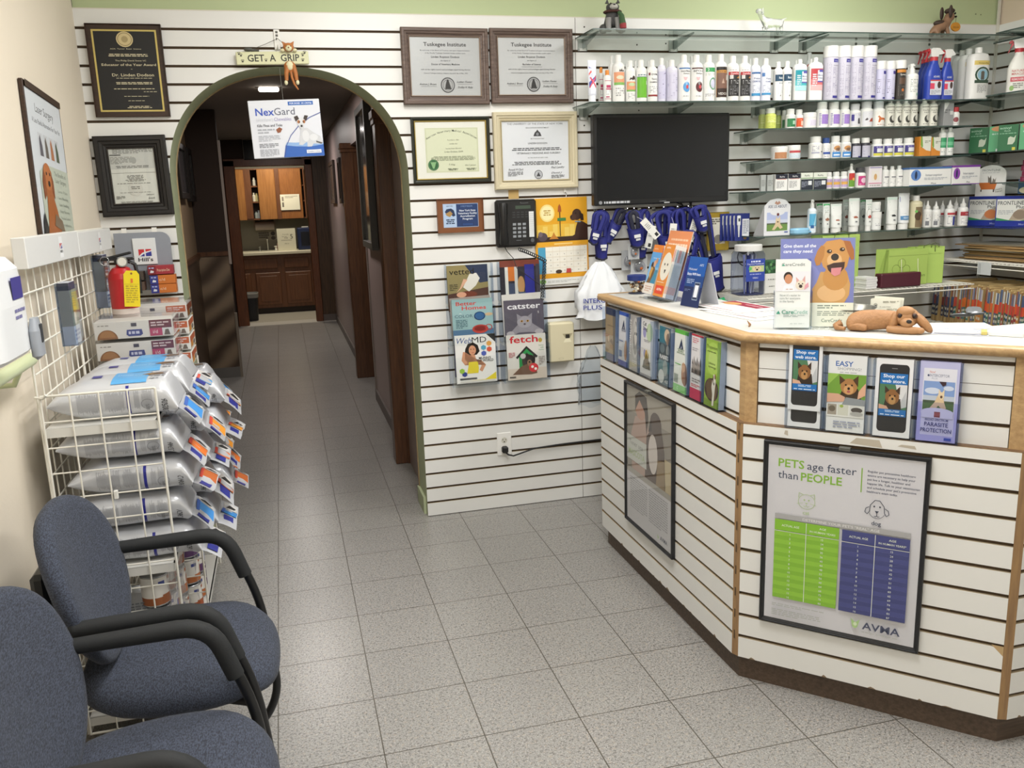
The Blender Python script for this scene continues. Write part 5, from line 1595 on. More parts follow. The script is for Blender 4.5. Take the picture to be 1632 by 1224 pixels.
L_ear = [('r', 0, .0, 1, .98, '#d9d8cd'), ('r', 0, .95, 1, .985, '#55544a'), ('t', 'Free Form', .5, .76, .07, '#3f3e38', .8), ('t', 'Snip Oil', .5, .66, .06, '#3f3e38', .6), ('e', .55, .35, .3, .2, '#3f3f3b'), ('e', .68, .42, .24, .17, '#c9c8be'), ('f', .15, .05, .9, .12, 1, '#8a897f')]
S3W = 'the purple label shelf'
place(2, [
 (1209, 1220, 174, 'pill', '#c3d07a', '#b9bdae', L_yg, 'yellow green bottle standing behind', .08),
 (1219.5, 1235.5, 173, 'pill', '#cfd86e', '#d9ddd0', L_yg, 'yellow green bottle in front'),
 (1234.5, 1244, 176, 'pill', '#aebf66', '#b9bdae', L_yg, 'yellow green bottle partly hidden', .08),
 (1245, 1253, 176, 'pill', W_, W_, L_gr, 'white bottle with a green label, behind', .06),
 (1251.5, 1266, 174, 'pill', W_, W_, L_gr, 'white bottle with a green label, in front'),
 (1266.5, 1278.5, 175, 'pill', W_, W_, L_or, 'small white bottle with an orange label'),
 (1279, 1298.5, 180, 'jar', W_, W_, [('r', .3, .2, 1, .8, '#d6d0e0'), ('f', .4, .3, .95, .7, 4, '#a39bb5')], 'squat white tub with a pale label'),
 (1300, 1317.5, 163, 'pill', W_, W_, L_pu, 'large white bottle with a purple label'),
 (1318.3, 1336, 163, 'pill', W_, W_, L_pu, 'large white bottle with a purple label'),
 (1336.6, 1352, 163, 'pill', W_, W_, L_pu, 'large white bottle with a purple label'),
 (1352.7, 1369, 166, 'pill', W_, '#cfd0d2', L_cat, 'white bottle with a dark cat print and indigo edge'),
 (1370, 1388, 162, 'pill', W_, '#cfd0d2', L_dc, 'white bottle with a grey and red animal print'),
 (1389, 1407, 162, 'pill', W_, '#c3c7c9', L_dog, 'white bottle with an orange dog print'),
 (1409, 1422.6, 158, 'tall', '#dcdbd1', W_, L_ear, 'cream bottle with a black round print'),
 (1423, 1434.6, 158, 'tall', '#dcdbd1', W_, L_ear, 'cream bottle with a black round print'),
 (1435, 1447.6, 158, 'tall', '#dcdbd1', W_, L_ear, 'cream bottle with a black round print'),
 (1448, 1459.5, 158, 'tall', '#dcdbd1', W_, L_ear, 'cream bottle with a black round print'),
 (1465, 1477.6, 158, 'tall', '#dcdbd1', '#d5d4cc', L_ear, 'cream bottle after the gap'),
 (1478, 1491, 158, 'tall', '#dcdbd1', '#d5d4cc', L_ear, 'cream bottle after the gap'),
 (1499, 1514.5, 165, 'box', '#9a9b9c', W_, [('p', [(.0, 1), (.5, 1), (.0, .6)], '#dadbd8'), ('r', .62, .5, .95, .66, '#d0d1d0'), ('f', .1, .55, .6, .75, 2, '#6d6e70')], 'grey carton with a white torn corner'),
 (1515.5, 1526.5, 171, 'pill', W_, '#b8343c', [('e', .3, .5, .3, .22, '#8d4a50'), ('f', .1, .1, .9, .3, 2, '#a7a8ae')], 'small white bottle with a red cap'),
], 'bottles on the purple label shelf', S3W)
L_tan = [('r', 0, .1, .75, .85, '#b5805a'), ('f', .05, .2, .7, .4, 2, '#dcc3a5'), ('r', .75, .2, 1, .8, '#cfd6c6')]
L_rdl = [('r', 0, .7, 1, .95, '#b84a50'), ('r', 0, .1, 1, .65, '#c9d5de'), ('f', .1, .2, .9, .55, 3, '#8a9aa8')]
L_bdg = [('f', .05, .5, .5, .9, 5, '#8d8fa5'), ('r', .0, .35, .55, .45, '#a9abc0'), ('p', [(.65, .4), (.7, .52), (.9, .5), (.92, .38), (.85, .44), (.72, .44)], K_)]
L_bl = [('r', 0, .3, 1, .48, '#3a55a0'), ('f', .1, .55, .9, .8, 3, '#8d95b0'), ('f', .1, .08, .9, .25, 2, '#8d95b0')]
L_fox = [('r', .05, .05, .95, .98, '#d9d5d2'), ('e', .45, .7, .3, .18, '#c08a55'), ('e', .5, .62, .2, .12, '#7a5a44'), ('r', .05, .05, .95, .42, '#3f86c8'), ('r', .15, .15, .7, .26, '#dfeaf4'), ('f', .1, .45, .8, .52, 1, '#5d6a80')]
L_drk = [('r', 0, 0, 1, .95, '#b9b8c6'), ('f', .1, .2, .9, .85, 8, '#8582a0'), ('r', .5, .0, .95, .1, '#3a3580')]
L_yn = [('r', 0, .1, 1, .95, '#403a80'), ('r', .25, .4, .8, .75, '#dadbe0'), ('r', 0, .1, 1, .32, '#cfc94a'), ('f', .2, .8, .9, .92, 1, '#b5aee0')]
L_obx = [('r', 0, 0, 1, .42, '#d98a35'), ('r', .1, .25, 1, 1, '#dfe0d4'), ('p', [(.1, .5), (.1, .25), (1, .25), (.6, .3)], '#d98a35'), ('p', [(.08, 1), (.2, 1), (.3, .5), (.2, .4), (.08, .6)], '#7fa648'), ('f', .45, .65, .95, .8, 2, '#8a8f7a')]
L_gw = [('r', 0, .36, 1, .88, '#3f9a6a'), ('r', 0, .48, 1, .66, '#6fb98f'), ('f', .1, .1, .9, .3, 2, '#b0b9b5')]
place(3, [
 (1230, 1253, 234, 'jar', W_, W_, L_tan, 'white tub with a tan label'),
 (1254, 1273.5, 232, 'jar', W_, W_, L_rdl, 'white tub with a red banded label'),
 (1289, 1308, 218, 'pill', W_, W_, L_bdg, 'large white bottle with a tiny black dog'),
 (1309, 1321.5, 220, 'pill', W_, '#34508f', L_bl, 'white bottle with a blue cap and blue stripe'),
 (1322, 1337.6, 217, 'pill', W_, W_, L_fox, 'white bottle with a sky blue label'),
 (1338.2, 1354, 217, 'pill', W_, W_, L_fox, 'white bottle with a sky blue label'),
 (1355, 1369.5, 221, 'pill', '#34323c', W_, L_drk, 'dark bottle with a white cap'),
 (1370.2, 1385, 220, 'pill', '#34323c', W_, L_drk, 'dark bottle with a white cap'),
 (1388, 1404.5, 222, 'pill', W_, W_, L_yn, 'white pot with indigo and yellow label'),
 (1405, 1420.5, 221.5, 'pill', W_, W_, L_yn, 'white pot with indigo and yellow label'),
 (1421, 1437, 221, 'pill', W_, W_, L_yn, 'white pot with indigo and yellow label'),
 (1437.5, 1454, 220, 'pill', W_, W_, L_yn, 'white pot with indigo and yellow label'),
 (1460, 1478, 218, 'box', '#dd9038', W_, L_obx, 'orange and white carton'),
 (1479.5, 1494, 219, 'box', '#dd9038', W_, L_obx, 'orange and white carton'),
 (1494.6, 1505.3, 204, 'tall', W_, W_, L_gw, 'slim white bottle with a green band'),
 (1506, 1517, 203.5, 'tall', W_, W_, L_gw, 'slim white bottle with a green band'),
], 'pots and cartons on the orange carton shelf', 'the orange carton shelf')
L_bx1 = [('r', 0, .72, 1, 1, '#1f2433'), ('t', 'ReVu', .55, .8, .09, '#dfe0e4', .4), ('r', .1, .68, .9, .71, '#b8605a'), ('f', .08, .15, .7, .58, 6, '#a5a6a8')]
L_bx2 = [('r', 0, 0, 1, .62, '#262c38'), ('t', 'ReVu', .5, .78, .1, '#4a5548', .4), ('r', 0, .66, 1, .7, '#5d8f4a'), ('r', .6, .28, .9, .52, '#d9dce0'), ('f', .05, .15, .55, .5, 5, '#8a90a0')]
L_py = [('r', 0, .1, 1, .9, '#b9a5c9'), ('r', 0, .35, 1, .62, '#d9a95a'), ('f', .1, .65, .9, .85, 2, '#8d7aa5')]
L_rg = [('r', 0, .5, 1, .95, '#c03a34'), ('r', 0, .05, 1, .5, '#6a9a3a'), ('e', .6, .55, .2, .1, '#e0b05a')]
L_pk = [('r', .1, .15, 1, .9, '#c0387a'), ('e', .6, .55, .28, .22, '#dfc3d2'), ('f', .2, .2, .9, .3, 1, '#e9c9dc')]
L_kit = [('r', .05, .92, .95, .96, '#8a80b5'), ('r', .2, .3, .8, .8, '#e2ddd8'), ('e', .5, .5, .12, .15, '#c9a06a'), ('r', 0, .18, 1, .22, '#c97a95'), ('f', .1, .05, .9, .15, 1, '#b0a9a6')]
L_plain = [('f', .1, .15, .9, .55, 5, '#9ea0a5'), ('r', .2, .6, .9, .68, '#77797f')]
def L_long(c, c2):
 return [('r', 0, .9, 1, 1, c), ('r', 0, 0, 1, .04, c), ('e', .15, .58, .12, .3, c2), ('e', .15, .58, .03, .22, '#24304f'), ('t', 'Interceptor', .58, .52, .12, '#8a8f99', .4), ('f', .35, .3, .9, .45, 2, '#b0b4bc'), ('t', 'Plus', .58, .08, .08, '#55585f', .12)]
place(4, [
 (1211, 1219, 279, 'box', '#a9adab', W_, [('f', .1, .3, .9, .7, 4, '#8a8e8c')], 'slim grey carton'),
 (1221, 1230.5, 279, 'box', '#a9adab', W_, [('f', .1, .3, .9, .7, 4, '#8a8e8c')], 'slim grey carton'),
 (1232, 1251.2, 278, 'box', W_, W_, L_bx1, 'white carton with a black top'),
 (1252, 1271.6, 277, 'box', W_, W_, L_bx1, 'white carton with a black top'),
 (1272.4, 1291.4, 275.5, 'box', '#dfe3d8', W_, L_bx2, 'white and black carton'),
 (1292, 1313, 275, 'box', '#dfe3d8', W_, L_bx2, 'white and black carton'),
 (1314, 1325, 274.5, 'pill', W_, W_, L_py, 'small purple and amber labelled bottle'),
 (1325.6, 1337.3, 274, 'pill', W_, W_, L_py, 'small purple and amber labelled bottle'),
 (1338, 1349.4, 273.5, 'pill', W_, W_, L_py, 'small purple and amber labelled bottle'),
 (1350, 1360.5, 261, 'spray', W_, W_, L_rg, 'small spray bottle with a red and green label'),
 (1362, 1377, 267, 'pill', W_, '#45454a', L_pk, 'white bottle with a dark cap and pink label'),
 (1379, 1400, 265.5, 'box', '#e3dde0', W_, L_kit, 'white carton with a kitten and pink line'),
 (1403.5, 1414.6, 265, 'tall', W_, W_, L_plain, 'plain white bottle with grey print'),
 (1415, 1425.4, 265, 'tall', W_, W_, L_plain, 'plain white bottle with grey print'),
 (1426, 1436.5, 264, 'tall', W_, W_, L_plain, 'plain white bottle with grey print'),
 (1440, 1506.5, 267, 'box', W_, W_, L_long('#4a6fa5', '#5b82c0'), 'long white and blue carton', -.02, dict(dep=.08, bands=((.9, 1, '#4a6fa5'),))),
 (1508, 1552, 264, 'box', W_, W_, L_long('#7a3f9a', '#8d4aa8'), 'long white and purple carton', -.02, dict(dep=.08, bands=((.9, 1, '#7a3f9a'),))),
], 'goods on the long carton shelf', 'the long carton shelf')
L_sky = [('r', 0, .3, 1, .9, '#5aaad0'), ('p', [(.4, .3), (.6, .3), (.9, .9), (.7, .9)], '#9fd0e4'), ('r', .15, .2, .5, .35, '#2f5f9a')]
def L_tub(ring, top, dot):
 return [('r', 0, .9, 1, 1, top), ('t', 'DermAllay', .5, .8, .05, '#8ab5a0', .8), ('o', .5, .45, .42, .2, .1, ring), ('p', [(.2, .32), (.5, .4), (.85, .34), (.8, .27), (.3, .26)], dot), ('f', .2, .6, .8, .75, 2, '#b5c0ba'), ('r', .4, .1, .6, .15, '#77797f')]
L_brn = [('r', 0, .72, 1, .9, '#8a8fc0'), ('r', .2, .3, .8, .62, '#3a2f33'), ('e', .55, .48, .2, .13, '#c9853f'), ('r', .0, .08, 1, .22, '#4f86b5'), ('t', 'VEDCO', .5, .12, .06, '#e6edf4', .5)]
L_oat = [('r', 0, .0, 1, 1, '#cfc8a8'), ('r', .2, .0, 1, .9, '#7a6a50'), ('e', .4, .5, .25, .2, '#4a3626'), ('e', .25, .7, .1, .06, '#6db55a'), ('e', .75, .35, .2, .25, '#a07a50')]
L_n1 = [('f', .1, .4, .9, .85, 4, '#9a9ca5'), ('r', .05, .1, .4, .4, '#77797f')]
L_n2 = [('r', 0, .75, 1, .9, '#b8434a'), ('r', .5, .05, .95, .65, '#34429a'), ('f', .05, .1, .45, .7, 5, '#9a9ca5')]
L_n3 = [('r', 0, .62, 1, .88, '#a8343c'), ('t', 'Otic', .6, .7, .1, '#e6cdd0', .4), ('f', .1, .1, .9, .5, 5, '#a9abb0'), ('r', .6, .1, .8, .16, K_)]
ROW6 = [
 (1286.5, 1299, 318, 'spray', '#dfe8ee', W_, L_sky, 'white and sky blue spray bottle'),
 (1299, 1310, 324, 'tube', '#d9dedb', '#dfe1de', L_tub('#9aa0a0', '#4fae6a', '#8a8f8f'), 'white squeeze tube with a green top, standing behind', .08),
 (1309.5, 1321, 324, 'tube', '#dfe3e0', '#dfe1de', L_tub('#b0a59a', '#5ab575', '#9a6a55'), 'white squeeze tube with a green top'),
 (1322, 1340, 325, 'tube', '#e3e5e2', '#e6e6e3', L_tub('#b09a90', '#d9e5dd', '#a05a44'), 'white squeeze tube with a red brown figure'),
 (1341, 1351, 318, 'tube', '#d3d8d6', '#dfe1de', L_tub('#9aa0a0', '#cfe0d6', '#8a4a3c'), 'white squeeze tube partly hidden', .08),
 (1350.6, 1368, 316, 'tube', '#e3e5e2', '#e6e6e3', L_tub('#b09a90', '#d9e5dd', '#a05a44'), 'tall white squeeze tube with a red brown figure'),
 (1368, 1378, 318, 'tube', '#d3d8d6', '#dfe1de', L_tub('#6d7574', '#4fae6a', '#55595a'), 'white squeeze tube with a green top, behind the tall tubes', .08),
 (1377.5, 1387.5, 318, 'tube', '#e3e5e2', '#e6e6e3', L_tub('#a59a96', '#d9e5dd', '#b04a40'), 'white squeeze tube with a red dot'),
 (1388, 1402, 338, 'jar', '#e3e5e3', W_, [('f', .2, .3, .9, .6, 2, '#a9abb0')], 'white pot at the bottom of a pair'),
 (1408, 1420, 315, 'tube', '#d9dedb', '#dfe1de', L_tub('#77797a', '#cfe0d6', '#26282a'), 'white squeeze tube with a black figure, behind', .08),
 (1411, 1428, 314, 'tube', '#e3e5e2', '#e6e6e3', L_tub('#8a8c8d', '#cfe3d8', '#1f2022'), 'white squeeze tube with a black figure, in front'),
 (1429, 1446.5, 308, 'tube', '#e3e5e6', '#e6e6e3', L_brn, 'white and blue tube with a dog picture'),
 (1446, 1454, 311, 'tall', '#b5ac90', W_, None, 'brown bottle standing behind', .08),
 (1448.5, 1466, 312, 'tall', '#cfc8a8', W_, L_oat, 'cream and brown bottle with a green spot'),
 (1467, 1474, 320, 'noz', W_, W_, None, 'white nozzle bottle at the back', .08),
 (1470, 1482.6, 320, 'noz', W_, W_, L_n1, 'white nozzle bottle with grey print'),
 (1483.2, 1496, 321, 'noz', W_, W_, L_n1, 'white nozzle bottle with grey print'),
 (1495, 1505, 320, 'noz', W_, W_, L_n2, 'white nozzle bottle with a blue block, standing behind', .07),
 (1505, 1518.6, 319, 'noz', W_, W_, L_n2, 'white nozzle bottle with a blue block and red line'),
 (1516.5, 1526, 315, 'noz', W_, W_, L_n3, 'white nozzle bottle with a red band, standing behind', .07),
 (1525.8, 1539.5, 316, 'noz', W_, W_, L_n3, 'white nozzle bottle with a red band'),
]
place(5, ROW6, 'tubes and bottles on the lowest glass shelf', 'the lowest shelf')
q0 = on_y(1395, 340, -.19)
make_item('jar', .05, .052, '#e3e5e3', W_, [('f', .2, .3, .9, .6, 2, '#a9abb0')], 'white pot standing on top of another pot, on the lowest glass shelf', (q0.x, -.19, SZ[5] + (on_y(1395, 338, -.19).z - SZ[5]) + .001), 'tubes and bottles on the lowest glass shelf')
# display card, blue packet
z = SZ[5]
a, b_ = on_y(1216, 371, -.2), on_y(1259, 371, -.2)
o = thing('display_box', 'white arched display card with a running dog, on the lowest glass shelf', 'display', ((a.x + b_.x) / 2, -.2, z + .0005), R(4))
w, h = b_.x - a.x, on_y(1238, 316, -.2).z - z
mb = MB()
pts = [(-w / 2, 0), (w / 2, 0), (w / 2, h * .8), (w * .3, h * .95), (0, h), (-w * .3, h * .95), (-w / 2, h * .8)]
mb.prism(pts, -.002, .0, '#dfe0e4', 'xz')
mb.prism([(0.0005, 0), (.09, 0), (.0005, h * .8)], -w / 2, w / 2, '#c9cacb', 'yz')
p = Page(mb, (-w / 2, -.0023, 0), UX, UZ, w, h)
p.txt('ASK US ABOUT', .5, .74, .08, '#4a5270', w=.72, bold=.01).fine(.3, .66, .7, .7, 1, '#8d93a8', 'c').pg([(.38, .86), (.45, .93), (.5, .88), (.55, .93), (.62, .86), (.5, .82)], '#b58a78')
p.rect(.1, .12, .9, .62, '#aeb9dd').rect(.1, .3, .9, .42, '#c9cfdf').rect(.1, .12, .9, .3, '#6d8f4a').rect(.1, .29, .9, .33, '#55604a')
p.ell(.5, .62, .28, .09, '#dfe0e4').pg([(.3, .15), (.42, .3), (.45, .44), (.6, .44), (.62, .3), (.72, .2), (.62, .16), (.52, .24), (.4, .14)], '#d3bd9a').pg([(.44, .42), (.46, .52), (.5, .45), (.55, .45), (.6, .52), (.61, .42), (.52, .33)], '#d9c7a5').ell(.52, .36, .03, .02, '#4a3a33').ell(.52, .56, .05, .04, '#6d3a3a').rect(.78, .06, .92, .09, '#3a4f9a')
mb.build('card', o)
q = on_y(1274, 366, -.2)
o = thing('wipes_packet', 'pale blue soft packet lying on the lowest glass shelf', 'packet', (q.x, -.2, z + .0005), R(6))
mb = MB()
mb.rsec([(.045, .03, .0), (.05, .033, .006), (.05, .033, .022), (.044, .03, .03)], mat('#8fc3e2', .35), 24, 4).box((.046, -.02, .004), (.062, .02, .012), mat('#4f9fd0', .35), .003)
mb.build('pack', o)
# figurines on the topmost shelf --------------------------------------------
def skin(name, joints, edges, m, parent, sub=2, root=0):
 """one continuous surface grown along a skeleton of (x, y, z, radius) joints"""
 me = bpy.data.meshes.new(name)
 me.from_pydata([j[:3] for j in joints], edges, [])
 o = bpy.data.objects.new(name, me)
 C.objects.link(o)
 o.parent = parent
 md = o.modifiers.new('skin', 'SKIN')
 md.use_smooth_shade = True
 for i, j in enumerate(joints):
  v = me.skin_vertices[0].data[i]
  r = j[3]
  v.radius = r if isinstance(r, tuple) else (r, r)
  v.use_root = i == root
 me.materials.append(m)
 sb = o.modifiers.new('sub', 'SUBSURF')
 sb.levels = sb.render_levels = sub
 return o
z0 = SZ[0] + .001
x = on_y(976, 46, -.12).x
o = thing('dog_figurine', 'grey schnauzer figurine with a red scarf, sitting on the topmost shelf', 'figurine', (x, -.12, z0), R(-12))
GY = mat('#4a4a4b', .7, bump=.6, bscale=120)
skin('body', [(0, .02, .035, .038), (0, .012, .075, .032), (0, .0, .115, .026), (0, -.004, .14, .024), (0, -.008, .165, .03), (0, -.032, .158, .018)], [(0, 1), (1, 2), (2, 3), (3, 4), (4, 5)], GY, o)
mb = MB()
for s_ in (-1, 1):
 mb.tube([(s_ * .016, -.014, .09), (s_ * .018, -.022, .05), (s_ * .018, -.026, .012)], [.012, .011, .01], '#8a8988').ball((s_ * .019, -.032, .009), (.011, .015, .009), '#a5a3a0')
 mb.ball((s_ * .034, .005, .03), (.016, .026, .03), GY).ball((s_ * .036, -.022, .009), (.011, .015, .009), '#a5a3a0')
mb.build('paws', o)
mb = MB().ball((0, -.04, .15), (.016, .014, .018), '#b5b3ae').ball((0, -.052, .158), (.005, .004, .004), '#161616').prism([(-.028, .18), (-.014, .178), (-.02, .205)], -.01, 0, GY).prism([(.028, .18), (.014, .178), (.02, .205)], -.01, 0, GY)
mb.ball((-.011, -.034, .171), .004, '#17110d').ball((.011, -.034, .171), .004, '#17110d')
mb.build('face', o)
mb = MB().tube([(.028 * math.cos(a * PI / 8), -.004 + .028 * math.sin(a * PI / 8), .128) for a in range(16)], .008, mat('#4a2a26', .8), 8, closed=True).tube([(.02, -.024, .125), (.03, -.032, .1), (.032, -.034, .075), (.034, -.036, .045)], [.008, .01, .011, .013], mat('#3c5a3a', .8), 8).tube([(.034, -.036, .05), (.036, -.036, .02)], [.013, .012], mat('#9a3a40', .8), 8)
mb.build('scarf', o)
o.scale = (1.25, 1.2, .74)
x = on_y(1228, 47, -.13).x
o = thing('glass_figurine', 'clear glass standing dog figurine on the topmost shelf', 'figurine', (x, -.13, z0), R(0))
m = bpy.data.materials.new('cast_glass')
m.use_nodes = True
b = m.node_tree.nodes['Principled BSDF']
b.inputs['Base Color'].default_value = (.93, .95, .95, 1)
b.inputs['Transmission Weight'].default_value = .85
b.inputs['Roughness'].default_value = .03
b.inputs['IOR'].default_value = 1.35
CG = m
J = [(-.02, 0, .055, .022), (.02, 0, .058, .02), (.05, 0, .06, .02), (-.042, 0, .075, .015), (-.058, 0, .098, .013), (-.062, 0, .115, .017), (-.085, 0, .112, .01), (-.034, -.014, .03, .007), (-.034, -.014, .004, .007), (-.03, .014, .03, .007), (-.03, .014, .004, .007), (.052, -.014, .032, .009), (.056, -.014, .004, .006), (.048, .014, .032, .009), (.05, .014, .004, .006), (.068, 0, .074, .005), (.088, 0, .082, .003)]
skin('body', J, [(0, 1), (1, 2), (0, 3), (3, 4), (4, 5), (5, 6), (0, 7), (7, 8), (0, 9), (9, 10), (2, 11), (11, 12), (2, 13), (13, 14), (2, 15), (15, 16)], CG, o)
MB().ball((-.055, -.017, .108), (.008, .004, .017), CG).ball((-.055, .017, .108), (.008, .004, .017), CG).build('ears', o)
x = on_y(1503, 47, -.12).x
o = thing('puppy_figurine', 'brown and black puppy figurine carrying a small yellow board, on the topmost shelf', 'figurine', (x, -.12, z0), R(8))
PB, PT = mat('#3a2c26', .6, var=.2, vscale=30), mat('#8a6a52', .6, var=.15, vscale=30)
J = [(.0, 0, .055, .022), (-.035, 0, .05, .024), (-.06, 0, .04, .018), (.022, 0, .075, .018), (.036, 0, .105, .03), (.062, 0, .098, .016), (.014, -.016, .03, .009), (.018, -.016, .005, .01), (.014, .016, .03, .009), (.018, .016, .005, .01), (-.055, -.018, .022, .012), (-.056, -.018, .004, .01), (-.055, .018, .022, .012), (-.056, .018, .004, .01), (-.078, 0, .02, .007), (-.09, 0, .008, .005)]
skin('body', J, [(0, 1), (1, 2), (0, 3), (3, 4), (4, 5), (0, 6), (6, 7), (0, 8), (8, 9), (2, 10), (10, 11), (2, 12), (12, 13), (2, 14), (14, 15)], PT, o)
mb = MB().ball((-.02, 0, .066), (.042, .021, .016), PB).ball((.036, 0, .125), (.024, .024, .014), PB)
for s_ in (-1, 1):
 mb.ball((.014, s_ * .026, .118), (.012, .007, .03), PB).ball((.05, s_ * .02, .112), .005, '#14100e')
mb.ball((.079, 0, .102), (.006, .006, .005), '#14100e')
mb.build('markings', o)
mb = MB().at((.068, -.012, .052), rx=PI / 2).lathe([(.03, -.003), (.03, .003)], mat('#c98a2c', .5), 24, sy=.7).at()
Page(mb, (.042, -.0153, .04), UX, UZ, .052, .022).txt('WELCOME', .5, .3, .3, '#5a3a14', w=.75)
mb.tube([(.066, -.012, .072), (.068, -.012, .098)], .0012, '#5a4a3a', 5)
mb.build('board', o)
o.scale = (1.08,) * 3
# side wall goods ---------------------------------------------------------------
def on_side(u, v, x):
 return on_x(u, v, x)
xs = 2.3
a = on_side(1612, 146, xs)
zz = SZ[1] + .0205
o = make_item('trig', .1, .27, '#e4e3dc', '#b8343c', [('t', 'NATURE', .45, .86, .1, '#c05a55', .7), ('t', 'MIRACLE', .45, .72, .1, '#c05a55', .7), ('r', .05, .42, .9, .62, '#c94a58'), ('t', 'REMOVER', .48, .47, .1, '#eed9da', .7), ('f', .2, .1, .8, .36, 3, '#8a8c84'), ('e', .15, .12, .13, .12, '#8fb56a')], 'white trigger spray with a red collar, on the side wall shelf', (2.33, -.3, zz), 'white trigger sprays', rz=R(-35))
make_item('trig', .1, .27, '#e4e3dc', '#b8343c', None, 'white trigger spray half cut by the picture edge, on the side wall shelf', (2.36, -.43, zz), 'white trigger sprays', rz=R(-35))
o = thing('acrylic_holder', 'small dark acrylic holder at the corner end of the shampoo shelf', 'holder', (2.245, -.1, SZ[1] + .021))
MB().box((-.04, -.04, 0), (.03, -.036, .07), ACR).box((-.04, -.036, 0), (.03, .03, .004), '#3a3d3c').box((-.04, -.036, .004), (-.036, .03, .07), '#55595a').build('holder', o)
L_ac = [('r', 0, .0, 1, 1, '#2c6b45'), ('t', 'activyl', .35, .84, .08, '#a9cdb5', .55), ('t', 'PLUS', .45, .74, .05, '#a9cdb5', .3), ('f', .08, .64, .9, .7, 1, '#7fb090'), ('p', [(.5, .25), (.52, .5), (.62, .55), (.8, .5), (.9, .6), (.85, .35), (.75, .25)], '#c3cdb9'), ('r', .74, .02, .9, .14, '#c9c24a')]
for i, (x, y, c, d) in enumerate(((2.31, -.1, '#2c6b45', 'nearest the corner'), (2.34, -.205, '#4f9a6a', 'second from the corner'), (2.31, -.3, '#2c6b45', 'third from the corner'), (2.35, -.4, '#4f9a6a', 'farthest from the corner'))):
 make_item('box', .095, .135, c, W_, L_ac if i % 2 == 0 else [('r', 0, 0, 1, 1, '#5aa676'), ('e', .5, .9, .4, .1, '#c08a5c'), ('t', 'activyl', .5, .68, .07, '#cfe6d8', .7), ('r', .4, .02, .85, .13, '#d9dedb')], 'green dog medicine carton on the side wall shelf, ' + d, (x, y, 1.7525), 'green cartons on the side wall', dep=.05, rz=R(-55))
o = thing('paper_carton', 'white open carton beside the green cartons on the side wall shelf', 'carton', (2.3, -.55, 1.7525), R(-60))
MB().box((-.07, -.05, 0), (.07, .05, .06), '#d9d8d2', .002).prism([(-.07, .0605), (.07, .0605), (.07, .095), (-.02, .07)], -.05, .05, '#e3e2dc').build('box', o)
for i in range(4):
 make_item('box', .12, .026, '#6d1f3a', W_, [('f', .1, .2, .9, .8, 2, '#8f4a60')], 'maroon carton in the stack on the side wall, %s from the top' % ORD[3 - i], (2.34, -.47 - .008 * (i % 2), 1.5925 + .0275 * i), 'maroon cartons', dep=.09, rz=R(-75))
# round topped sign and blue display on the side wall
o = thing('display_sign', 'white round topped sign with an orange tub, above the blue display', 'sign', (2.3, -.21, 1.52), R(-70))
w, h = .16, .165
mb = MB()
pts = [(-w / 2, 0), (w / 2, 0), (w / 2, h * .72)] + [(w / 2 * math.cos(a * PI / 10), h * .72 + h * .28 * math.sin(a * PI / 10)) for a in range(1, 10)] + [(-w / 2, h * .72)]
mb.prism(pts, 0, .006, '#dcdcd8', 'xz')
p = Page(mb, (-w / 2, -.0003, 0), UX, UZ, w, h)
p.txt('FRONTLINE', .5, .8, .07, '#6d7578', w=.6).fine(.2, .74, .78, .77, 1, '#a9adb0', 'c').pg([(.1, .44), (.72, .44), (.66, .22), (.2, .22)], '#bd6a33').rect(.18, .15, .22, .22, '#4a4038').rect(.6, .13, .64, .22, '#4a4038')
p.pg([(.42, .44), (.4, .66), (.46, .58), (.5, .68), (.54, .44)], '#6a655e').pg([(.55, .44), (.58, .58), (.64, .52), (.68, .6), (.66, .44)], '#7a746a').txt("Love's", .78, .2, .05, '#6d665e', w=.24, rot=.15).txt('here!', .8, .13, .05, '#6d665e', w=.22, rot=.15)
mb.build('panel', o)
MB().box((-.03, .0065, -.001), (.03, .016, .02), '#26292b').build('clip', o)
L_fr = lambda c: [('r', .03, .2, .97, .9, '#d6d7d2'), ('t', 'FRONTLINE', .42, .72, .12, '#3a3d42', .72), ('t', 'Plus', .7, .6, .1, '#3a3d42', .24), ('f', .08, .4, .5, .55, 3, '#a9adb0'), ('p', [(.4, .22), (.5, .42), (.62, .56), (.8, .6), (.97, .62), (.97, .22)], '#a99a88'), ('e', .7, .4, .2, .15, c), ('p', [(.03, .3), (.03, .2), (.97, .2), (.97, .26), (.7, .2), (.4, .22)], '#3f8f5a'), ('t', 'Merial', .8, .06, .06, '#8f9ac9', .24)]
for i, (x, y, c, d) in enumerate(((2.31, -.19, '#c0764a', 'nearest the corner'), (2.3, -.395, '#8a7a6a', 'farther from the corner'))):
 o = make_item('box', .185, .16, '#1f2f8a', W_, L_fr(c), 'blue flea treatment display pack on the side wall, ' + d, (x, y, 1.36), 'blue display packs', dep=.05, rz=R(-70))
o = thing('wire_bracket_shelf', 'small clear ledge under the two blue display packs', 'shelf', (XR - .001, -.1, 1.359), -PI / 2)
MB().box((0, -.3, -.004), (.42, 0, 0), ACRE).build('ledge', o)
o = thing('picture_card', 'card with a dog photograph beside the round topped sign', 'card', (2.3, -.46, 1.53), R(-75))
mb = MB().box((-.05, 0, 0), (.07, .003, .075), '#34506d')
p = Page(mb, (-.05, -.0003, 0), UX, UZ, .12, .075)
p.ell(.35, .25, .3, .22, '#c9bfa0').ell(.6, .45, .25, .2, '#8a7a5c').txt('B', .45, .72, .18, '#dfe5ea')
mb.build('card', o)
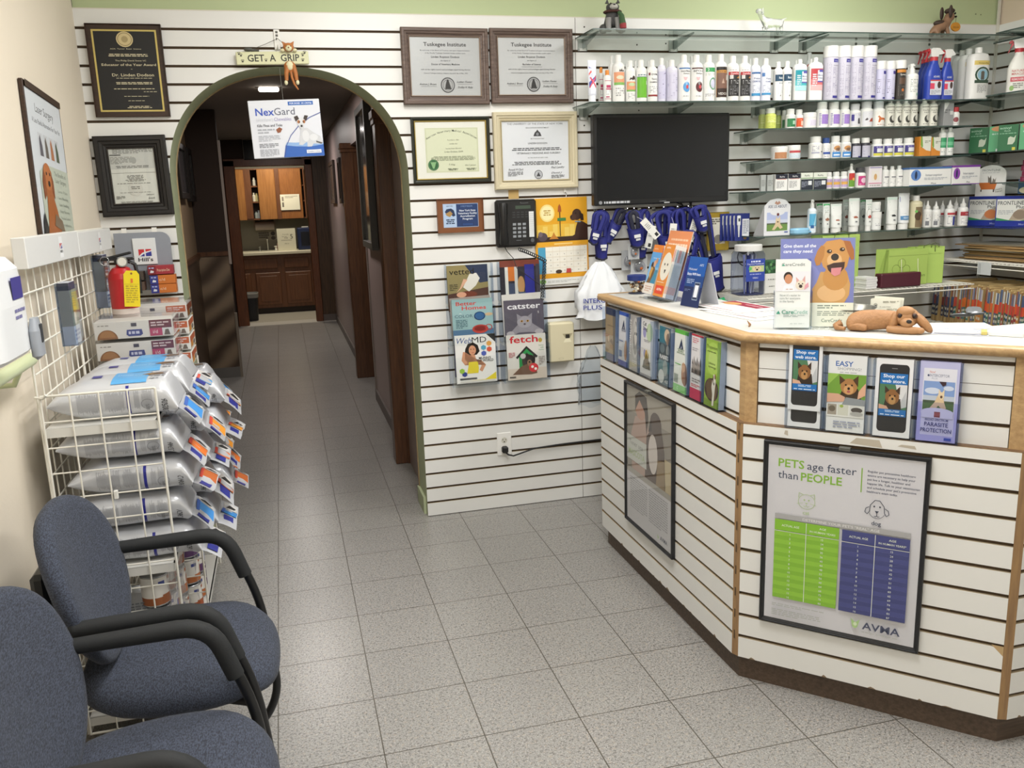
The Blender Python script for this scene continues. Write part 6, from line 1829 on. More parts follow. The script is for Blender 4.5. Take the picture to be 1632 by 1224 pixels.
# ========================================================== RECEPTION COUNTER
LO = [Vector((-.1206, -.616)), Vector((-.1216, -1.852)), Vector((.4223, -2.4134)), Vector((1.9, -2.4134))]
def inset(poly, d):
 out = []
 for i, p in enumerate(poly):
  ns = []
  for a, b in ((i - 1, i), (i, i + 1)):
   if 0 <= a and b < len(poly):
    t = (poly[b] - poly[a]).normalized()
    ns.append(Vector((-t.y, t.x)))
  if len(ns) == 1:
   out.append(p + ns[0] * d)
  else:
   m = (ns[0] + ns[1]).normalized()
   out.append(p + m * (d / m.dot(ns[0])))
 return out
UP, KI = inset(LO, .032), inset(LO, .025)
TOPZ, LEDGE, BOT = 1.168, .886, .086
FRESH = MDF
def strip(mb, poly, z0, z1, m, y_ext=0):
 for a, b in zip(poly, poly[1:]):
  mb.add([(a.x, a.y, z0), (b.x, b.y, z0), (b.x, b.y, z1), (a.x, a.y, z1)], [(0, 1, 2, 3)], m)
ctr = thing('reception_counter', 'white slatwall reception counter with an oak nosing and three angled faces', 'counter', (0, 0, 0))
names = ('clinic', )
for k in range(3):
 a, b = LO[k], LO[k + 1]
 t = (b - a).normalized()
 n = Vector((-t.y, t.x))
 Lg = (b - a).length
 T = lambda x, d, z, a=a, t=t, n=n: (a.x + t.x * x + n.x * d, a.y + t.y * x + n.y * d, z)
 mb = MB()
 slats(mb, T, 0 if k == 0 else .014, Lg - .014, BOT, LEDGE - .002, [BOT + S3 * (i + 1) for i in range(10)])
 # raw board edges at the corners
 mb.add([T(Lg - .014, 0, BOT), T(Lg, 0.006, BOT), T(Lg, 0.006, LEDGE - .002), T(Lg - .014, 0, LEDGE - .002)], [(0, 1, 2, 3)], MDF)
 if k:
  mb.add([T(.014, 0, BOT), T(0, .006, BOT), T(0, .006, LEDGE - .002), T(.014, 0, LEDGE - .002)], [(0, 1, 2, 3)], MDF)
 else:
  mb.add([T(0, 0, BOT), T(0, .02, BOT), T(0, .02, LEDGE), T(0, 0, LEDGE)], [(0, 1, 2, 3)], MDF)
  for i in range(10):
   z = BOT + S3 * (i + 1)
   mb.add([T(Lg - .006, .0015, z - .016), T(Lg - .002, .003, z - .016), T(Lg - .002, .003, z + .014), T(Lg - .006, .0015, z + .014)], [(0, 1, 2, 3)], GAP)
 # chipped lower edge
 q = random.Random(11 + k)
 x = q.uniform(.1, .4) if k == 0 else .05
 while x < Lg - .05:
  w = q.uniform(.01, .035)
  h = q.uniform(.003, .009)
  mb.add([T(x, -.0004, BOT), T(x + w, -.0004, BOT), T(x + w * .7, -.0004, BOT + h * .6), T(x + w * .35, -.0004, BOT + h)], [(0, 1, 2, 3)], mat('#8a7762', .8))
  x += w + q.uniform(.03, .16)
 if k == 1:
  for x, z, w, h in ((.14, LEDGE - .02, .012, .012), (.33, LEDGE - .026, .09, .018), (.46, LEDGE - .02, .05, .006)):
   mb.add([T(x, -.0004, z), T(x + w, -.0004, z - .004), T(x + w * .9, -.0004, z + h), T(x + w * .2, -.0004, z + h)], [(0, 1, 2, 3)], mat('#b9b0a0', .8))
  mb.add([T(Lg - .014, -.0004, BOT + 3 * S3), T(Lg - .045, -.0004, BOT + 3 * S3), T(Lg - .014, -.0004, BOT + 3 * S3 - .03)], [(0, 1, 2)], mat('#b99d72', .7))
 mb.build('lower_panel', ctr)
mb = MB()
KV = wood('vinyl_kickboard', '#42352a', '#5d4c3e', 'X', 10, .5)
strip(mb, [KI[0] + Vector((0, -.01))] + KI[1:], 0, BOT + .004, KV)
a = KI[0] + Vector((0, -.01))
mb.add([(a.x, a.y, 0), (a.x + .3, a.y, 0), (a.x + .3, a.y, BOT), (a.x, a.y, BOT)], [(0, 1, 2, 3)], KV)
mb.build('kickboard', ctr)
# ledge between the lower and upper panels
mb = MB()
LD = inset(LO, .004)
for k in range(3):
 a, b, c, d = LD[k], LD[k + 1], UP[k + 1], UP[k]
 e = .008
 vs = [(p.x, p.y, z) for z in (LEDGE - e, LEDGE) for p in (a, b, c, d)]
 mb.add(vs, [(4, 5, 6, 7), (0, 1, 5, 4), (3, 2, 1, 0)], wood('ledge_board_%d' % k, '#5d4631', '#86684a', 'Y', 8, .6))
mb.build('ledge', ctr)
# upper panels
for k in range(3):
 a, b = UP[k], UP[k + 1]
 t = (b - a).normalized()
 n = Vector((-t.y, t.x))
 Lg = (b - a).length
 T = lambda x, d, z, a=a, t=t, n=n: (a.x + t.x * x + n.x * d, a.y + t.y * x + n.y * d, z)
 mb = MB()
 if k == 0:
  slats(mb, T, .012, Lg - .03, LEDGE, 1.142, (1.12, 1.045, .969, .897))
 else:
  slats(mb, T, .036, Lg - .036, LEDGE, 1.142, (1.119, 1.025, .947))
  mb.add([T(.036, -.0003, 1.058), T(Lg - .036, -.0003, 1.058), T(Lg - .036, -.0003, 1.0595), T(.036, -.0003, 1.0595)], [(0, 1, 2, 3)], GAP)
 mb.build('upper_panel', ctr)
 mb = MB()
 for x0, x1 in (((Lg - .03, Lg + .004),) if k == 0 else ((-.004, .034), (Lg - .034, Lg + .003))):
  vs = [T(x, d, z) for z in (LEDGE, 1.142) for x, d in ((x0, -.008), (x1, -.008), (x1, .02), (x0, .02))]
  mb.add(vs, [(0, 1, 5, 4), (1, 2, 6, 5), (2, 3, 7, 6), (3, 0, 4, 7)], OAK)
  mb.build('corner_post', ctr)
  mb = MB()
 if k == 0:
  vs = [T(x, d, z) for z in (LEDGE, 1.142) for x, d in ((-.004, -.004), (.012, -.004), (.012, .02), (-.004, .02))]
  mb.add(vs, [(0, 1, 5, 4), (1, 2, 6, 5), (2, 3, 7, 6), (3, 0, 4, 7)], OAK)
  mb.build('end_post', ctr)
# oak nosing: rounded bar along the edge
NOS = inset(LO, .004)
mb = MB()
prof = [(0.03, 1.141), (0.006, 1.141), (-.002, 1.146), (-.005, 1.155), (-.002, 1.164), (.006, 1.1685), (.034, 1.1685)]
nose = [[(p.x, p.y, z) for p, z in ((inset(LO, .004 + d)[k], z) for d, z in prof)] for k in range(4)]
nose[0] = [(x, y + .03, z) for x, y, z in nose[0]]
mb.sheet(nose, OAK, True)
n0 = nose[0]
mb.add(n0, [tuple(range(len(n0)))], OAK)
mb.prism([(n0[3][0] + .003, n0[0][1] - .001), (n0[3][0] + .012, n0[0][1] + .006), (.25, n0[0][1] + .006), (.25, n0[0][1] - .02), (n0[6][0], n0[0][1] - .02)], 1.141, 1.1687, OAK, 'xy')
mb.box((-.075, -.612, LEDGE), (.25, -.59, 1.141), WHITE)
mb.build('nosing', ctr)
IN = inset(LO, .36)
TI = inset(LO, .036)
mb = MB()
for k in range(3):
 a, b, c, d = TI[k], TI[k + 1], IN[k + 1], IN[k]
 vs = [(p.x, p.y, z) for z in (1.14, TOPZ) for p in (a, b, c, d)]
 mb.add(vs, [(4, 5, 6, 7), (3, 2, 1, 0), (2, 3, 7, 6)], mat('#cbc9c3', .4, var=.02))
a, b, c, d = TI[0], TI[1], IN[1], IN[0]
mb.build('top', ctr)
mb = MB()
strip(mb, inset(LO, .3), 0, 1.14, '#b9b5ab')
mb.build('inner_panel', ctr)
# ---- brochure holders ------------------------------------------------------
class Face:
 """places things against one counter face: s along it, z up"""
 def __init__(s, poly, k, off):
  s.a, b = poly[k], poly[k + 1]
  s.t = (b - s.a).normalized()
  s.n = Vector((s.t.y, -s.t.x))
  s.off = off
  s.rz = math.atan2(s.t.y, s.t.x)
 def at(s, x, z, out=0):
  p = s.a + s.t * x + s.n * (s.off + out)
  return (p.x, p.y, z)
FA, FB = Face(UP, 0, 0), Face(UP, 1, 0)
PURP = glassy('violet_acrylic', '#eff0fa', 1.25, .03)
def holder(face, s0, s1, label, h=.235, d=.034, m=ACR, front=.13):
 o = thing('brochure_holder', label, 'holder', face.at((s0 + s1) / 2, LEDGE + .001, .0005), face.rz, 'clear brochure holders on the counter front')
 w = (s1 - s0) / 2
 mb = MB()
 mb.box((-w, -.003, 0), (w, -.001, h), m)
 mb.box((-w, -d, 0), (w, -d + .002, h * .5), m)
 for q in (-1, 1):
  mb.box((q * w - .0012, -d, 0), (q * w + .0012, -.001, h * .97), ACRE)
 mb.box((-w + .002, -d + .002, 0), (w - .002, -.003, .002), ACRE)
 mb.build('acrylic', o)
 return o
def leaflet(face, s0, s1, z, h, base, draw, label, out=.006, t=.02, lean=-2, edge=None, cat='brochure'):
 o = thing('brochure', label, cat, face.at((s0 + s1) / 2, z, out), face.rz, 'brochures in the counter front holders')
 o.rotation_euler = (R(lean), 0, face.rz)
 w = (s1 - s0)
 mb = MB().box((-w / 2, -t, 0), (w / 2, 0, h), edge or base)
 p = Page(mb, (-w / 2, -t - .0003, 0), UX, UZ, w, h, rough=.3)
 p.rect(0, 0, 1, 1, base)
 draw(p)
 mb.build('sheets', o)
 return o
def b1(p):
 p.rect(0, .86, 1, 1, '#2c3350').rect(0, 0, 1, .13, '#4a4a72').fine(.2, .64, .85, .68, 1, '#7a6a52').ell(.35, .34, .16, .1, '#8a6a44').ell(.65, .3, .16, .12, '#6d5238').ell(.35, .4, .09, .06, '#c9b08a').pg([(.15, .14), (.85, .14), (.8, .3), (.5, .36), (.2, .3)], '#a38a64')
def logo_tri(p, cx, cz, s_):
 p.pg([(cx - s_, cz - s_ * .45), (cx + s_, cz - s_ * .45), (cx + .1 * s_, cz + s_ * .6)], '#22304f').pg([(cx - s_ * .2, cz - s_ * .4), (cx + s_ * .25, cz - s_ * .4), (cx + .1 * s_, cz - s_ * .1)], '#cfd4de')
def b2(p):
 p.rect(0, .93, 1, 1, '#2f55b5').rect(0, 0, 1, .1, '#5a60a0').rect(.05, .34, .42, .43, '#e6e8ec').rect(.05, .45, .5, .465, '#3a5a9a').ell(.78, .3, .16, .18, '#b58a6a').ell(.8, .42, .1, .08, '#c9a07a').rect(.08, .16, .4, .28, '#7f8fb0')
 logo_tri(p, .5, .76, .16)
 p.fine(.25, .64, .8, .69, 2, '#6d7590', 'c')
def b3(p):
 p.rect(0, 0, 1, 1, '#a9a5a2').ell(.58, .6, .34, .36, '#c5c2be').ell(.6, .6, .27, .3, '#8d8a86').pg([(.4, .7), (.5, .9), (.65, .8), (.8, .92), (.85, .6), (.6, .45)], '#c9c6c1').ell(.55, .68, .05, .03, '#3a3a3a').ell(.72, .68, .05, .03, '#3a3a3a').txt('NOVOMALOTE', .16, .6, .085, '#e9e7e3', w=1.5, rot=PI / 2, bold=.02).fine(.3, .1, .9, .2, 3, '#cfccc8')
def b4(p):
 p.ell(.7, .78, .26, .16, '#b9cba9').ell(.3, .76, .13, .09, '#9a97c4').ell(.35, .4, .1, .07, '#8f8fc9').txt('Cat', .3, .88, .07, '#3a3a44', w=.3, bold=.02).txt('Dog', .35, .8, .06, '#3a3a44', w=.35, bold=.02).fine(.2, .6, .8, .65, 2, '#9a9aa2', 'c')
 p.pg([(.2, .14), (.85, .14), (.8, .26), (.6, .34), (.3, .28)], '#55524c').ell(.5, .38, .1, .09, '#b5894f').pg([(.36, .2), (.38, .42), (.45, .34), (.6, .34), (.68, .44), (.7, .2)], '#6d5b48').ell(.52, .36, .05, .04, '#2a2320').rect(0, 0, 1, .04, '#8d8d92')
def b5(p):
 p.rect(0, 0, 1, 1, '#49606a').rect(0, .72, .5, 1, '#2f6f80').ell(.68, .86, .24, .11, '#c9b39a').ell(.75, .8, .14, .1, '#8d7460').rect(0, .52, 1, .7, '#33414a').ell(.3, .62, .22, .08, '#5d6d72').ell(.8, .6, .15, .1, '#8a8f8c').rect(0, .42, 1, .54, '#3b474d').txt('RABIES', .5, .45, .065, '#e3e6e6', w=.78, bold=.03).rect(0, .22, 1, .42, '#4d7a80').ell(.62, .3, .2, .14, '#8f9a98').ell(.3, .14, .26, .12, '#c3c9c9').txt('HSUS', .78, .05, .05, '#dfe3e3', w=.3)
def b6(p):
 p.rect(0, .93, 1, 1, '#5cb343').rect(0, 0, 1, .12, '#7fc272').rect(.08, .44, .5, .455, '#5cb343').rect(.05, .14, .35, .28, '#8a958c').rect(.05, .3, .42, .42, '#e6ebe4').ell(.78, .32, .2, .17, '#a9795a').ell(.72, .42, .12, .08, '#c59a78').ell(.85, .25, .16, .12, '#8a5f48')
 logo_tri(p, .5, .77, .16)
 p.fine(.2, .62, .8, .7, 3, '#8aa08a', 'c').txt('C', .35, .04, .05, '#e9f4e6')
def b7(p):
 p.rect(0, .0, 1, .17, '#c43a5c').rect(0, .97, 1, 1, '#c43a4a').fine(.1, .86, .6, .95, 3, '#c9707c').fine(.1, .74, .6, .8, 2, '#a9a4a8').fine(.15, .26, .9, .33, 2, '#8a8488').fine(.1, .19, .9, .24, 2, '#c9505f')
 for i in range(6):
  c = ('#4a423e', '#6d6058', '#3a3430')[i % 3]
  p.pg([(.1 + i * .14, .4), (.12 + i * .14, .56 + .05 * (i % 2)), (.15 + i * .14, .62 + .05 * (i % 2)), (.2 + i * .14, .56), (.22 + i * .14, .4)], c).ell(.16 + i * .14, .5, .03, .04, '#b9aea4')
def b8(p):
 p.rect(0, 0, 1, 1, '#97b84a').ell(.5, .72, .5, .24, '#a5c45c').ell(.5, .7, .3, .14, '#b3cd74').rect(0, 0, 1, .1, '#7f9a3c').txt('Trupanion', .42, .86, .05, '#38441f', w=.7).fine(.12, .8, .7, .83, 1, '#5d7030').txt('Lifetime', .45, .63, .035, '#4f6128', w=.45).txt('coverage', .48, .58, .035, '#4f6128', w=.5)
 p.ell(.5, .26, .46, .17, '#4a2c38').pg([(.1, .3), (.3, .42), (.7, .4), (.92, .3), (.8, .12), (.25, .12)], '#6d5a44').pg([(.55, .42), (.6, .5), (.74, .5), (.78, .4), (.74, .3), (.68, .03), (.56, .03), (.58, .2), (.5, .3)], '#e4e0d6').pg([(.55, .42), (.6, .5), (.63, .44), (.6, .34)], '#5d4636').ell(.72, .47, .05, .04, '#8a6d54').ell(.67, .36, .03, .02, '#2a2320')
hA = [(.04, .165), (.195, .31), (.318, .425), (.43, .56), (.605, .715), (.738, .86), (.872, .972), (.98, 1.095)]
dA = [('clear holder of the tan and navy leaflets, at the outer end of the counter', '#a08c6c', b1, 'tan leaflets with a navy top, in the holder at the outer counter end'),
 ('clear holder of the blue topped white leaflets', '#d5d7dd', b2, 'white leaflets with a blue top edge and a dark triangle'),
 ('clear holder of the grey cat leaflets', '#a9a5a2', b3, 'grey leaflets with a pale cat and sideways lettering'),
 ('clear holder of the white leaflets with a seated cat', '#dcdcdc', b4, 'white leaflets with violet dots and a cat by a basket'),
 ('clear holder of the slate blue leaflets', '#49606a', b5, 'slate blue leaflets lettered about rabies'),
 ('clear holder of the green topped leaflets', '#dfe2dc', b6, 'white leaflets with a green top edge and a dark triangle'),
 ('clear holder of the crimson footed leaflets', '#dcdadc', b7, 'white leaflets with a crimson foot and a row of dogs'),
 ('clear deep holder of the olive green leaflets, nearest the counter corner', '#97b84a', b8, 'olive green leaflets with a white spaniel in a basket')]
for (s0, s1), (hl, base, dr, ll) in zip(hA, dA):
 holder(FA, s0, s1, hl, h=.215 if dr is b5 else .24)
 leaflet(FA, s0 + .006, s1 - .006, LEDGE + .005, .228 if dr is not b5 else .22, base, dr, ll, edge='#d9d8d4')
def phone_ad(p):
 p.rect(0, 0, 1, 1, '#e3e4e7')
 pts = []
 for cx, cz, a0 in ((.8, .88, 0), (.2, .88, 90), (.2, .12, 180), (.8, .12, 270)):
  pts += [(cx + .1 * math.cos(R(a0 + 15 * i)), cz + .055 * math.sin(R(a0 + 15 * i))) for i in range(7)]
 p.pg(pts, '#26272b').rect(.43, .878, .58, .886, '#8a8c90')
 p.rect(.13, .68, .87, .82, '#1f6db5').txt('Shop our', .5, .765, .042, '#edf3fa', w=.58, bold=.03).txt('web store.', .5, .7, .042, '#edf3fa', w=.64, bold=.03)
 p.rect(.13, .36, .87, .68, '#4d7a58').pg([(.55, .68), (.87, .68), (.87, .4), (.7, .42)], '#d5d6d8').pg([(.62, .36), (.87, .4), (.84, .6)], '#b9bcc0')
 p.pg([(.25, .36), (.3, .5), (.7, .5), (.74, .36)], '#33271f').ell(.48, .52, .19, .1, '#8a5f38').pg([(.28, .56), (.27, .66), (.4, .6)], '#3f2d22').pg([(.56, .6), (.68, .66), (.68, .55)], '#3f2d22').ell(.48, .48, .1, .06, '#b58a58').ell(.42, .535, .022, .012, '#16110e').ell(.55, .535, .022, .012, '#16110e').ell(.49, .495, .03, .016, '#16110e').pg([(.13, .36), (.13, .42), (.34, .4), (.4, .36)], '#d3a88e')
 p.rect(.13, .27, .87, .36, '#1f6db5').fine(.25, .32, .75, .35, 2, '#c9dcef', 'c').fine(.17, .28, .83, .3, 1, '#e6eff8', 'c')
def easy(p):
 p.rect(0, 0, 1, 1, '#dfe1e2').txt('EASY', .42, .86, .065, '#2f5fa8', w=.46, bold=.05).txt('SHOPPING!', .55, .81, .035, '#8d9298', w=.62).fine(.3, .77, .75, .79, 1, '#a9adb5', 'c')
 p.rect(0, .44, 1, .76, '#6f9a3c').pg([(.0, .6), (.3, .76), (.0, .76)], '#93bb55').pg([(.3, .44), (.9, .44), (.8, .58), (.4, .56)], '#3a2c20')
 p.ell(.56, .6, .22, .105, '#a8794a').pg([(.32, .62), (.3, .74), (.46, .68)], '#4d3524').pg([(.66, .69), (.8, .75), (.8, .6)], '#4d3524').ell(.56, .56, .13, .065, '#c99a66').ell(.48, .62, .025, .012, '#191310').ell(.64, .62, .025, .012, '#191310').ell(.56, .575, .035, .018, '#191310').ell(.56, .535, .045, .015, '#a85a5a').pg([(.8, .44), (1, .5), (1, .66), (.9, .6), (.82, .54)], '#d9a98c')
 p.pg([(.0, .38), (.45, .4), (.48, .46), (.3, .5), (.0, .5)], '#d5a58c').pg([(.4, .36), (1, .34), (1, .44), (.5, .46)], '#8d9297').rect(0, .2, 1, .36, '#e3e3e0').rect(.03, .22, .27, .36, '#a39a8d').ell(.15, .3, .09, .04, '#6d6255').rect(.3, .22, .58, .36, '#cfcfc3').ell(.4, .34, .05, .02, '#9ab04f').rect(.62, .22, .98, .36, '#d3d3d0').ell(.8, .3, .15, .035, '#4d4845').ell(.8, .25, .17, .03, '#a9a9a6').fine(.2, .05, .9, .15, 3, '#9aa0b5')
def para(p):
 p.rect(0, 0, 1, 1, '#b9badf').rect(.1, .08, .93, .92, '#dcdde8').txt('New!', .32, .86, .03, '#cf7a6a', w=.14).txt('INTERCEPTOR', .5, .815, .034, '#6d7690', w=.5).ell(.22, .83, .025, .014, '#4a5275').txt('PLUS', .38, .785, .02, '#9aa0b5', w=.14)
 p.rect(.12, .36, .9, .76, '#7f9ccf').rect(.12, .5, .9, .58, '#b9c3d2').rect(.12, .36, .9, .5, '#5b7a45').rect(.12, .49, .9, .52, '#4a5a44').ell(.35, .64, .2, .04, '#c9d3e6').ell(.75, .68, .13, .03, '#c9d3e6')
 p.pg([(.3, .42), (.42, .5), (.5, .6), (.62, .6), (.66, .5), (.72, .43), (.64, .4), (.52, .46), (.4, .38), (.33, .38)], '#d9c09a').pg([(.5, .58), (.51, .67), (.56, .63), (.6, .63), (.65, .67), (.65, .57), (.58, .53)], '#e2cfae').ell(.58, .57, .03, .018, '#5d4236').pg([(.5, .76), (.68, .76), (.68, .72), (.6, .7)], '#3a2630')
 p.ell(.5, .37, .42, .06, '#dcdde8').rect(.12, .3, .9, .37, '#dcdde8').rect(.43, .31, .58, .38, '#8d4a48').rect(.43, .33, .58, .37, '#a85f5a')
 p.txt('BROAD-SPECTRUM', .5, .265, .028, '#4a5080', w=.58, bold=.02).txt('PARASITE', .5, .195, .05, '#3a4079', w=.6, bold=.02).txt('PROTECTION', .5, .12, .05, '#3a4079', w=.78, bold=.02).rect(.72, .025, .9, .06, '#3a4fa5')
hB = [(.128, .236), (.24, .358), (.372, .484), (.488, .598)]
holder(FB, *hB[0], 'clear holder of the raised phone picture card, nearest the counter corner')
leaflet(FB, hB[0][0] + .004, hB[0][1] - .008, LEDGE + .004, .226, '#e3e4e7', phone_ad, 'white phone picture cards low in the holder nearest the corner', t=.014)
leaflet(FB, hB[0][0] + .004, hB[0][1] - .008, LEDGE + .058, .226, '#e3e4e7', phone_ad, 'white phone picture card standing raised above its holder', out=.0215, t=.002, lean=-1)
holder(FB, *hB[1], 'clear holder of the green and white shopping leaflets')
leaflet(FB, hB[1][0] + .006, hB[1][1] - .006, LEDGE + .004, .228, '#dfe1e2', easy, 'white leaflets with a terrier before a green jersey')
holder(FB, *hB[2], 'clear holder of the lower phone picture cards')
leaflet(FB, hB[2][0] + .005, hB[2][1] - .009, LEDGE + .004, .226, '#e3e4e7', phone_ad, 'white phone picture cards between the terrier and the violet leaflets', t=.022)
holder(FB, *hB[3], 'violet edged holder of the parasite leaflets', m=PURP)
leaflet(FB, hB[3][0] + .004, hB[3][1] - .006, LEDGE + .004, .226, '#b9badf', para, 'pale violet leaflets with a running dog over a meadow', t=.024, edge='#b3b4de')
# ---- posters on the lower faces ----------------------------------------------
BLK = mat('#1f2023', .35)
def poster(face, s0, s1, z0, z1, label, draw, base, glass=PANE):
 o = thing('framed_poster', label, 'poster', face.at(s0, z0, .001), face.rz)
 w, h = s1 - s0, z1 - z0
 mb = MB()
 frame_bars(mb, w, h, .014, -.016, 0, BLK, .002)
 mb.build('frame', o)
 mb = MB().box((.012, -.006, .012), (w - .012, 0, h - .012), base)
 draw(Page(mb, (.014, -.0063, .014), UX, UZ, w - .028, h - .028, rough=.4))
 mb.build('print', o)
 MB().add([(.014, -.01, .014), (w - .014, -.01, .014), (w - .014, -.01, h - .014), (.014, -.01, h - .014)], [(0, 1, 2, 3)], glass).build('glazing', o)
 MB().box((w * .47, -.018, h - .006), (w * .54, 0, h + .004), '#55554f', .001).build('clip', o)
 return o
GRN, NVY, TXT = '#8cbf3f', '#454a80', '#3f4a63'
def pets(p):
 p.txt('PETS', .07, .885, .044, GRN, 'l', w=.175, bold=.03).txt('age faster', .265, .885, .042, TXT, 'l', w=.32).txt('than', .07, .82, .042, TXT, 'l', w=.135).txt('PEOPLE', .225, .82, .044, GRN, 'l', w=.27, bold=.03)
 p.rect(.615, .80, .622, .93, GRN)
 for i, t in enumerate(('Regular pet preventive healthcare', 'exams are necessary to help your', 'pet live a longer, healthier and', 'happier life. Talk to your veterinarian', 'and schedule your pet\'s preventive', 'healthcare exam today.')):
  p.txt(t, .655, .912 - i * .0215, .0115, '#5a6076', 'l', w=(.29, .29, .26, .32, .3, .19)[i], bold=.01)
 # cat
 c = '#b9cf9a'
 p.ring(.27, .705, .058, .042, .06, c).line([(.215, .725), (.218, .752), (.245, .744)], .003, c).line([(.295, .744), (.322, .752), (.325, .725)], .003, c).line([(.205, .69), (.245, .698)], .002, c).line([(.295, .698), (.335, .69)], .002, c).ell(.255, .715, .006, .005, c, 8).ell(.285, .715, .006, .005, c, 8).pg([(.26, .7), (.28, .7), (.27, .692)], c).line([(.25, .683), (.262, .677), (.27, .686), (.278, .677), (.29, .683)], .0025, c).txt('cat', .27, .635, .02, c, bold=.02)
 # dog
 c = '#454b5e'
 p.ring(.725, .72, .055, .05, .05, c, a0=-150, a1=-30).line([(.675, .73), (.655, .72), (.65, .7), (.665, .69), (.678, .705), (.682, .74), (.71, .768), (.74, .768), (.768, .74), (.772, .705), (.785, .69), (.8, .7), (.795, .72), (.775, .73)], .0035, c).ell(.707, .735, .006, .005, c, 8).ell(.743, .735, .006, .005, c, 8).pg([(.712, .712), (.738, .712), (.725, .698)], c).line([(.725, .7), (.725, .688)], .003, c).line([(.708, .684), (.718, .68), (.725, .688), (.732, .68), (.742, .684)], .003, c).txt('dog', .725, .635, .022, c, bold=.02)
 p.rect(.06, .592, .94, .62, '#a9a9aa').txt('DETERMINE YOUR PET\'S "REAL" AGE', .5, .599, .0135, '#e3e3e3', w=.5)
 for x0, x1, cols, hdr, t2 in ((.06, .495, ('#8fc242', '#83b63b'), '#85ba3a', 'IN HUMAN YEARS'), (.515, .94, ('#4a4f86', '#43487b'), '#454a80', 'IN HUMAN YEARS*')):
  p.rect(x0, .525, x1, .588, hdr)
  xm = x0 + (x1 - x0) * .5
  p.txt('ACTUAL AGE', (x0 + xm) / 2, .55, .012, '#e3ead9', w=.12, bold=.01).txt('AGE', (xm + x1) / 2, .562, .011, '#e3ead9', w=.045, bold=.01).txt(t2, (xm + x1) / 2, .54, .011, '#e3ead9', w=.17, bold=.01)
  for r in range(16):
   z = .522 - (r + 1) * .0243
   p.rect(x0, z, x1, z + .0243, cols[r % 2])
  p.rect(x0, .522, x1, .5245, '#e3e6e0').rect(xm - .002, .133, xm + .002, .588, '#dfe3dc')
  ages = (15, 24, 28, 32, 36, 42, 47, 51, 56, 60, 65, 69, 74, 78, 83, 87) if x0 > .3 else (15, 24, 28, 32, 36, 40, 44, 48, 52, 56, 60, 64, 68, 72, 76, 80)
  for r in range(16):
   z = .522 - (r + 1) * .0243 + .006
   p.txt(str(r + 1), (x0 + xm) / 2, z, .011, '#e6ebe6').txt(str(ages[r]), (xm + x1) / 2, z, .011, '#e6ebe6')
   p.k -= 1.6
  p.k += 3
 p.fine(.06, .085, .42, .105, 2, '#b5b8b5', seed=2).fine(.06, .03, .4, .07, 4, '#b5b8b5', seed=5)
 p.txt('AVMA', .675, .055, .04, '#4a4f66', 'l', w=.24, bold=.05).pg([(.6, .105), (.63, .085), (.66, .105), (.645, .06), (.635, .052), (.625, .052), (.612, .06)], '#a9c98a').ell(.63, .075, .012, .01, '#d5e4c3')
 p.fine(.675, .035, .9, .043, 1, '#b5b8b5')
LA, LB = Face(LO, 0, 0), Face(LO, 1, 0)
poster(LB, .083, .552, .242, .845, 'black framed pet age chart poster with green and navy tables', pets, '#dcdce2')
def mascota(p):
 p.rect(0, .36, 1, 1, '#8d877c').rect(0, .82, 1, 1, '#a39d90').rect(.55, .36, 1, .62, '#c0b28f')
 p.pg([(.12, .36), (.1, .66), (.2, .8), (.45, .82), (.55, .7), (.6, .36)], '#b59a8d').ell(.32, .87, .12, .08, '#b98d78').pg([(.2, .84), (.2, .95), (.3, .99), (.46, .97), (.5, .84), (.46, .7), (.42, .86), (.3, .93)], '#37291f')
 p.pg([(.42, .4), (.46, .7), (.6, .8), (.78, .8), (.84, .66), (.86, .4)], '#55463e').ell(.66, .82, .12, .08, '#4d3d35').pg([(.55, .84), (.5, .74), (.58, .76)], '#2f2521').ell(.6, .6, .1, .14, '#d3ccc6').pg([(.66, .36), (.7, .58), (.84, .6), (.86, .36)], '#8f7a5a')
 p.rect(0, .46, .46, .64, '#c9cdc6').txt('Tener una', .22, .575, .035, '#8a8d88', w=.32).txt('MASCOTA', .23, .5, .045, '#a9bf8a', w=.38, bold=.02).rect(0, .36, 1, .4, '#a5a29a')
 p.rect(0, 0, 1, .36, '#cfcfd2').fine(.08, .1, .48, .34, 14, '#9a9ca0', seed=4).fine(.52, .1, .92, .34, 14, '#9a9ca0', seed=9)
 p.txt('AVMA', .84, .035, .03, '#4a4f66', w=.15, bold=.04).pg([(.7, .06), (.74, .045), (.72, .03)], '#a9c98a')
poster(LA, .318, .785, .24, .846, 'black framed poster of a woman hugging a dog, on the counter face by the walkway', mascota, '#cfcfd2')
# ---- things on the counter top ---------------------------------------------------
Z1 = TOPZ + .0006
o = thing('brochure_stand', 'clear brochure stand with an orange header sheet, near the outer counter end', 'stand', (.03, -.92, Z1), -PI / 2 - R(1))
mb = MB()
lean = R(-16)
mb.at((0, .02, 0), rx=lean).box((-.115, 0, 0), (.115, .003, .29), ACR)
for x0, x1 in ((-.115, -.003), (.003, .115)):
 mb.box((x0, -.05, .002), (x1, -.048, .13), ACR)
 for x in (x0, x1):
  mb.box((x - .001, -.05, .002), (x + .001, 0, .2), ACRE)
mb.at().box((-.115, -.05, 0), (.115, .1, .003), ACR)
mb.build('acrylic', o)
mb = MB().at((0, .02, 0), rx=lean).box((-.11, -.003, .004), (.11, -.0005, .285), '#d6d3cf')
p = Page(mb, (-.11, -.0033, .004), UX, UZ, .22, .281)
p.rect(0, .3, 1, 1, '#d98a5c').fine(.15, .84, .9, .9, 1, '#e9bfa0').fine(.08, .74, .92, .82, 1, '#eed0ba', fill=.8).fine(.02, .05, .2, .25, 4, '#c9a493')
mb.at().build('header_sheet', o)
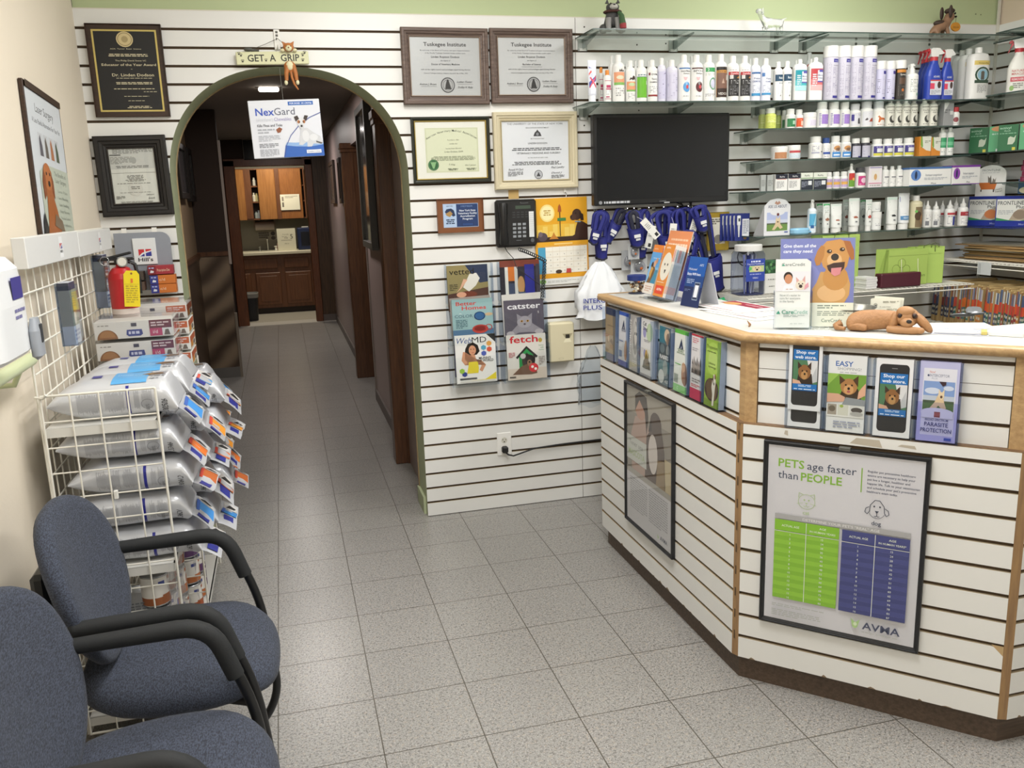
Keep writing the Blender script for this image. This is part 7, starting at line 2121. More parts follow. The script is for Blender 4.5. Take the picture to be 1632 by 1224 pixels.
for x0, nm, n in ((-.11, 'brochure stack of sky blue cover with a couple, in the orange header stand', 0), (.008, 'thick brochure stack of orange cover with a white puppy, in the orange header stand', 1)):
 q = o.matrix_basis
 loc = Vector(o.location) + Matrix.Rotation(o.rotation_euler.z, 3, 'Z') @ Vector((x0 + .05, .012, .0045))
 t = thing('brochure', nm, 'brochure', loc, o.rotation_euler.z, 'brochures in the orange header stand')
 t.rotation_euler = (lean, 0, o.rotation_euler.z)
 mb = MB().box((-.05, -.05 if n else -.046, .003), (.05, -.002, .21 + .006 * n), '#d9d3cc')
 yy = -.0503 if n else -.0463
 for i in range(9):
  c = ('#c9564a', '#b9b0a4', '#7fa39a', '#d9d3cc', '#d0764a')[i % 5]
  a = -.048 + i * .005
  for (za, zb, cc) in ((.15, .2, c), (.05, .14, '#b5b9b0'), (.02, .05, '#d08a72')):
   mb.add([(.0503, a, za), (.0503, a + .0028, za), (.0503, a + .0028, zb), (.0503, a, zb)], [(0, 1, 2, 3)], cc)
 p = Page(mb, (-.05, yy, .003), UX, UZ, .1, .207 + .006 * n)
 if n:
  p.rect(0, 0, 1, 1, '#dc8a3c').txt('AFPA', .4, .92, .035, '#f2e2cf', w=.4, bold=.03).ell(.56, .58, .46, .27, '#e2ddd0').ell(.42, .62, .05, .025, '#3a3230').ell(.7, .62, .05, .025, '#3a3230').pg([(.5, .52), (.66, .52), (.6, .45), (.55, .45)], '#2a2422').fine(.1, .26, .8, .29, 1, '#f2d9bd').rect(.12, .05, .88, .21, '#d8462c').txt('AFPA', .5, .11, .05, '#f4e4dc', w=.5, bold=.04)
 else:
  p.rect(0, 0, 1, 1, '#7fb5e2').rect(0, .85, 1, 1, '#df8136').txt('AFPA', .3, .9, .03, '#f4dcc3', w=.4).rect(0, .55, 1, .85, '#5ba0dc').fine(.25, .72, .9, .74, 1, '#d9e8f6').pg([(.1, .2), (.5, .62), (.7, .5), (.55, .18)], '#7a5a33').pg([(.45, .2), (.75, .5), (1, .5), (1, .2)], '#3f86a8').ell(.55, .62, .13, .07, '#d3a284').ell(.32, .58, .1, .07, '#3a2a22').pg([(.2, .4), (.3, .56), (.5, .52), (.4, .3)], '#c9994f').ell(.7, .68, .1, .06, '#c08d70').rect(0, 0, 1, .22, '#e3ddd6').fine(.15, .04, .85, .17, 3, '#c9a08a')
 mb.build('sheets', t)
o = thing('tent_card', 'dark blue standing card with a phone picture, beside the orange header stand', 'card', (.03, -1.19, Z1), -PI / 2 + R(8))
mb = MB().at((0, 0, 0), rx=R(-14)).box((-.058, -.002, 0), (.058, 0, .192), '#1d2a55')
p = Page(mb, (-.058, -.0023, 0), UX, UZ, .116, .192, rough=.3)
p.rect(0, .55, 1, 1, '#2657a3').rect(0, .4, 1, .62, '#25447f').txt('AFS', .74, .82, .045, '#c9d6ea', w=.22).txt('Welcome!', .3, .73, .045, '#dfe6f2', w=.46).txt('Enjoy WiFi here', .42, .63, .05, '#eef2f8', w=.74, bold=.02).fine(.1, .46, .5, .56, 3, '#9fb0d0').pg([(.58, .14), (.88, .14), (.88, .5), (.58, .5)], '#8a97ad').pg([(.6, .16), (.86, .16), (.86, .48), (.6, .48)], '#2a3550').rect(.63, .2, .83, .44, '#dfe2ea').fine(.08, .3, .4, .35, 2, '#6d7ba0')
mb.at().at((0, .095, 0), rx=R(14)).box((-.058, .0, 0), (.058, .002, .17), '#c9ccd4').at()
mb.build('card', o)
o = thing('treat_jar', 'small clear jar with a blue lid full of brown treats, at the outer counter end', 'jar', (.035, -.665, Z1))
MB().lathe([(.036, 0), (.04, .006), (.04, .05), (.036, .058)], ACR, 24, cap=False).lathe([(.037, .001), (.037, .004)], '#2a3148', 24).build('glass', o)
mb = MB()
q = random.Random(3)
for i in range(34):
 a, r, z = q.uniform(0, 2 * PI), .03 * math.sqrt(q.random()), .01 + .034 * q.random()
 mb.ball((r * math.cos(a), r * math.sin(a), z), (.007, .006, .006), ('#7a5a3c', '#a98a5c', '#d9cdb5', '#5a3d2a')[i % 4], 8, 6)
tr = mb.build('treats', o)
tr['kind'] = 'stuff'
MB().lathe([(.041, .058), (.042, .06), (.042, .08), (.039, .082)], mat('#1f3272', .35), 24).build('lid', o)
mb = MB()
for i, (c, dx, dy, a, l) in enumerate((('#d2d1cf', 0, 0, 0, 'white letterhead sheets fanned on the counter top, lowest'), ('#dad9d7', .03, .04, 5, 'white ruled leaflet sheets on the counter top, in the middle of the fan'), ('#d9d6d2', .05, .1, -4, 'leaflet with a dark red band lying on the counter top'))):
 o = thing('paper_sheet', l, 'paper', (.13 + dx * .6, -1.48 + dy * 1.6, Z1 + .0024 * i), -PI / 2 + R(8 + a), 'papers on the counter top')
 mb = MB().box((-.15, -.1, 0), (.15, .1, .0018), c)
 p = Page(mb, (-.15, -.1, .0019), UX, (0, 1, 0), .3, .2)
 if i == 2:
  p.rect(.0, .62, .8, .95, '#8f1f38').ell(.2, .7, .16, .14, '#c9955c').fine(.4, .75, .75, .85, 1, '#d9a9b0')
  p.line([(.1, .1), (.8, .12)], .02, '#a96a74')
 else:
  for k in range(4):
   p.line([(.03, .15 + .2 * k), (.95, .17 + .2 * k)], .014, ('#a34a5a', '#4a4a52', '#8d3f50', '#55555c')[k])
 mb.build('sheet', o)
o = thing('wood_splinter', 'small brown splinter lying at the counter corner', 'splinter', (-.03, -1.74, Z1))
MB().tube([(0, 0, .001), (.015, .02, .004), (.022, .05, .012)], [.002, .004, .001], '#8a5f38', 6).build('sliver', o)
# dental finance sign and its brochures
o = thing('acrylic_sign', 'clear sign stand with a smiling labrador poster, on the angled counter top', 'sign', (.135, -1.855, Z1), FB.rz + R(16))
lean = R(-7)
mb = MB().at((0, .01, 0), rx=lean).box((-.115, .0005, 0), (.115, .003, .282), ACR).box((-.115, -.006, 0), (.115, -.004, .282), ACR).at().box((-.115, -.04, 0), (.115, .07, .003), ACR)
mb.box((-.127, -.036, .0035), (-.015, -.034, .07), ACR).box((-.128, -.036, .0035), (-.126, .0, .12), ACRE).box((-.016, -.036, .0035), (-.014, .0, .12), ACRE)
mb.build('acrylic', o)
mb = MB().at((0, .01, 0), rx=lean).box((-.11, -.0035, .004), (.11, 0, .278), '#d9dcc9')
p = Page(mb, (-.11, -.0038, .004), UX, UZ, .22, .274, rough=.35)
p.rect(0, .27, 1, 1, '#7a80bf').ell(.25, .55, .3, .2, '#8389c6').txt('Give them all the', .26, .9, .036, '#eef0f8', w=.44, bold=.04, shear=.15).txt('care they need.', .24, .84, .036, '#eef0f8', w=.4, bold=.04, shear=.15)
f1, f2, f3 = '#c9914f', '#b57a3c', '#dcb07c'
p.pg([(.42, .27), (.44, .42), (.5, .5), (.55, .62), (.9, .62), (.95, .48), (.94, .36), (.88, .27)], '#c8995c').ell(.7, .38, .19, .1, f3).ell(.75, .55, .17, .14, '#c28b49').pg([(.55, .9), (.62, .965), (.8, .985), (.9, .94), (.93, .8), (.9, .68), (.82, .6), (.68, .6), (.58, .68), (.53, .8)], f1)
p.pg([(.55, .92), (.5, .86), (.46, .76), (.49, .69), (.54, .7), (.59, .8), (.6, .9)], f2).pg([(.84, .97), (.93, .96), (.985, .86), (.99, .76), (.95, .75), (.9, .84)], '#a8652f')
p.ell(.66, .85, .035, .022, '#3a2415').ell(.83, .87, .035, .022, '#3a2415').ell(.67, .855, .01, .007, '#e6dccf').ell(.84, .875, .01, .007, '#e6dccf').ell(.73, .75, .1, .08, f3).ell(.735, .785, .052, .04, '#231a17')
p.pg([(.63, .69), (.72, .72), (.87, .73), (.86, .66), (.8, .6), (.7, .6), (.65, .64)], '#3b1f1c').pg([(.69, .66), (.83, .67), (.81, .59), (.74, .57), (.69, .6)], '#d3868c')
p.rect(0, .0, 1, .27, '#dfe3d3').fine(.52, .2, .9, .25, 2, '#7d8a7d').fine(.52, .12, .95, .18, 3, '#8d998d').txt('CareCredit', .72, .05, .04, '#5d7a6d', w=.28)
mb.at().build('poster', o)
t = thing('brochure', 'white finance brochures with a girl and a bulldog, in front of the labrador poster', 'brochure', Vector(o.location) + Matrix.Rotation(o.rotation_euler.z, 3, 'Z') @ Vector((-.072, -.008, .004)), o.rotation_euler.z)
t.rotation_euler = (R(-5), 0, o.rotation_euler.z)
mb = MB().box((-.052, -.02, 0), (.052, 0, .212), '#e3e6e4')
p = Page(mb, (-.052, -.0203, 0), UX, UZ, .104, .212, rough=.35)
p.txt('CareCredit', .5, .9, .045, '#5d6d68', w=.66).pg([(.16, .9), (.26, .9), (.22, .935)], '#4fa58a').pg([(.88, 1), (1, 1), (1, .96)], '#5a62b0')
p.rect(0, .53, 1, .82, '#dfe0e6').ell(.36, .74, .13, .075, '#241a18').ell(.37, .71, .11, .07, '#c48a68').pg([(.2, .53), (.26, .62), (.5, .62), (.56, .53)], '#e9e9ee').ell(.72, .62, .15, .07, '#dcd3c3').pg([(.6, .66), (.58, .74), (.68, .69)], '#d3a5a0').pg([(.76, .69), (.84, .76), (.85, .66)], '#d3a5a0').ell(.67, .64, .02, .01, '#1d1614').ell(.77, .64, .02, .01, '#1d1614').ell(.72, .605, .05, .025, '#3a2d2a').pg([(.82, .55), (.95, .6), (.93, .66), (.84, .62)], '#d99aa8').fine(.3, .555, .5, .57, 1, '#b98a72')
p.txt("Now it's easier to", .14, .46, .03, '#6d7a78', 'l', w=.58).txt('care for everyone', .14, .415, .03, '#6d7a78', 'l', w=.58).txt('in the family.', .14, .37, .03, '#6d7a78', 'l', w=.42)
p.txt('Care', .2, .2, .06, '#3f8f7a', 'l', w=.34, bold=.03).txt('Credit', .54, .2, .06, '#7fb5a5', 'l', w=.4).pg([(.04, .2), (.16, .2), (.11, .25)], '#3f9a82').fine(.25, .155, .9, .185, 2, '#8a9a96').fine(.45, .05, .85, .065, 1, '#a9b5b2')
mb.build('sheets', t)
o = thing('steel_bowl', 'grey metal bowl behind the labrador sign', 'bowl', (.27, -1.83, Z1))
MB().lathe([(.045, 0), (.05, .004), (.07, .035), (.082, .055), (.085, .056), (.08, .052), (.066, .034), (.046, .006), (.0, .005)], mat('#8f8d86', .3, .6), 30, cap=False).build('bowl', o)
# reclining spaniel figurine
o = thing('spaniel_figurine', 'tan reclining spaniel figurine on the counter nosing edge', 'figurine', (.272, -1.99, Z1), FB.rz + R(4))
TN = mat('#a0744b', .55, bump=1, bscale=150, var=.25, vscale=110)
TNS = mat('#a67b52', .55)
J = [(-.1, 0.005, .032, .029), (-.06, 0, .036, .036), (-.01, 0, .035, .034), (.03, 0, .035, .03), (-.075, -.026, .016, .016), (-.035, -.03, .012, .011), (.055, -.01, .036, .026)]
skin('body', J, [(0, 1), (1, 2), (2, 3), (1, 4), (4, 5), (3, 6)], TN, o)
mb = MB().ball((.068, -.014, .046), (.036, .028, .03), TNS).ball((.072, -.04, .033), (.02, .015, .015), TNS).ball((.066, -.022, .063), (.026, .02, .017), TNS)
mb.ball((.077, -.052, .038), (.008, .005, .006), '#15120f')
for dx in (-.018, .02):
 mb.ball((.07 + dx, -.035, .053), (.0085, .005, .0085), '#4a2c1a').ball((.07 + dx, -.039, .053), (.005, .003, .005), '#1b100a')
mb.build('head', o)
MB().at((.036, -.022, .042), ry=R(8)).ball((0, 0, -.01), (.014, .019, .032), TN).build('ear', o)
MB().at((.1, -.016, .046), ry=R(-42)).ball((0, 0, -.018), (.014, .02, .04), TN).build('ear', o)
MB().tube([(.02, -.03, .012), (.045, -.04, .011), (.085, -.045, .011), (.105, -.042, .011)], [.011, .012, .012, .01], TNS, 10).ball((.107, -.042, .011), (.013, .012, .01), TNS).build('paw', o)
MB().tube([(-.115, .0, .02), (-.13, -.008, .012), (-.125, -.025, .009), (-.1, -.035, .008)], [.012, .01, .008, .006], TN, 8).build('tail', o)
o = thing('card_holder', 'upright stack of cream business cards behind the spaniel figurine', 'cards', (.455, -1.775, Z1), FB.rz + R(10))
MB().box((-.05, -.02, 0), (.05, .02, .012), ACR, .002).build('holder', o)
mb = MB()
for i, (dx, dz, a) in enumerate(((0.004, .004, 4), (0, .0, 0), (-.004, 0, -1))):
 mb.at((dx, .012 - .008 * i, .013 + dz), rx=R(-8), ry=R(a)).box((-.045, -.0035, 0), (.045, 0, .052), '#dfddcd')
mb.at((-.004, -.0045, .013), rx=R(-8), ry=R(-1))
p = Page(mb, (-.045, -.004, 0), UX, UZ, .09, .052)
p.ring(.17, .6, .06, .1, .25, '#4a4a44').ell(.17, .57, .03, .06, '#4a4a44').fine(.42, .72, .95, .85, 2, '#8d8a7a').txt('Dr. Linden Dodson', .5, .45, .07, '#6d6a60', w=.36).fine(.55, .2, .9, .38, 3, '#a9a694')
mb.at().build('cards', o)
o = thing('pen_packet', 'flat clear packet of white pens lying near the spaniel figurine', 'packet', (.43, -2.13, Z1), FB.rz + R(3))
mb = MB().box((-.075, -.03, 0), (.075, .03, .002), '#c9ccd6')
for i in range(4):
 mb.at((-.065, -.022 + .014 * i, .007), ry=PI / 2).lathe([(.005, 0), (.005, .1), (.002, .12)], ('#dcdde2', '#8f98b5')[i % 2], 8).at()
mb.box((.055, -.026, .003), (.07, .026, .0115), '#c9b96a').build('pens', o)
o = thing('note_pad', 'blank white note pad beside the packet of pens', 'paper', (.53, -2.2, Z1), FB.rz - R(6))
MB().box((-.045, -.04, 0), (.045, .04, .012), '#e6e6e0', .001).build('pad', o)
o = thing('loose_papers', 'loose white papers under the packet and behind the spaniel figurine', 'paper', (.5, -1.99, Z1), FB.rz + R(20))
MB().box((-.13, -.07, 0), (.13, .06, .0004), '#d6d5d1').build('sheet', o)
o = thing('foil_packets', 'crumpled silver foil packets behind the spaniel figurine', 'packet', (.66, -1.86, Z1), FB.rz)
mb = MB()
q = random.Random(5)
for i in range(3):
 mb.at((q.uniform(-.06, .06), q.uniform(-.03, .03), .006 + .011 * i), rx=q.uniform(-.2, .2), ry=q.uniform(-.2, .2), rz=q.uniform(0, 3)).rsec([(.035, .02, -.004), (.04, .024, 0), (.034, .02, .004)], mat('#7d8084', .35, .5), 12, 4)
mb.at().build('foil', o)
# ============================================================ LEFT WALL SIDE
UY = (0, 1, 0)
o = thing('wall_poster', 'laser surgery poster board with a brown spaniel, on the plaster wall above the food rack', 'poster', (XL + .002, -1.067, 1.52))
o.rotation_euler = (R(-3.5), 0, 0)
w, h = .465, .505
mb = MB().box((0, 0, 0), (.014, w, h), WAL, .002)
p = Page(mb, (.0143, .006, .0), UY, UZ, w - .01, h, rough=.4)
p.rect(0, 0, .985, .955, '#d3d8dd').txt('Laser Surgery', .48, .83, .055, '#55585c', w=.52).txt('A Less Painful Alternative For Your Pet', .5, .755, .032, '#6d7076', w=.8)
for i, c in enumerate(('#5d5a63', '#6a6259', '#b0724c', '#4f5a44')):
 x = .2 + i * .155
 p.rect(x, .55, x + .125, .7, '#c9ccd0').pg([(x + .02, .55), (x + .03, .66), (x + .06, .69), (x + .1, .62), (x + .11, .55)], c)
 p.k -= 1.5
p.k += 6
p.pg([(.12, 0), (.985, 0), (.985, .5), (.3, .5), (.12, .44)], '#bcc3b4').txt('The Benefits of', .72, .445, .03, '#6d7468', w=.36).txt('Laser Surgery', .72, .4, .03, '#6d7468', w=.34)
for i, t in enumerate(('Less Pain', 'Less Bleeding', 'Less Swelling', 'Faster Recovery', 'Precise Control', 'Less Infection', 'Quicker Healing')):
 p.txt(t, .74, .335 - i * .046, .02, '#8d9488', w=.3)
p.pg([(.14, 0), (.2, .12), (.24, .28), (.2, .38), (.26, .48), (.36, .5), (.44, .46), (.46, .36), (.44, .28), (.5, .2), (.56, .08), (.56, 0)], '#a5602f').ell(.32, .42, .12, .09, '#b56c38').pg([(.21, .46), (.16, .38), (.17, .26), (.24, .3), (.25, .42)], '#8a4a22').pg([(.42, .46), (.47, .4), (.47, .28), (.41, .32)], '#8a4a22').ell(.29, .44, .015, .012, '#1d120c').ell(.38, .44, .015, .012, '#1d120c').ell(.34, .375, .03, .02, '#1d120c').pg([(.36, .1), (.66, .06), (.6, .14), (.42, .18)], '#7d6a55').pg([(.02, 0), (.14, 0), (.16, .08), (.1, .18), (.05, .12)], '#26282a').fine(.55, .02, .95, .05, 1, '#8d9488')
p.rect(0, .955, 1, 1, WAL)
mb.build('board', o)
o = thing('framed_picture', 'dark framed picture at the very edge of the plaster wall above the towel dispenser', 'picture', (XL + .001, -1.98, 1.58))
MB().box((0, -.25, 0), (.015, .33, .05), '#3a2a35', .003).box((0, .28, .05), (.015, .33, .4), '#3a2a35', .003).build('frame', o)
o = thing('handrail', 'pale green round handrail on the plaster wall under the towel dispenser', 'handrail', (XL + .06, -1.56, 1.205))
MB().tube([(0, -2.6, 0), (0, -1.2, 0), (0, -.01, 0), (0, 0, 0)], [.018, .018, .018, .012], mat('#cfd8ae', .45), 16).build('rail', o)
MB().tube([(0, -.12, -.01), (-.02, -.12, -.05), (-.058, -.12, -.05)], .008, mat('#cfd8ae', .45), 8).build('bracket', o)
o = thing('towel_dispenser', 'white plastic towel dispenser with a grey lever, on the plaster wall', 'dispenser', (XL + .001, -2.06, 1.28))
mb = MB()
mb.at((0, 0, 0)).rsec([(.08, .14, .0, .08, 0), (.085, .148, .01, .085, 0), (.085, .15, .12, .085, 0), (.082, .15, .2, .082, 0), (.072, .14, .225, .072, 0), (.06, .12, .23, .06, 0)], mat('#e6e8ea', .3), 36, 6)
p = Page(mb, (.1705, -.06, .04), UY, UZ, .2, .15)
p.rect(.35, .62, .75, .95, '#3f3a85').fine(.35, .3, .75, .5, 2, '#7a78a5')
mb.build('housing', o)
MB().at((.178, .12, -.02)).rsec([(.0, .018, 0), (.012, .03, .01), (.012, .03, .07), (.008, .018, .1)], mat('#9ba0a8', .35), 20, 3).at().at((.189, .12, .02)).box((0, -.008, 0), (.003, .008, .045), '#33363b', .001).at().build('lever', o)
# ---- white wire grid panels and the food rack
def grid(mb, T, w, h, nx, nz, r=.0027, frame=.004):
 for i in range(nx + 1):
  a = w * i / nx
  mb.bar(T(a, 0), T(a, h), frame if i in (0, nx) else r, WIRE, 6)
 for j in range(nz + 1):
  z = h * j / nz
  mb.bar(T(0, z, 1), T(w, z, 1), frame if j in (0, nz) else r, WIRE, 6)
RX = -2.168
rack_o = thing('wire_rack', 'white wire grid rack of pet food standing against the plaster wall', 'rack', (0, 0, 0))
for k, (y0, y1) in enumerate(((-1.552, -.945), (-.935, -.33))):
 mb = MB()
 grid(mb, lambda a, z, q=0, y0=y0: (RX + .004 * q, y0 + a, .02 + z), y1 - y0, 1.515, 8, 20)
 mb.build('wall_grid', rack_o)
for k, (y, z0, z1) in enumerate(((-1.575, .03, 1.096), (-.94, .03, .985), (-.335, .03, .985))):
 mb = MB()
 grid(mb, lambda a, z, q=0, y=y, z0=z0: (RX + .012 + a, y + .004 * q, z0 + z), .305, z1 - z0, 4, 14)
 if k == 0:
  mb.tube([(RX, y, z1), (RX + .02, y - .004, z1 - .004), (RX + .03, y - .006, z1 + .006)], .004, WIRE, 6)
 mb.build('side_grid', rack_o)
for z in (.995, .545, .075):
 mb = MB()
 mb.box((RX + .012, -1.565, z), (RX + .31, -.34, z + .004), mat('#deddd8', .4))
 mb.box((RX + .306, -1.565, z - .022), (RX + .31, -.34, z + .004), mat('#deddd8', .4))
 mb.box((RX + .012, -1.567, z - .022), (RX + .31, -1.563, z + .004), mat('#deddd8', .4))
 mb.build('shelf', rack_o)
for y, z in ((-1.58, .79), (-1.58, .49)):
 MB().box((RX + .17, y - .004, z - .014), (RX + .182, y + .008, z + .012), '#e9e8e2', .002).build('clip', rack_o)
def hills(p, x, z, s_):
 """the red, white and blue window mark with its lettering, in a box of side s_ (page fractions)"""
 k = p.w / p.h
 p.rect(x, z + s_ * k * .42, x + s_ * .45, z + s_ * k, '#c9333b').rect(x + s_ * .55, z + s_ * k * .42, x + s_, z + s_ * k, '#c9333b')
 p.pg([(x, z + s_ * k * .42), (x + s_, z + s_ * k * .42), (x + s_, z + s_ * k * .85), (x + s_ * .5, z + s_ * k * .72)], '#353a94')
 p.pg([(x - s_ * .05, z + s_ * k * .42), (x + s_ * .3, z + s_ * k * .72), (x + s_ * 1.15, z + s_ * k * .93), (x + s_ * 1.15, z + s_ * k * .86), (x + s_ * .4, z + s_ * k * .62), (x + s_ * .1, z + s_ * k * .42)], '#e3e5e8')
 p.rect(x + s_ * .45, z + s_ * k * .42, x + s_ * .55, z + s_ * k * 1.0, '#e3e5e8')
 p.txt("Hill's", x + s_ * .5, z, s_ * k * .3, '#22242a', w=s_ * 1.15, bold=.03)
for k, (y0, y1, z0, z1, lab) in enumerate(((-1.6, -.958, 1.455, 1.54, 'long white header box with a small red and blue mark, nearer the towel dispenser'), (-.955, -.36, 1.452, 1.535, 'long white header box with a small red and blue mark, nearer the back wall'))):
 o = thing('header_box', lab, 'header', (RX + .006, y0, z0))
 w, h = y1 - y0, z1 - z0
 mb = MB().box((0, 0, 0), (.035, w, h), mat('#dddddb', .35), .002)
 p = Page(mb, (.0353, 0, 0), UY, UZ, w, h)
 p.rect(.57, .12, .64, .88, '#eceded')
 hills(p, .582, .3, .045)
 mb.build('box', o)
def hang_box(y, z, lab, c):
 o = thing('leaflet_pocket', lab, 'holder', (RX + .006, y, z))
 MB().box((0, -.045, 0), (.003, .045, .2), ACRE).box((.045, -.045, 0), (.047, .045, .17), ACR).box((0, -.046, 0), (.047, -.045, .19), ACRE).box((0, .045, 0), (.047, .046, .19), ACRE).box((0, -.045, 0), (.047, .045, .002), ACRE).build('acrylic', o)
 mb = MB().box((.006, -.042, .003), (.04, .042, .2), '#c9cdd6')
 p = Page(mb, (.0403, -.042, .003), UY, UZ, .084, .197)
 p.rect(0, .88, 1, 1, '#3a3d5a').rect(0, .3, 1, .88, c[0]).ell(.5, .6, .3, .15, c[1]).ell(.4, .42, .2, .1, '#d9d3c5').fine(.1, .05, .9, .25, 3, '#8a90b0')
 p = Page(mb, (.006, -.0423, .003), UX, UZ, .034, .197)
 p.rect(0, .88, 1, 1, '#3a3d4a').rect(0, 0, 1, .3, '#c9c6c4').rect(0, .3, 1, .88, '#a39c8c')
 mb.build('leaflets', o)
 t = MB().tube([(.0, -.03, .19), (.01, -.03, .205), (.012, -.03, .19)], .0025, WIRE, 6).build('wire_hook', o)
hang_box(-1.17, 1.185, 'clear pocket of dog leaflets clipped to the nearer wire grid', ('#8a8f7d', '#b59a5a'))
hang_box(-.58, 1.24, 'clear pocket of brown leaflets clipped to the farther wire grid', ('#7a5f50', '#9a7058'))
# ---- bags of pet food ---------------------------------------------------------
BAGM = mat('#cfd1d6', .3, .25, bump=1, bscale=16)
def bag_sec(L_, W, H, t):
 g = min(1, t / .24) ** .6 if t < .6 else min(1, (1 - t) / .09) ** .4
 return (H / 2 * (.1 + .9 * g), W / 2 * (1.04 - .1 * g))
def food_bag(loc, L_, W, H, label, flap, rz=0, top='#58a4dc', code='90506', group='bags of pet food on the wire rack', seed=0, txt_top='Dental Care'):
 o = thing('pet_food_bag', label, 'pet food bag', loc, rz, group)
 q = random.Random(seed)
 n, N = 22, 32
 grid_ = []
 pw = 3.4
 def surf(t, a, off=0):
  hh, ww = bag_sec(L_, W, H, t)
  c, s_ = math.cos(a), math.sin(a)
  k = (abs(c) ** pw + abs(s_) ** pw) ** (-1 / pw)
  wob = 1 + .03 * math.sin(9 * t + seed) * math.sin(2 * a + seed)
  return Vector((L_ * t, -(ww + off) * c * k * wob, H / 2 + (hh + off) * s_ * k * wob - (.0 if t < .9 else H * .3 * (t - .9) * 10)))
 for i in range(n + 1):
  t = i / n
  grid_.append([tuple(surf(t, 2 * PI * j / N)) for j in range(N)])
 mb = MB()
 mb.sheet(grid_, BAGM, True, True)
 mb.add(grid_[0], [tuple(range(N))], BAGM)
 bo = mb.build('bag', o)
 mb = MB()
 # side print: columns of small type, navy stripe, ring mark and code (angle 0 faces the room's front)
 p = Page(mb, (0, 0, 0), UX, UZ, L_, H, rough=.3, step=.0002, nz=8, map3=lambda x, z, f: surf(x, R(-34 + 68 * z), .0006 + f))
 for c0, c1 in ((.22, .4), (.43, .58), (.66, .7), (.72, .8)):
  x = c0
  while x < c1:
   z0, z1 = q.uniform(0, .2), q.uniform(.75, 1)
   p.rect(x, z0, x + .004, z1, '#a9abb1')
   p.k -= 1
   x += .0085
 p.rect(.6, -.1, .625, 1.1, '#2c2f8a')
 p.ring(.76, .3, .05, .22, .12, '#9a9ca2').txt('100%', .775, .15, .1, '#77797f', rot=PI / 2)
 p.txt(code, .92, .2, .16, '#3a3b40', rot=PI / 2)
 # top print
 if top:
  p = Page(mb, (0, 0, 0), UX, UZ, L_, W, rough=.3, step=.0002, nz=8, map3=lambda x, z, f: surf(x, R(45 + 90 * z), .0012 + f))
  p.rect(.48, .02, .76, .98, top).txt(txt_top, .62, .45, .12, '#a9d0f0', w=.22).rect(.3, .42, .38, .62, '#34368a').fine(.78, .1, .9, .9, 5, '#a3a6ad').pg([(.7, .5), (.76, .66), (.86, .6), (.88, .46), (.78, .4)], '#8a6a4a').pg([(.76, .5), (.82, .6), (.87, .5)], '#2a2a2c')
 mb.build('printing', bo)
 # printed end flap folded down
 mb = MB()
 e = surf(1, 0)
 x0, zc, ww = L_ - .004, e.z, W / 2
 g = [[(x0 + .058 * u, -ww + 2 * ww * v, zc - .06 * u ** 1.3 * (1 if seed % 2 else .6) + .006 * math.sin(v * 9 + seed)) for v in (0, .25, .5, .75, 1)] for u in (0, .33, .66, 1)]
 mb.sheet(g, BAGM, True)
 B = lambda u, v: Vector((x0 + .058 * u, -ww + 2 * ww * v, zc - .06 * max(0, u) ** 1.3 * (1 if seed % 2 else .6) + .006 * math.sin(v * 9 + seed)))
 nn = Vector((.6, 0, .8))
 p = Page(mb, (0, 0, 0), UX, UZ, 1, 1, step=.0003, map3=lambda x, z, f: B(z, x) + nn * (.0012 + f))
 p.rect(.08, .3, .34, .8, '#2f3488').rect(.4, .15, .72, .95, flap).rect(.74, .2, .95, .9, '#c9c6c3').pg([(.78, .3), (.8, .75), (.86, .85), (.9, .5)], '#2b2a2b').rect(.4, .15, .72, .3, '#c9493a' if flap != '#3f8ad0' else '#3f62b0')
 mb.build('end_flap', o)
 return o
COLS = ('#e08a2c', '#3f8ad0', '#b5602f', '#d9722f', '#e0922f')
kx = RX + .025
Ys = (-1.44, -1.2, -.8, -.55)
n = 0
where = ('beside the chairs', 'second from the chairs', 'third from the chairs', 'nearest the arch')
lv = ('lowest', 'second from the bottom', 'second from the top', 'topmost')
for c, yy in enumerate(Ys):
 for k in range(4):
  q = random.Random(c * 10 + k)
  dx = (0, .02, .035, .0)[c] + q.uniform(0, .03)
  food_bag((kx + dx - .005, yy + q.uniform(-.008, .008), .554 + k * .1085), .345 + (.02 if c else 0), .215, .098,
    'silver pet food bag, %s, in the rack stack %s' % (lv[k], where[c]), COLS[(c + k) % 5], rz=R(q.uniform(-3, 3)), top='#4f8fd0' if k == 3 else None, code=('1621', '8621', '90612', '5346')[k], seed=c * 4 + k)
food_bag((kx - .005, -1.435, 1.003), .35, .22, .11, 'blue banded white pet food bag on the rack top, nearest the chairs', '#3f8ad0', code='90506', seed=1)
food_bag((kx, -1.205, 1.003), .35, .21, .1, 'blue banded white pet food bag on the rack top, second from the chairs', '#3f8ad0', rz=R(2), seed=3)
food_bag((kx + .004, -.995, 1.003), .34, .19, .095, 'blue banded white pet food bag on the rack top, third from the chairs', '#4f9ad8', rz=R(-3), seed=6)
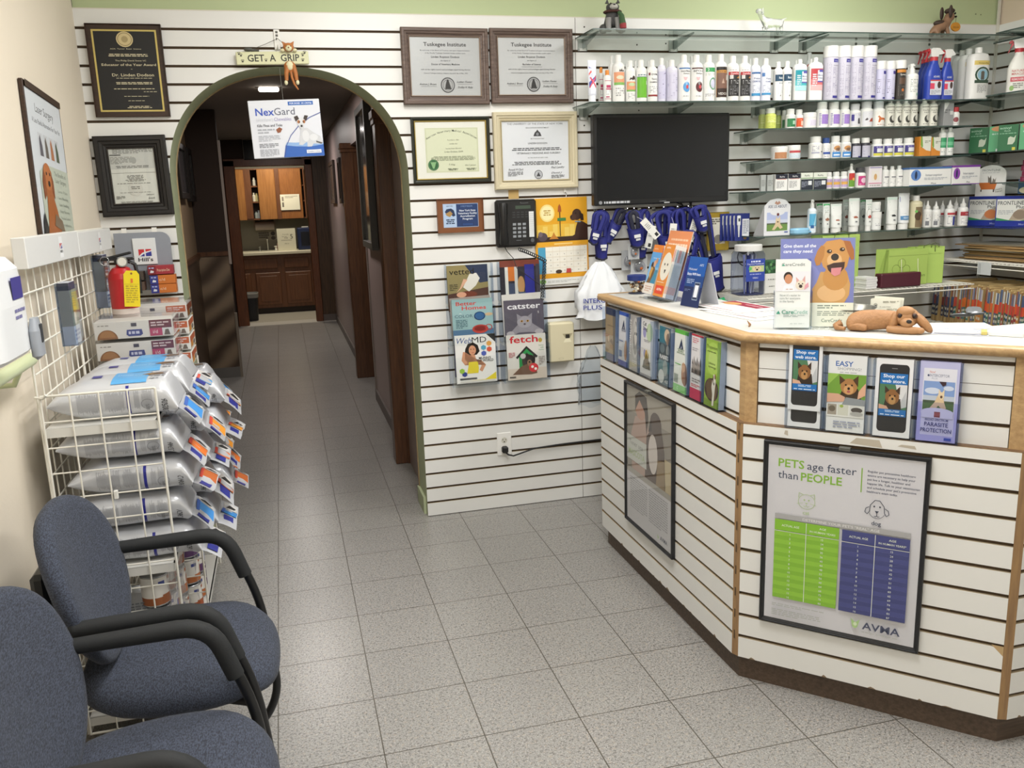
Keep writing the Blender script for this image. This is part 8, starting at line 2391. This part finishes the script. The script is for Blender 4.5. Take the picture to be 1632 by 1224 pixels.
# cartons of cans behind them
def carton(loc, w, d, h, label, c1, c2, film=True, rz=0, bowl=True):
 o = thing('food_carton', label, 'carton', loc, rz, 'pet food cartons on the wire rack')
 mb = MB().box((0, 0, 0), (w, d, h), '#dcdad2', .001)
 p = Page(mb, (0, -.0003, 0), UX, UZ, w, h)
 if bowl:
  p.ell(.16, 0, .13, .55, '#8a5f3c', a0=0, a1=180).ell(.16, .1, .1, .4, '#a5774c', a0=0, a1=180)
 p.fine(.05, .75, .2, .85, 1, '#8d8a82').pg([(.4, .22), (.43, .12), (.58, .12), (.61, .22), (.6, .5), (.41, .5)], '#3f4a8a').fine(.43, .22, .58, .42, 1, '#c9cde0', fill=.8).rect(.47, .68, .54, .88, '#4a4a5a')
 p.rect(.7, .5, .985, .98, c1).rect(.7, .06, .86, .5, c2).fine(.72, .6, .95, .9, 2, '#d9c9c9').rect(.86, .06, .985, .5, '#d9d8d2').pg([(.88, .08), (.9, .4), (.94, .42), (.96, .08)], '#6d6259').txt('i/d', .77, .2, .2, '#eadfe0')
 p = Page(mb, (w + .0003, 0, 0), UY, UZ, d, h)
 p.rect(.05, .5, .95, .95, c1).rect(.1, .1, .5, .5, c2).ell(.7, .28, .15, .18, '#6d6259')
 mb.build('tray', o)
 if film:
  MB().box((-.002, -.002, -.0005), (w + .002, d + .002, h + .012), FILM, .004).build('film', o)
 return o
for k in range(3):
 carton((kx + .01, -.88, 1.0 + k * .076), .265, .2, .062, 'white carton of cans with a maroon label under clear film, %s of three' % ('bottom', 'middle', 'top')[k], '#6d3a48', '#b5486a')
for k in range(4):
 carton((kx + .055, -.66, 1.0 + k * .062), .25, .2, .052, 'white carton of cans with an orange brown label, %s of four' % ('bottom', 'second', 'third', 'top')[k], '#b5603f', '#c98a3f', film=k == 3, bowl=False)
# fire extinguisher
o = thing('fire_extinguisher', 'red fire extinguisher with a yellow tag, standing on the film wrapped cartons', 'extinguisher', (-2.045, -.72, 1.2265))
RED = mat('#b01f24', .3)
MB().lathe([(.046, 0), (.048, .005), (.048, .13), (.044, .15), (.03, .168), (.016, .175), (.016, .182)], RED, 28).build('cylinder', o)
MB().lathe([(.0484, .0), (.0484, .02)], '#c9bdb5', 28, cap=False).build('base_band', o)
mb = MB().lathe([(.018, .182), (.02, .186), (.02, .2), (.012, .206)], '#1c1c1d', 16).at((0, 0, .2)).box((-.07, -.011, -.004), (.05, .011, .006), '#1c1c1d', .003).at((0, 0, .205), ry=R(-12)).box((-.075, -.01, .004), (.045, .01, .014), '#1c1c1d', .003).at()
mb.tube([(.02, 0, .195), (.05, 0, .18), (.058, .01, .12), (.056, .012, .07)], .007, '#1c1c1d', 8)
vo = mb.build('valve', o)
MB().at((.012, -.024, .192), rx=PI / 2).lathe([(.019, -.006), (.019, .006)], STEEL, 20).lathe([(.015, .0062), (.015, .0068)], '#d9d6cc', 20).at().build('gauge', vo)
MB().tube([(-.05 + .016 * math.cos(a * PI / 5), -.012, .196 + .016 * math.sin(a * PI / 5)) for a in range(10)], .0016, STEEL, 5, closed=True).build('pin', vo)
mb = MB().at((.03, -.0535, .028), ry=R(4), rx=R(-3))
pts = [(-.024, 0), (.03, 0), (.03, .118), (.02, .132), (-.014, .132), (-.024, .118)]
mb.prism(pts, -.0006, .0006, '#e6cf1f', 'xz')
p = Page(mb, (-.024, -.0009, 0), UX, UZ, .054, .132)
p.ell(.5, .92, .07, .03, '#8a5a2c').rect(.44, .66, .58, .78, '#d9702a').fine(.12, .1, .88, .6, 8, '#b59f2c').rect(.05, .62, .95, .628, '#b59f2c')
mb.bar((.0, -.001, .12), (.0, .012, .16), .0008, '#8a8a8a', 4).at()
mb.build('tag', o)
# grey brand board on the back wall with rows of trial cartons under it
o = thing('brand_board', 'grey display board with a square red and blue logo sign, behind the fire extinguisher', 'display', (-2.172, -.03, 1.25))
mb = MB()
w, h = .232, .255
pts = [(0, 0), (w, 0), (w, h - .04)] + [(w - .04 + .04 * math.cos(R(15 * i)), h - .04 + .04 * math.sin(R(15 * i))) for i in range(7)] + [(0, h)]
mb.prism(pts, -.012, -.002, mat('#8d929c', .5, var=.04, vscale=60), 'xz')
mb.box((w, -.02, 0), (w + .012, -.002, h - .06), ACR)
mb.build('panel', o)
mb = MB().box((.075, -.02, .115), (.17, -.0125, .23), '#dfe2e4', .001)
p = Page(mb, (.075, -.0203, .115), UX, UZ, .095, .115)
hills(p, .22, .12, .56)
mb.build('logo_sign', o)
MB().box((.035, -.01, h), (.055, -.002, h + .02), WHITE).build('hanger', o)
MB().box((.16, -.01, h), (.18, -.002, h + .02), WHITE).build('hanger', o)
for i, (dx, dz, c, t, lab) in enumerate(((0.0, .05, '#4a4038', '', 'brown and blue trial carton, upper one at the side of the extinguisher'), (0, .005, '#5d4a40', '', 'brown and blue trial carton, lower one at the side of the extinguisher'), (.125, .072, '#a02f3a', 'Prescription Diet', 'crimson trial carton under the logo sign'), (.13, .03, '#c9722f', 'c/d', 'orange trial carton, upper of two'), (.13, -.01, '#c9722f', 'c/d', 'orange trial carton, lower of two'))):
 o = thing('trial_carton', lab, 'carton', (-2.165 + dx, -.045 - .0 * i, 1.25 + dz), 0, 'trial cartons below the brand board')
 w = .105
 mb = MB().box((0, -.06, 0), (w, 0, .038), c, .001)
 p = Page(mb, (0, -.0603, 0), UX, UZ, w, .038)
 p.rect(0, 0, .32, 1, '#343a86' if c != '#a02f3a' else '#7d2530').pg([(.08, .2), (.12, .5), (.24, .4), (.22, .2)], '#d9d9e0').fine(.05, .6, .28, .9, 1, '#aab0d9')
 if t:
  p.txt(t, .62 if len(t) > 4 else .48, .35, .3, '#ead2b5', w=.5 if len(t) > 4 else .22)
 mb.build('box', o)
o = thing('carton_shelf', 'narrow clear ledge carrying the trial cartons', 'shelf', (-2.165, -.03, 1.236))
MB().box((0, -.09, -.002), (.24, -.002, .003), ACR).build('ledge', o)
# cans and pouches on the low shelves
cn = 0
for ci, (yy, dx) in enumerate(((-1.5, .235), (-1.405, .24), (-1.31, .235), (-1.2, .245), (-.86, .25), (-.765, .255), (-.67, .25))):
 for k in range(4):
  q = random.Random(ci * 7 + k)
  c = ('#a5562f', '#b56a3a', '#5a3a66', '#b0b3c9')[(k + ci) % 4] if k < 3 else '#9a5a35'
  o = thing('food_can', 'pet food can low in the rack, %s, %s column from the chairs' % (('bottom one', 'second one up', 'third one up', 'top one')[k], ORD[ci]), 'can', (RX + dx, yy, .08 + k * .107), 0, 'pet food cans low in the wire rack')
  mb = MB().lathe([(.039, 0), (.041, .003), (.041, .098), (.039, .1), (.037, .0985), (.037, .097)], mat('#b9bbbe', .25, .8), 24)
  tn = mb.build('tin', o)
  mb = MB().lathe([(.0413, .006), (.0413, .03)], c, 24, cap=False).lathe([(.0413, .03), (.0413, .094)], '#dfdcd6', 24, cap=False)
  p = Page(mb, (0, 0, 0), UX, UZ, .07, .09, map3=lambda x, z, f: Vector(((.0417 + f) * math.cos(R(-95 + 140 * x)), (.0417 + f) * math.sin(R(-95 + 140 * x)), .006 + .088 * z)))
  p.rect(.3, .0, .95, .34, c).pg([(.6, .38), (.62, .66), (.68, .72), (.72, .62), (.8, .62), (.86, .72), (.9, .6), (.88, .38)], c if c != '#b0b3c9' else '#3a4fa5').rect(.2, .72, .4, .86, '#3f4a8a').rect(.55, .82, .95, .95, c)
  mb.build('paper_label', tn)
  cn += 1
for ci, (y0, y1) in enumerate(((-1.55, -1.15), (-.91, -.62))):
 o = thing('shrink_film', 'clear shrink film round the low cans, %s' % ('nearest the chairs' if ci == 0 else 'nearer the arch'), 'film', (RX + .19, y0, .081))
 g = []
 for i in range(12):
  z = .43 * i / 11
  g.append([(.092 + .006 * math.sin(i * 2.3 + j * 1.7), (y1 - y0) * j / 14, z) for j in range(15)])
 mb = MB().sheet(g, FILM, True)
 mb.build('sheet', o)
for i in range(6):
 o = thing('pet_food_can', 'grey tin lying behind the wire side at chair level, %s' % ('upper row nearest the wall', 'upper row middle', 'upper row outermost', 'lower row nearest the wall', 'lower row middle', 'lower row outermost')[i], 'can', (RX + .06 + .062 * (i % 3), -1.5, .2 if i < 3 else .08), 0, 'grey tins behind the wire side')
 MB().lathe([(.03, 0), (.03, .1), (.028, .102), (.027, .1)], mat('#7d8286', .35, .5), 20).build('tin', o)
o = thing('silver_pouch', 'silver printed pouch standing above the grey tins', 'pouch', (RX + .17, -1.5, .325), R(4))
mb = MB().rsec([(.07, .02, 0), (.075, .024, .05), (.072, .012, .12), (.074, .002, .14)], mat('#b5b8bc', .3, .3), 24, 3)
Page(mb, (-.055, -.0275, .01), UX, UZ, .11, .09).fine(.05, .05, .95, .95, 9, '#6d7076')
mb.build('pouch', o)
# ---- chairs --------------------------------------------------------------------
m = bpy.data.materials.new('blue_grey_upholstery')
m.use_nodes = True
nt = m.node_tree
L = nt.links.new
b = nt.nodes['Principled BSDF']
tc = nt.nodes.new('ShaderNodeTexCoord')
n1 = nt.nodes.new('ShaderNodeTexNoise')
n1.inputs['Scale'].default_value = 380
n1.inputs['Detail'].default_value = 2
mp = nt.nodes.new('ShaderNodeMapping')
mp.inputs['Scale'].default_value = (1, .35, 1)
L(tc.outputs['Object'], mp.inputs['Vector'])
L(mp.outputs['Vector'], n1.inputs['Vector'])
cr = nt.nodes.new('ShaderNodeValToRGB')
cr.color_ramp.elements[0].position = .38
cr.color_ramp.elements[0].color = lin('#272b36')
cr.color_ramp.elements[1].position = .66
cr.color_ramp.elements[1].color = lin('#454c5d')
L(n1.outputs['Fac'], cr.inputs['Fac'])
L(cr.outputs['Color'], b.inputs['Base Color'])
b.inputs['Roughness'].default_value = .9
b.inputs['Sheen Weight'].default_value = .04
bp = nt.nodes.new('ShaderNodeBump')
bp.inputs['Strength'].default_value = .5
bp.inputs['Distance'].default_value = .001
L(n1.outputs['Fac'], bp.inputs['Height'])
L(bp.outputs['Normal'], b.inputs['Normal'])
UPH = m
FOAM = mat('#1b1d1f', .75, bump=.2, bscale=300)
FRM = mat('#141517', .35)
def curve_pts(pts, rad, n=6):
 """polyline with rounded corners"""
 out = [Vector(pts[0])]
 for a, b_, c in zip(pts, pts[1:], pts[2:]):
  a, b_, c = Vector(a), Vector(b_), Vector(c)
  d1, d2 = (a - b_), (c - b_)
  r = min(rad, d1.length * .49, d2.length * .49)
  p, q = b_ + d1.normalized() * r, b_ + d2.normalized() * r
  for i in range(n + 1):
   t = i / n
   out.append(p * (1 - t) ** 2 + b_ * 2 * t * (1 - t) + q * t * t)
 out.append(Vector(pts[-1]))
 return out
def cushion(mb, rx, ry, th, T, m, p=2.6, n=48):
 """pillow shaped pad: superellipse outline, rounded rim"""
 rings = []
 for (s_, z) in ((.0, -th * .5), (.7, -th * .5), (.93, -th * .42), (.99, -th * .2), (1, 0), (.985, th * .22), (.94, th * .38), (.85, th * .47), (.6, th * .53), (.3, th * .56), (.0, th * .57)):
  ring = []
  for i in range(n):
   a = 2 * PI * i / n
   c, d = math.cos(a), math.sin(a)
   k = (abs(c) ** p + abs(d) ** p) ** (-1 / p)
   ring.append(T(rx * s_ * c * k, ry * s_ * d * k, z))
  rings.append(ring)
 mb.sheet(rings, m, True, True)
chair = thing('waiting_chair', 'blue grey upholstered armchair next to the wire food rack', 'chair', (-1.85, -1.93, 0), 0, 'upholstered waiting chairs against the plaster wall')
mb = MB()
def seatT(x, y, z):
 k = 1 - .1 * (x < 0) * (abs(x) / .22)
 dip = -.055 * max(0, (x - .1) / .17) ** 2
 return (x + .045, y * k, .435 + z + dip - .006 * (abs(y) / .26) ** 2)
cushion(mb, .245, .262, .075, seatT, UPH, 2.9)
mb.build('seat', chair)
mb = MB()
def backT(x, y, z):
 # x: up the back, y: across; z: out towards the sitter
 t = x / .2
 yy = y * (1 - .1 * max(0, -t))
 bow = .035 * (yy / .25) ** 2
 return (-.185 - .055 * t + z + bow + .012 * t * t, yy, .685 + x)
cushion(mb, .205, .262, .055, backT, UPH, 2.35)
mb.build('backrest', chair)
for s_ in (-1, 1):
 y = .25 * s_
 mb = MB()
 path = curve_pts([(-.15, y, .662), (.155, y, .668), (.235, y * 1.0, .45), (.265, y, .13), (.2, y, .017), (-.2, y, .017)], .085)
 mb.tube(path, .0125, FRM, 12)
 lg = mb.build('leg', chair)
 mb = MB()
 arm = curve_pts([(-.145, y, .662), (.155, y, .668), (.2, y, .53)], .075)
 k = len(arm)
 mb.tube(arm, [.018] + [.021] * (k - 2) + [.0205], FOAM, 14)
 mb.ball((-.145, y, .662), .0185, FOAM)
 mb.build('armrest', lg)
mb = MB()
mb.tube([(-.2, -.25, .017), (-.2, 0, .017), (-.2, .25, .017)], .0125, FRM, 10)
for s_ in (-1, 1):
 mb.tube(curve_pts([(.238, .25 * s_, .4), (.12, .17 * s_, .39), (-.15, .1 * s_, .39), (-.2, .1 * s_, .42), (-.225, .1 * s_, .62)], .06), .011, FRM, 8)
mb.box((-.16, -.11, .375), (.14, .11, .397), FRM, .004)
mb.build('seat_frame', chair)
MB().box((-.275, -.09, .5), (-.235, .09, .74), FRM, .012).build('back_shell', chair)
dup(chair, (-1.85, -2.515, 0), 0, 'blue grey upholstered armchair nearest the viewer, cut by the picture edge', chair['group'])
# ====================================================== SHELVES BEHIND THE COUNTER
def wire_shelf(name, label, x0, x1, y0, y1, z, along='x', drop=.0):
 o = thing(name, label, 'shelf', (x0, y0, z))
 w, d = x1 - x0, y1 - y0
 mb = MB()
 if along == 'x':
  for i in range(int(w / .026) + 1):
   x = i * .026
   mb.bar((x, 0, -.003), (x, d, -.003), .0022, WIRE, 5)
  for y in (0, d * .35, d * .7, d):
   mb.bar((0, y, -.008), (w, y, -.008), .003, WIRE, 6)
  mb.bar((0, 0, -.03), (w, 0, -.03), .003, WIRE, 6)
  for x in (0, w):
   mb.bar((x, d, -.01), (x, d, -.1), .003, WIRE, 6).bar((x, .02, -.03), (x, d, -.1), .003, WIRE, 6)
 else:
  for i in range(int(d / .026) + 1):
   y = i * .026
   mb.bar((0, y, -.003), (w, y, -.003), .0022, WIRE, 5)
  for x in (0, w * .35, w * .7, w):
   mb.bar((x, 0, -.008), (x, d, -.008), .003, WIRE, 6)
  mb.bar((0, 0, -.03), (0, d, -.03), .003, WIRE, 6)
  for y in (0, d):
   mb.bar((w, y, -.01), (w, y, -.1), .003, WIRE, 6).bar((.02, y, -.03), (w, y, -.1), .003, WIRE, 6)
 mb.build('wire_deck', o)
 return o
WZ = 1.082
wire_shelf('wire_shelf', 'white wire shelf with the green bags, on the back slatwall', .72, 2.04, -.43, -.006, WZ)
wire_shelf('wire_shelf', 'white wire shelf with manila folders stacked flat, on the side wall', 2.1, XR - .006, -1.4, -.03, 1.185, 'y')
wire_shelf('wire_shelf', 'low white wire shelf carrying the upright patient files', 2.06, XR - .006, -1.5, -.03, .835, 'y')
o = thing('toothbrush_jar', 'clear jar with a white lid and blue card, full of toothbrushes, on the wire shelf', 'jar', (.8, -.28, WZ + .001))
MB().rsec([(.068, .068, 0), (.07, .07, .006), (.07, .07, .2), (.062, .062, .215)], glassy('jar_plastic', '#dfe3ee', 1.4, .05), 24, 5, cap=False).rsec([(.066, .066, .001), (.066, .066, .003)], '#3a3f66', 24, 5).build('jar', o)
MB().lathe([(.066, .216), (.068, .218), (.068, .245), (.064, .248)], mat('#dcdcda', .4), 28).build('lid', o)
mb = MB().box((-.052, -.0735, .07), (.052, -.0715, .18), '#2f45a0')
p = Page(mb, (-.052, -.0738, .07), UX, UZ, .104, .11)
p.fine(.26, .85, .76, .93, 1, '#dfe3f4', fill=.8).txt('Dog Oral Toothbrush', .5, .75, .07, '#dfe3f4', w=.86).rect(.18, .42, .95, .7, '#b9c98a').ell(.58, .56, .24, .13, '#d9c7a5').ell(.5, .6, .03, .02, '#2a2420').ell(.66, .6, .03, .02, '#2a2420').ell(.58, .52, .06, .04, '#2a2420').ell(.22, .58, .08, .08, '#5fb36a').fine(.2, .28, .8, .36, 1, '#aab3e2', 'c').txt('VIRBAC', .5, .12, .07, '#dfe3f4', w=.3)
mb.build('card', o)
mb = MB()
q = random.Random(2)
for i in range(11):
 x, y = q.uniform(-.045, .045), q.uniform(-.04, .04)
 mb.tube([(x * .8, y * .8, .006), (x, y, .15), (x * 1.05, y, .2)], [.004, .005, .007], ('#3a4590', '#8a8fc0', '#d5d7e6')[i % 3], 6)
tb = mb.build('toothbrushes', o)
tb['kind'] = 'stuff'
o = thing('plant_carton', 'small white carton with a green leaf picture, beside the toothbrush jar', 'carton', (.91, -.29, WZ + .001))
mb = MB().box((-.035, -.03, 0), (.04, .03, .1), '#dcdcd8', .001).box((-.035, -.03, .1), (.04, .03, .165), '#2f5a38', .002)
p = Page(mb, (-.035, -.0303, 0), UX, UZ, .075, .165)
q = random.Random(9)
for i in range(14):
 p.ell(q.uniform(.1, .9), q.uniform(.64, .96), .09, .045, ('#4a8050', '#1f4028', '#6a9a62')[i % 3])
p.fine(.2, .4, .85, .46, 1, '#8d8d88').fine(.3, .2, .7, .24, 1, '#55554f')
mb.build('box', o)
o = thing('muzzle_cord', 'dark toy with a looped black cord, hung above the leaf carton', 'toy', (.93, -.02, 1.24))
MB().ball((-.02, -.02, .05), (.028, .012, .026), '#26211f').tube([(.05 * math.cos(a * PI / 9), -.012, .01 + .05 * math.sin(a * PI / 9)) for a in range(18)], .003, '#1d1d1e', 6, closed=True).build('toy', o)
LIME = mat('#a6c162', .55, var=.03, vscale=20)
def gift_bag(x, y, w, d, h, label, rz=0, flip=0, art=True):
 o = thing('paper_bag', label, 'bag', (x, y, WZ + .001), rz, 'lime green paper bags on the wire shelf')
 mb = MB()
 t = .0015
 g = [(-w / 2, -d / 2), (w / 2, -d / 2), (w / 2, 0), (w / 2, d / 2), (-w / 2, d / 2), (-w / 2, 0)]
 ins = .22 * d
 top = [(-w / 2, -d / 2), (w / 2, -d / 2), (w / 2 - ins, 0), (w / 2, d / 2), (-w / 2, d / 2), (-w / 2 + ins, 0)]
 vs = [(a, b_, 0) for a, b_ in g] + [(a, b_, h) for a, b_ in top]
 mb.add(vs, [(i, (i + 1) % 6, 6 + (i + 1) % 6, 6 + i) for i in range(6)] + [tuple(reversed(range(6)))], LIME)
 mb.box((-w / 2, -d / 2 - .0015, h - .03), (w / 2, -d / 2 - .0003, h), LIME)
 mb.build('bag', o)
 mb = MB()
 for yy in (-d / 2 - .002, ):
  pts = [(-w * .18, yy, h - .05), (-w * .18, yy - .003, h - .09), (-w * .16, yy - .004, h - .13)] if flip else [(-w * .2, yy, h - .02), (-w * .18, yy - .006, h + .012), (0, yy - .004, h + .02), (w * .18, yy - .006, h + .012), (w * .2, yy, h - .02)]
  if flip:
   mb.tube(pts, .0022, '#d9dfb5', 6).tube([(a + w * .42, b_, c) for a, b_, c in pts], .0022, '#d9dfb5', 6)
  else:
   mb.tube(pts, .002, '#4f5a2c', 6)
 mb.build('handle', o)
 if art:
  mb = MB()
  p = Page(mb, (-w / 2, -d / 2 - .0004, 0), UX, UZ, w, h)
  for cx, cz in ((.34, .62), (.2, .46), (.46, .44)):
   p.ring(cx, cz, .1, .1 * w / h, .08, '#6d7f3a')
  p.txt('green', .8, .22, .08, '#55682c', w=.3)
  mb.build('print', o)
 return o
gift_bag(1.325, -.24, .22, .1, .272, 'tall lime paper bag standing behind the labrador sign', art=False)
gift_bag(1.69, -.3, .24, .1, .185, 'lime paper bag with two cream handles, behind the maroon box', flip=1)
gift_bag(1.86, -.27, .15, .12, .185, 'plain folded lime paper bag at the corner end of the wire shelf', art=False, rz=R(-24))
gift_bag(1.955, -.2, .1, .12, .185, 'plain lime paper bag pressed behind the corner end bag', art=False, rz=R(-24))
o = thing('maroon_box', 'dark maroon box lying on the wire shelf before the lime bags', 'box', (1.6, -.385, WZ + .001))
MB().box((-.12, -.035, 0), (.12, .02, .072), mat('#4a1626', .4), .005).build('box', o)
o = thing('paper_stack', 'small stack of white slips beside the maroon box', 'paper', (1.425, -.37, WZ + .001), R(6))
mb = MB()
for i in range(5):
 mb.at(((i % 2) * .004, 0, .012 * i)).box((-.035, -.04, 0), (.035, .04, .0112), '#d9d9d8')
mb.at().build('stack', o)
o = thing('green_pouches', 'crinkled green plastic pouch on the inner desk behind the dark blue card', 'pouch', (.5, -.45, 1.0))
g = []
q = random.Random(4)
for i in range(7):
 g.append([(.17 * (i / 6 - .5), .03 * math.sin(2 * PI * j / 12) * (1 + .4 * q.uniform(-1, 1)), .05 + .045 * math.cos(2 * PI * j / 12) * (1 + .25 * q.uniform(-1, 1))) for j in range(12)])
MB().sheet(g, mat('#1f8a55', .3), False, True).build('pouch', o)
mb = MB().box((.25, -.58, .72), (1.2, -.012, .76), '#c9c5bb').box((.25, -.58, .96), (.6, -.012, 1.0), '#c9c5bb').box((.25, -.58, 0), (.29, -.012, .96), '#b9b5ab')
tag(mb.build('inner_desk'), 'pale desk behind the outer end of the reception counter, under the muzzles', 'desk')
# stacked folders on the upper side shelf
q = random.Random(6)
for i in range(14):
 c = ('#9a7d55', '#b08f60', '#8a6d48', '#77705f', '#a98a5a')[i % 5]
 o = thing('flat_folder', 'manila folder lying flat in the stack on the side wall shelf, %s from the top' % ORD[13 - i], 'folder', (2.3 + q.uniform(-.02, .02), -.38 + q.uniform(-.03, .03) - .02 * (i % 3), 1.187 + i * .0062), R(q.uniform(-6, 6)), 'manila folders stacked flat')
 MB().box((-.12, -.26, 0), (.13, .22, .0055), mat(c, .7, var=.06, vscale=20)).build('folder', o)
for i in range(3):
 o = thing('white_papers', 'white sheets on the side wall shelf beside the flat folders, %s' % ('lowest', 'middle', 'topmost')[i], 'paper', (2.26, -.86 + .03 * i, 1.187 + .012 * i), R(-8 + 9 * i), 'white sheets on the side shelf')
 MB().box((-.11, -.15, 0), (.13, .15, .011), '#c9c9c6').build('sheets', o)
o = thing('shelf_label', 'white and grey label card hanging from the side wall shelf edge', 'label', (2.094, -.42, 1.125))
mb = MB().box((-.003, -.06, -.005), (0, .03, .06), '#c9ccce')
p = Page(mb, (-.0033, .03, -.005), (0, -1, 0), UZ, .09, .065)
p.rect(.1, .1, .14, .9, '#8d9194').rect(.2, .1, .24, .9, '#8d9194')
mb.build('card', o)
# the row of patient files
yy = -.06
i = 0
q = random.Random(12)
TABS = (('#c9c9c4', '#4a5a7a', '#8d5a4a'), ('#c0392c', '#d0502c', '#cf6a2c', '#b8443a', '#c95f2f'), ('#2f4a6a', '#3a6a5f', '#8a3038', '#5d5a78', '#b5763a', '#4a5d50'))
while yy > -1.42 and i < 58:
 t = q.uniform(.012, .022)
 h = q.uniform(.2, .225)
 far = yy > -.22
 o = thing('patient_file', 'upright manila patient file with coloured tabs on the low side shelf, %s from the corner' % (ORD[i] if i < len(ORD) else ORD[-1] + ' plus'), 'file', (2.1 + q.uniform(-.012, .012), yy, .8365), R(q.uniform(-.6, .6)), 'patient files on the low side shelf')
 o.rotation_euler.x = R(2.5)
 mb = MB().box((0, -t * .86, 0), (.33, 0, h), mat(('#a58a5c', '#b59a6a', '#97794e')[i % 3], .75))
 mb.box((.01, -t * .7, h), (.32, -t * .2, h + .006), '#c4ac7c')
 p = Page(mb, (-.0004, 0, 0), (0, -1, 0), UZ, t * .86, h)
 a = TABS[0][q.randrange(3)] if q.random() < .75 else '#9a8fa5'
 p.rect(0, .68, 1, .97, a).rect(.55, .68, 1, .97, '#b9b9b6' if i % 2 else '#5d6a85')
 p.rect(0, .45, 1, .68, TABS[1][q.randrange(5)] if not far else ('#4a5578', '#7a3a3a', '#3a4566')[i % 3])
 p.rect(0, .15, 1, .45, TABS[2][q.randrange(6)] if not far else ('#38405d', '#2f3548')[i % 2]).rect(.2, .2, .8, .27, '#b9b5a5').rect(.2, .34, .8, .4, '#c9c3b0')
 mb.build('folder', o)
 yy -= t
 i += 1
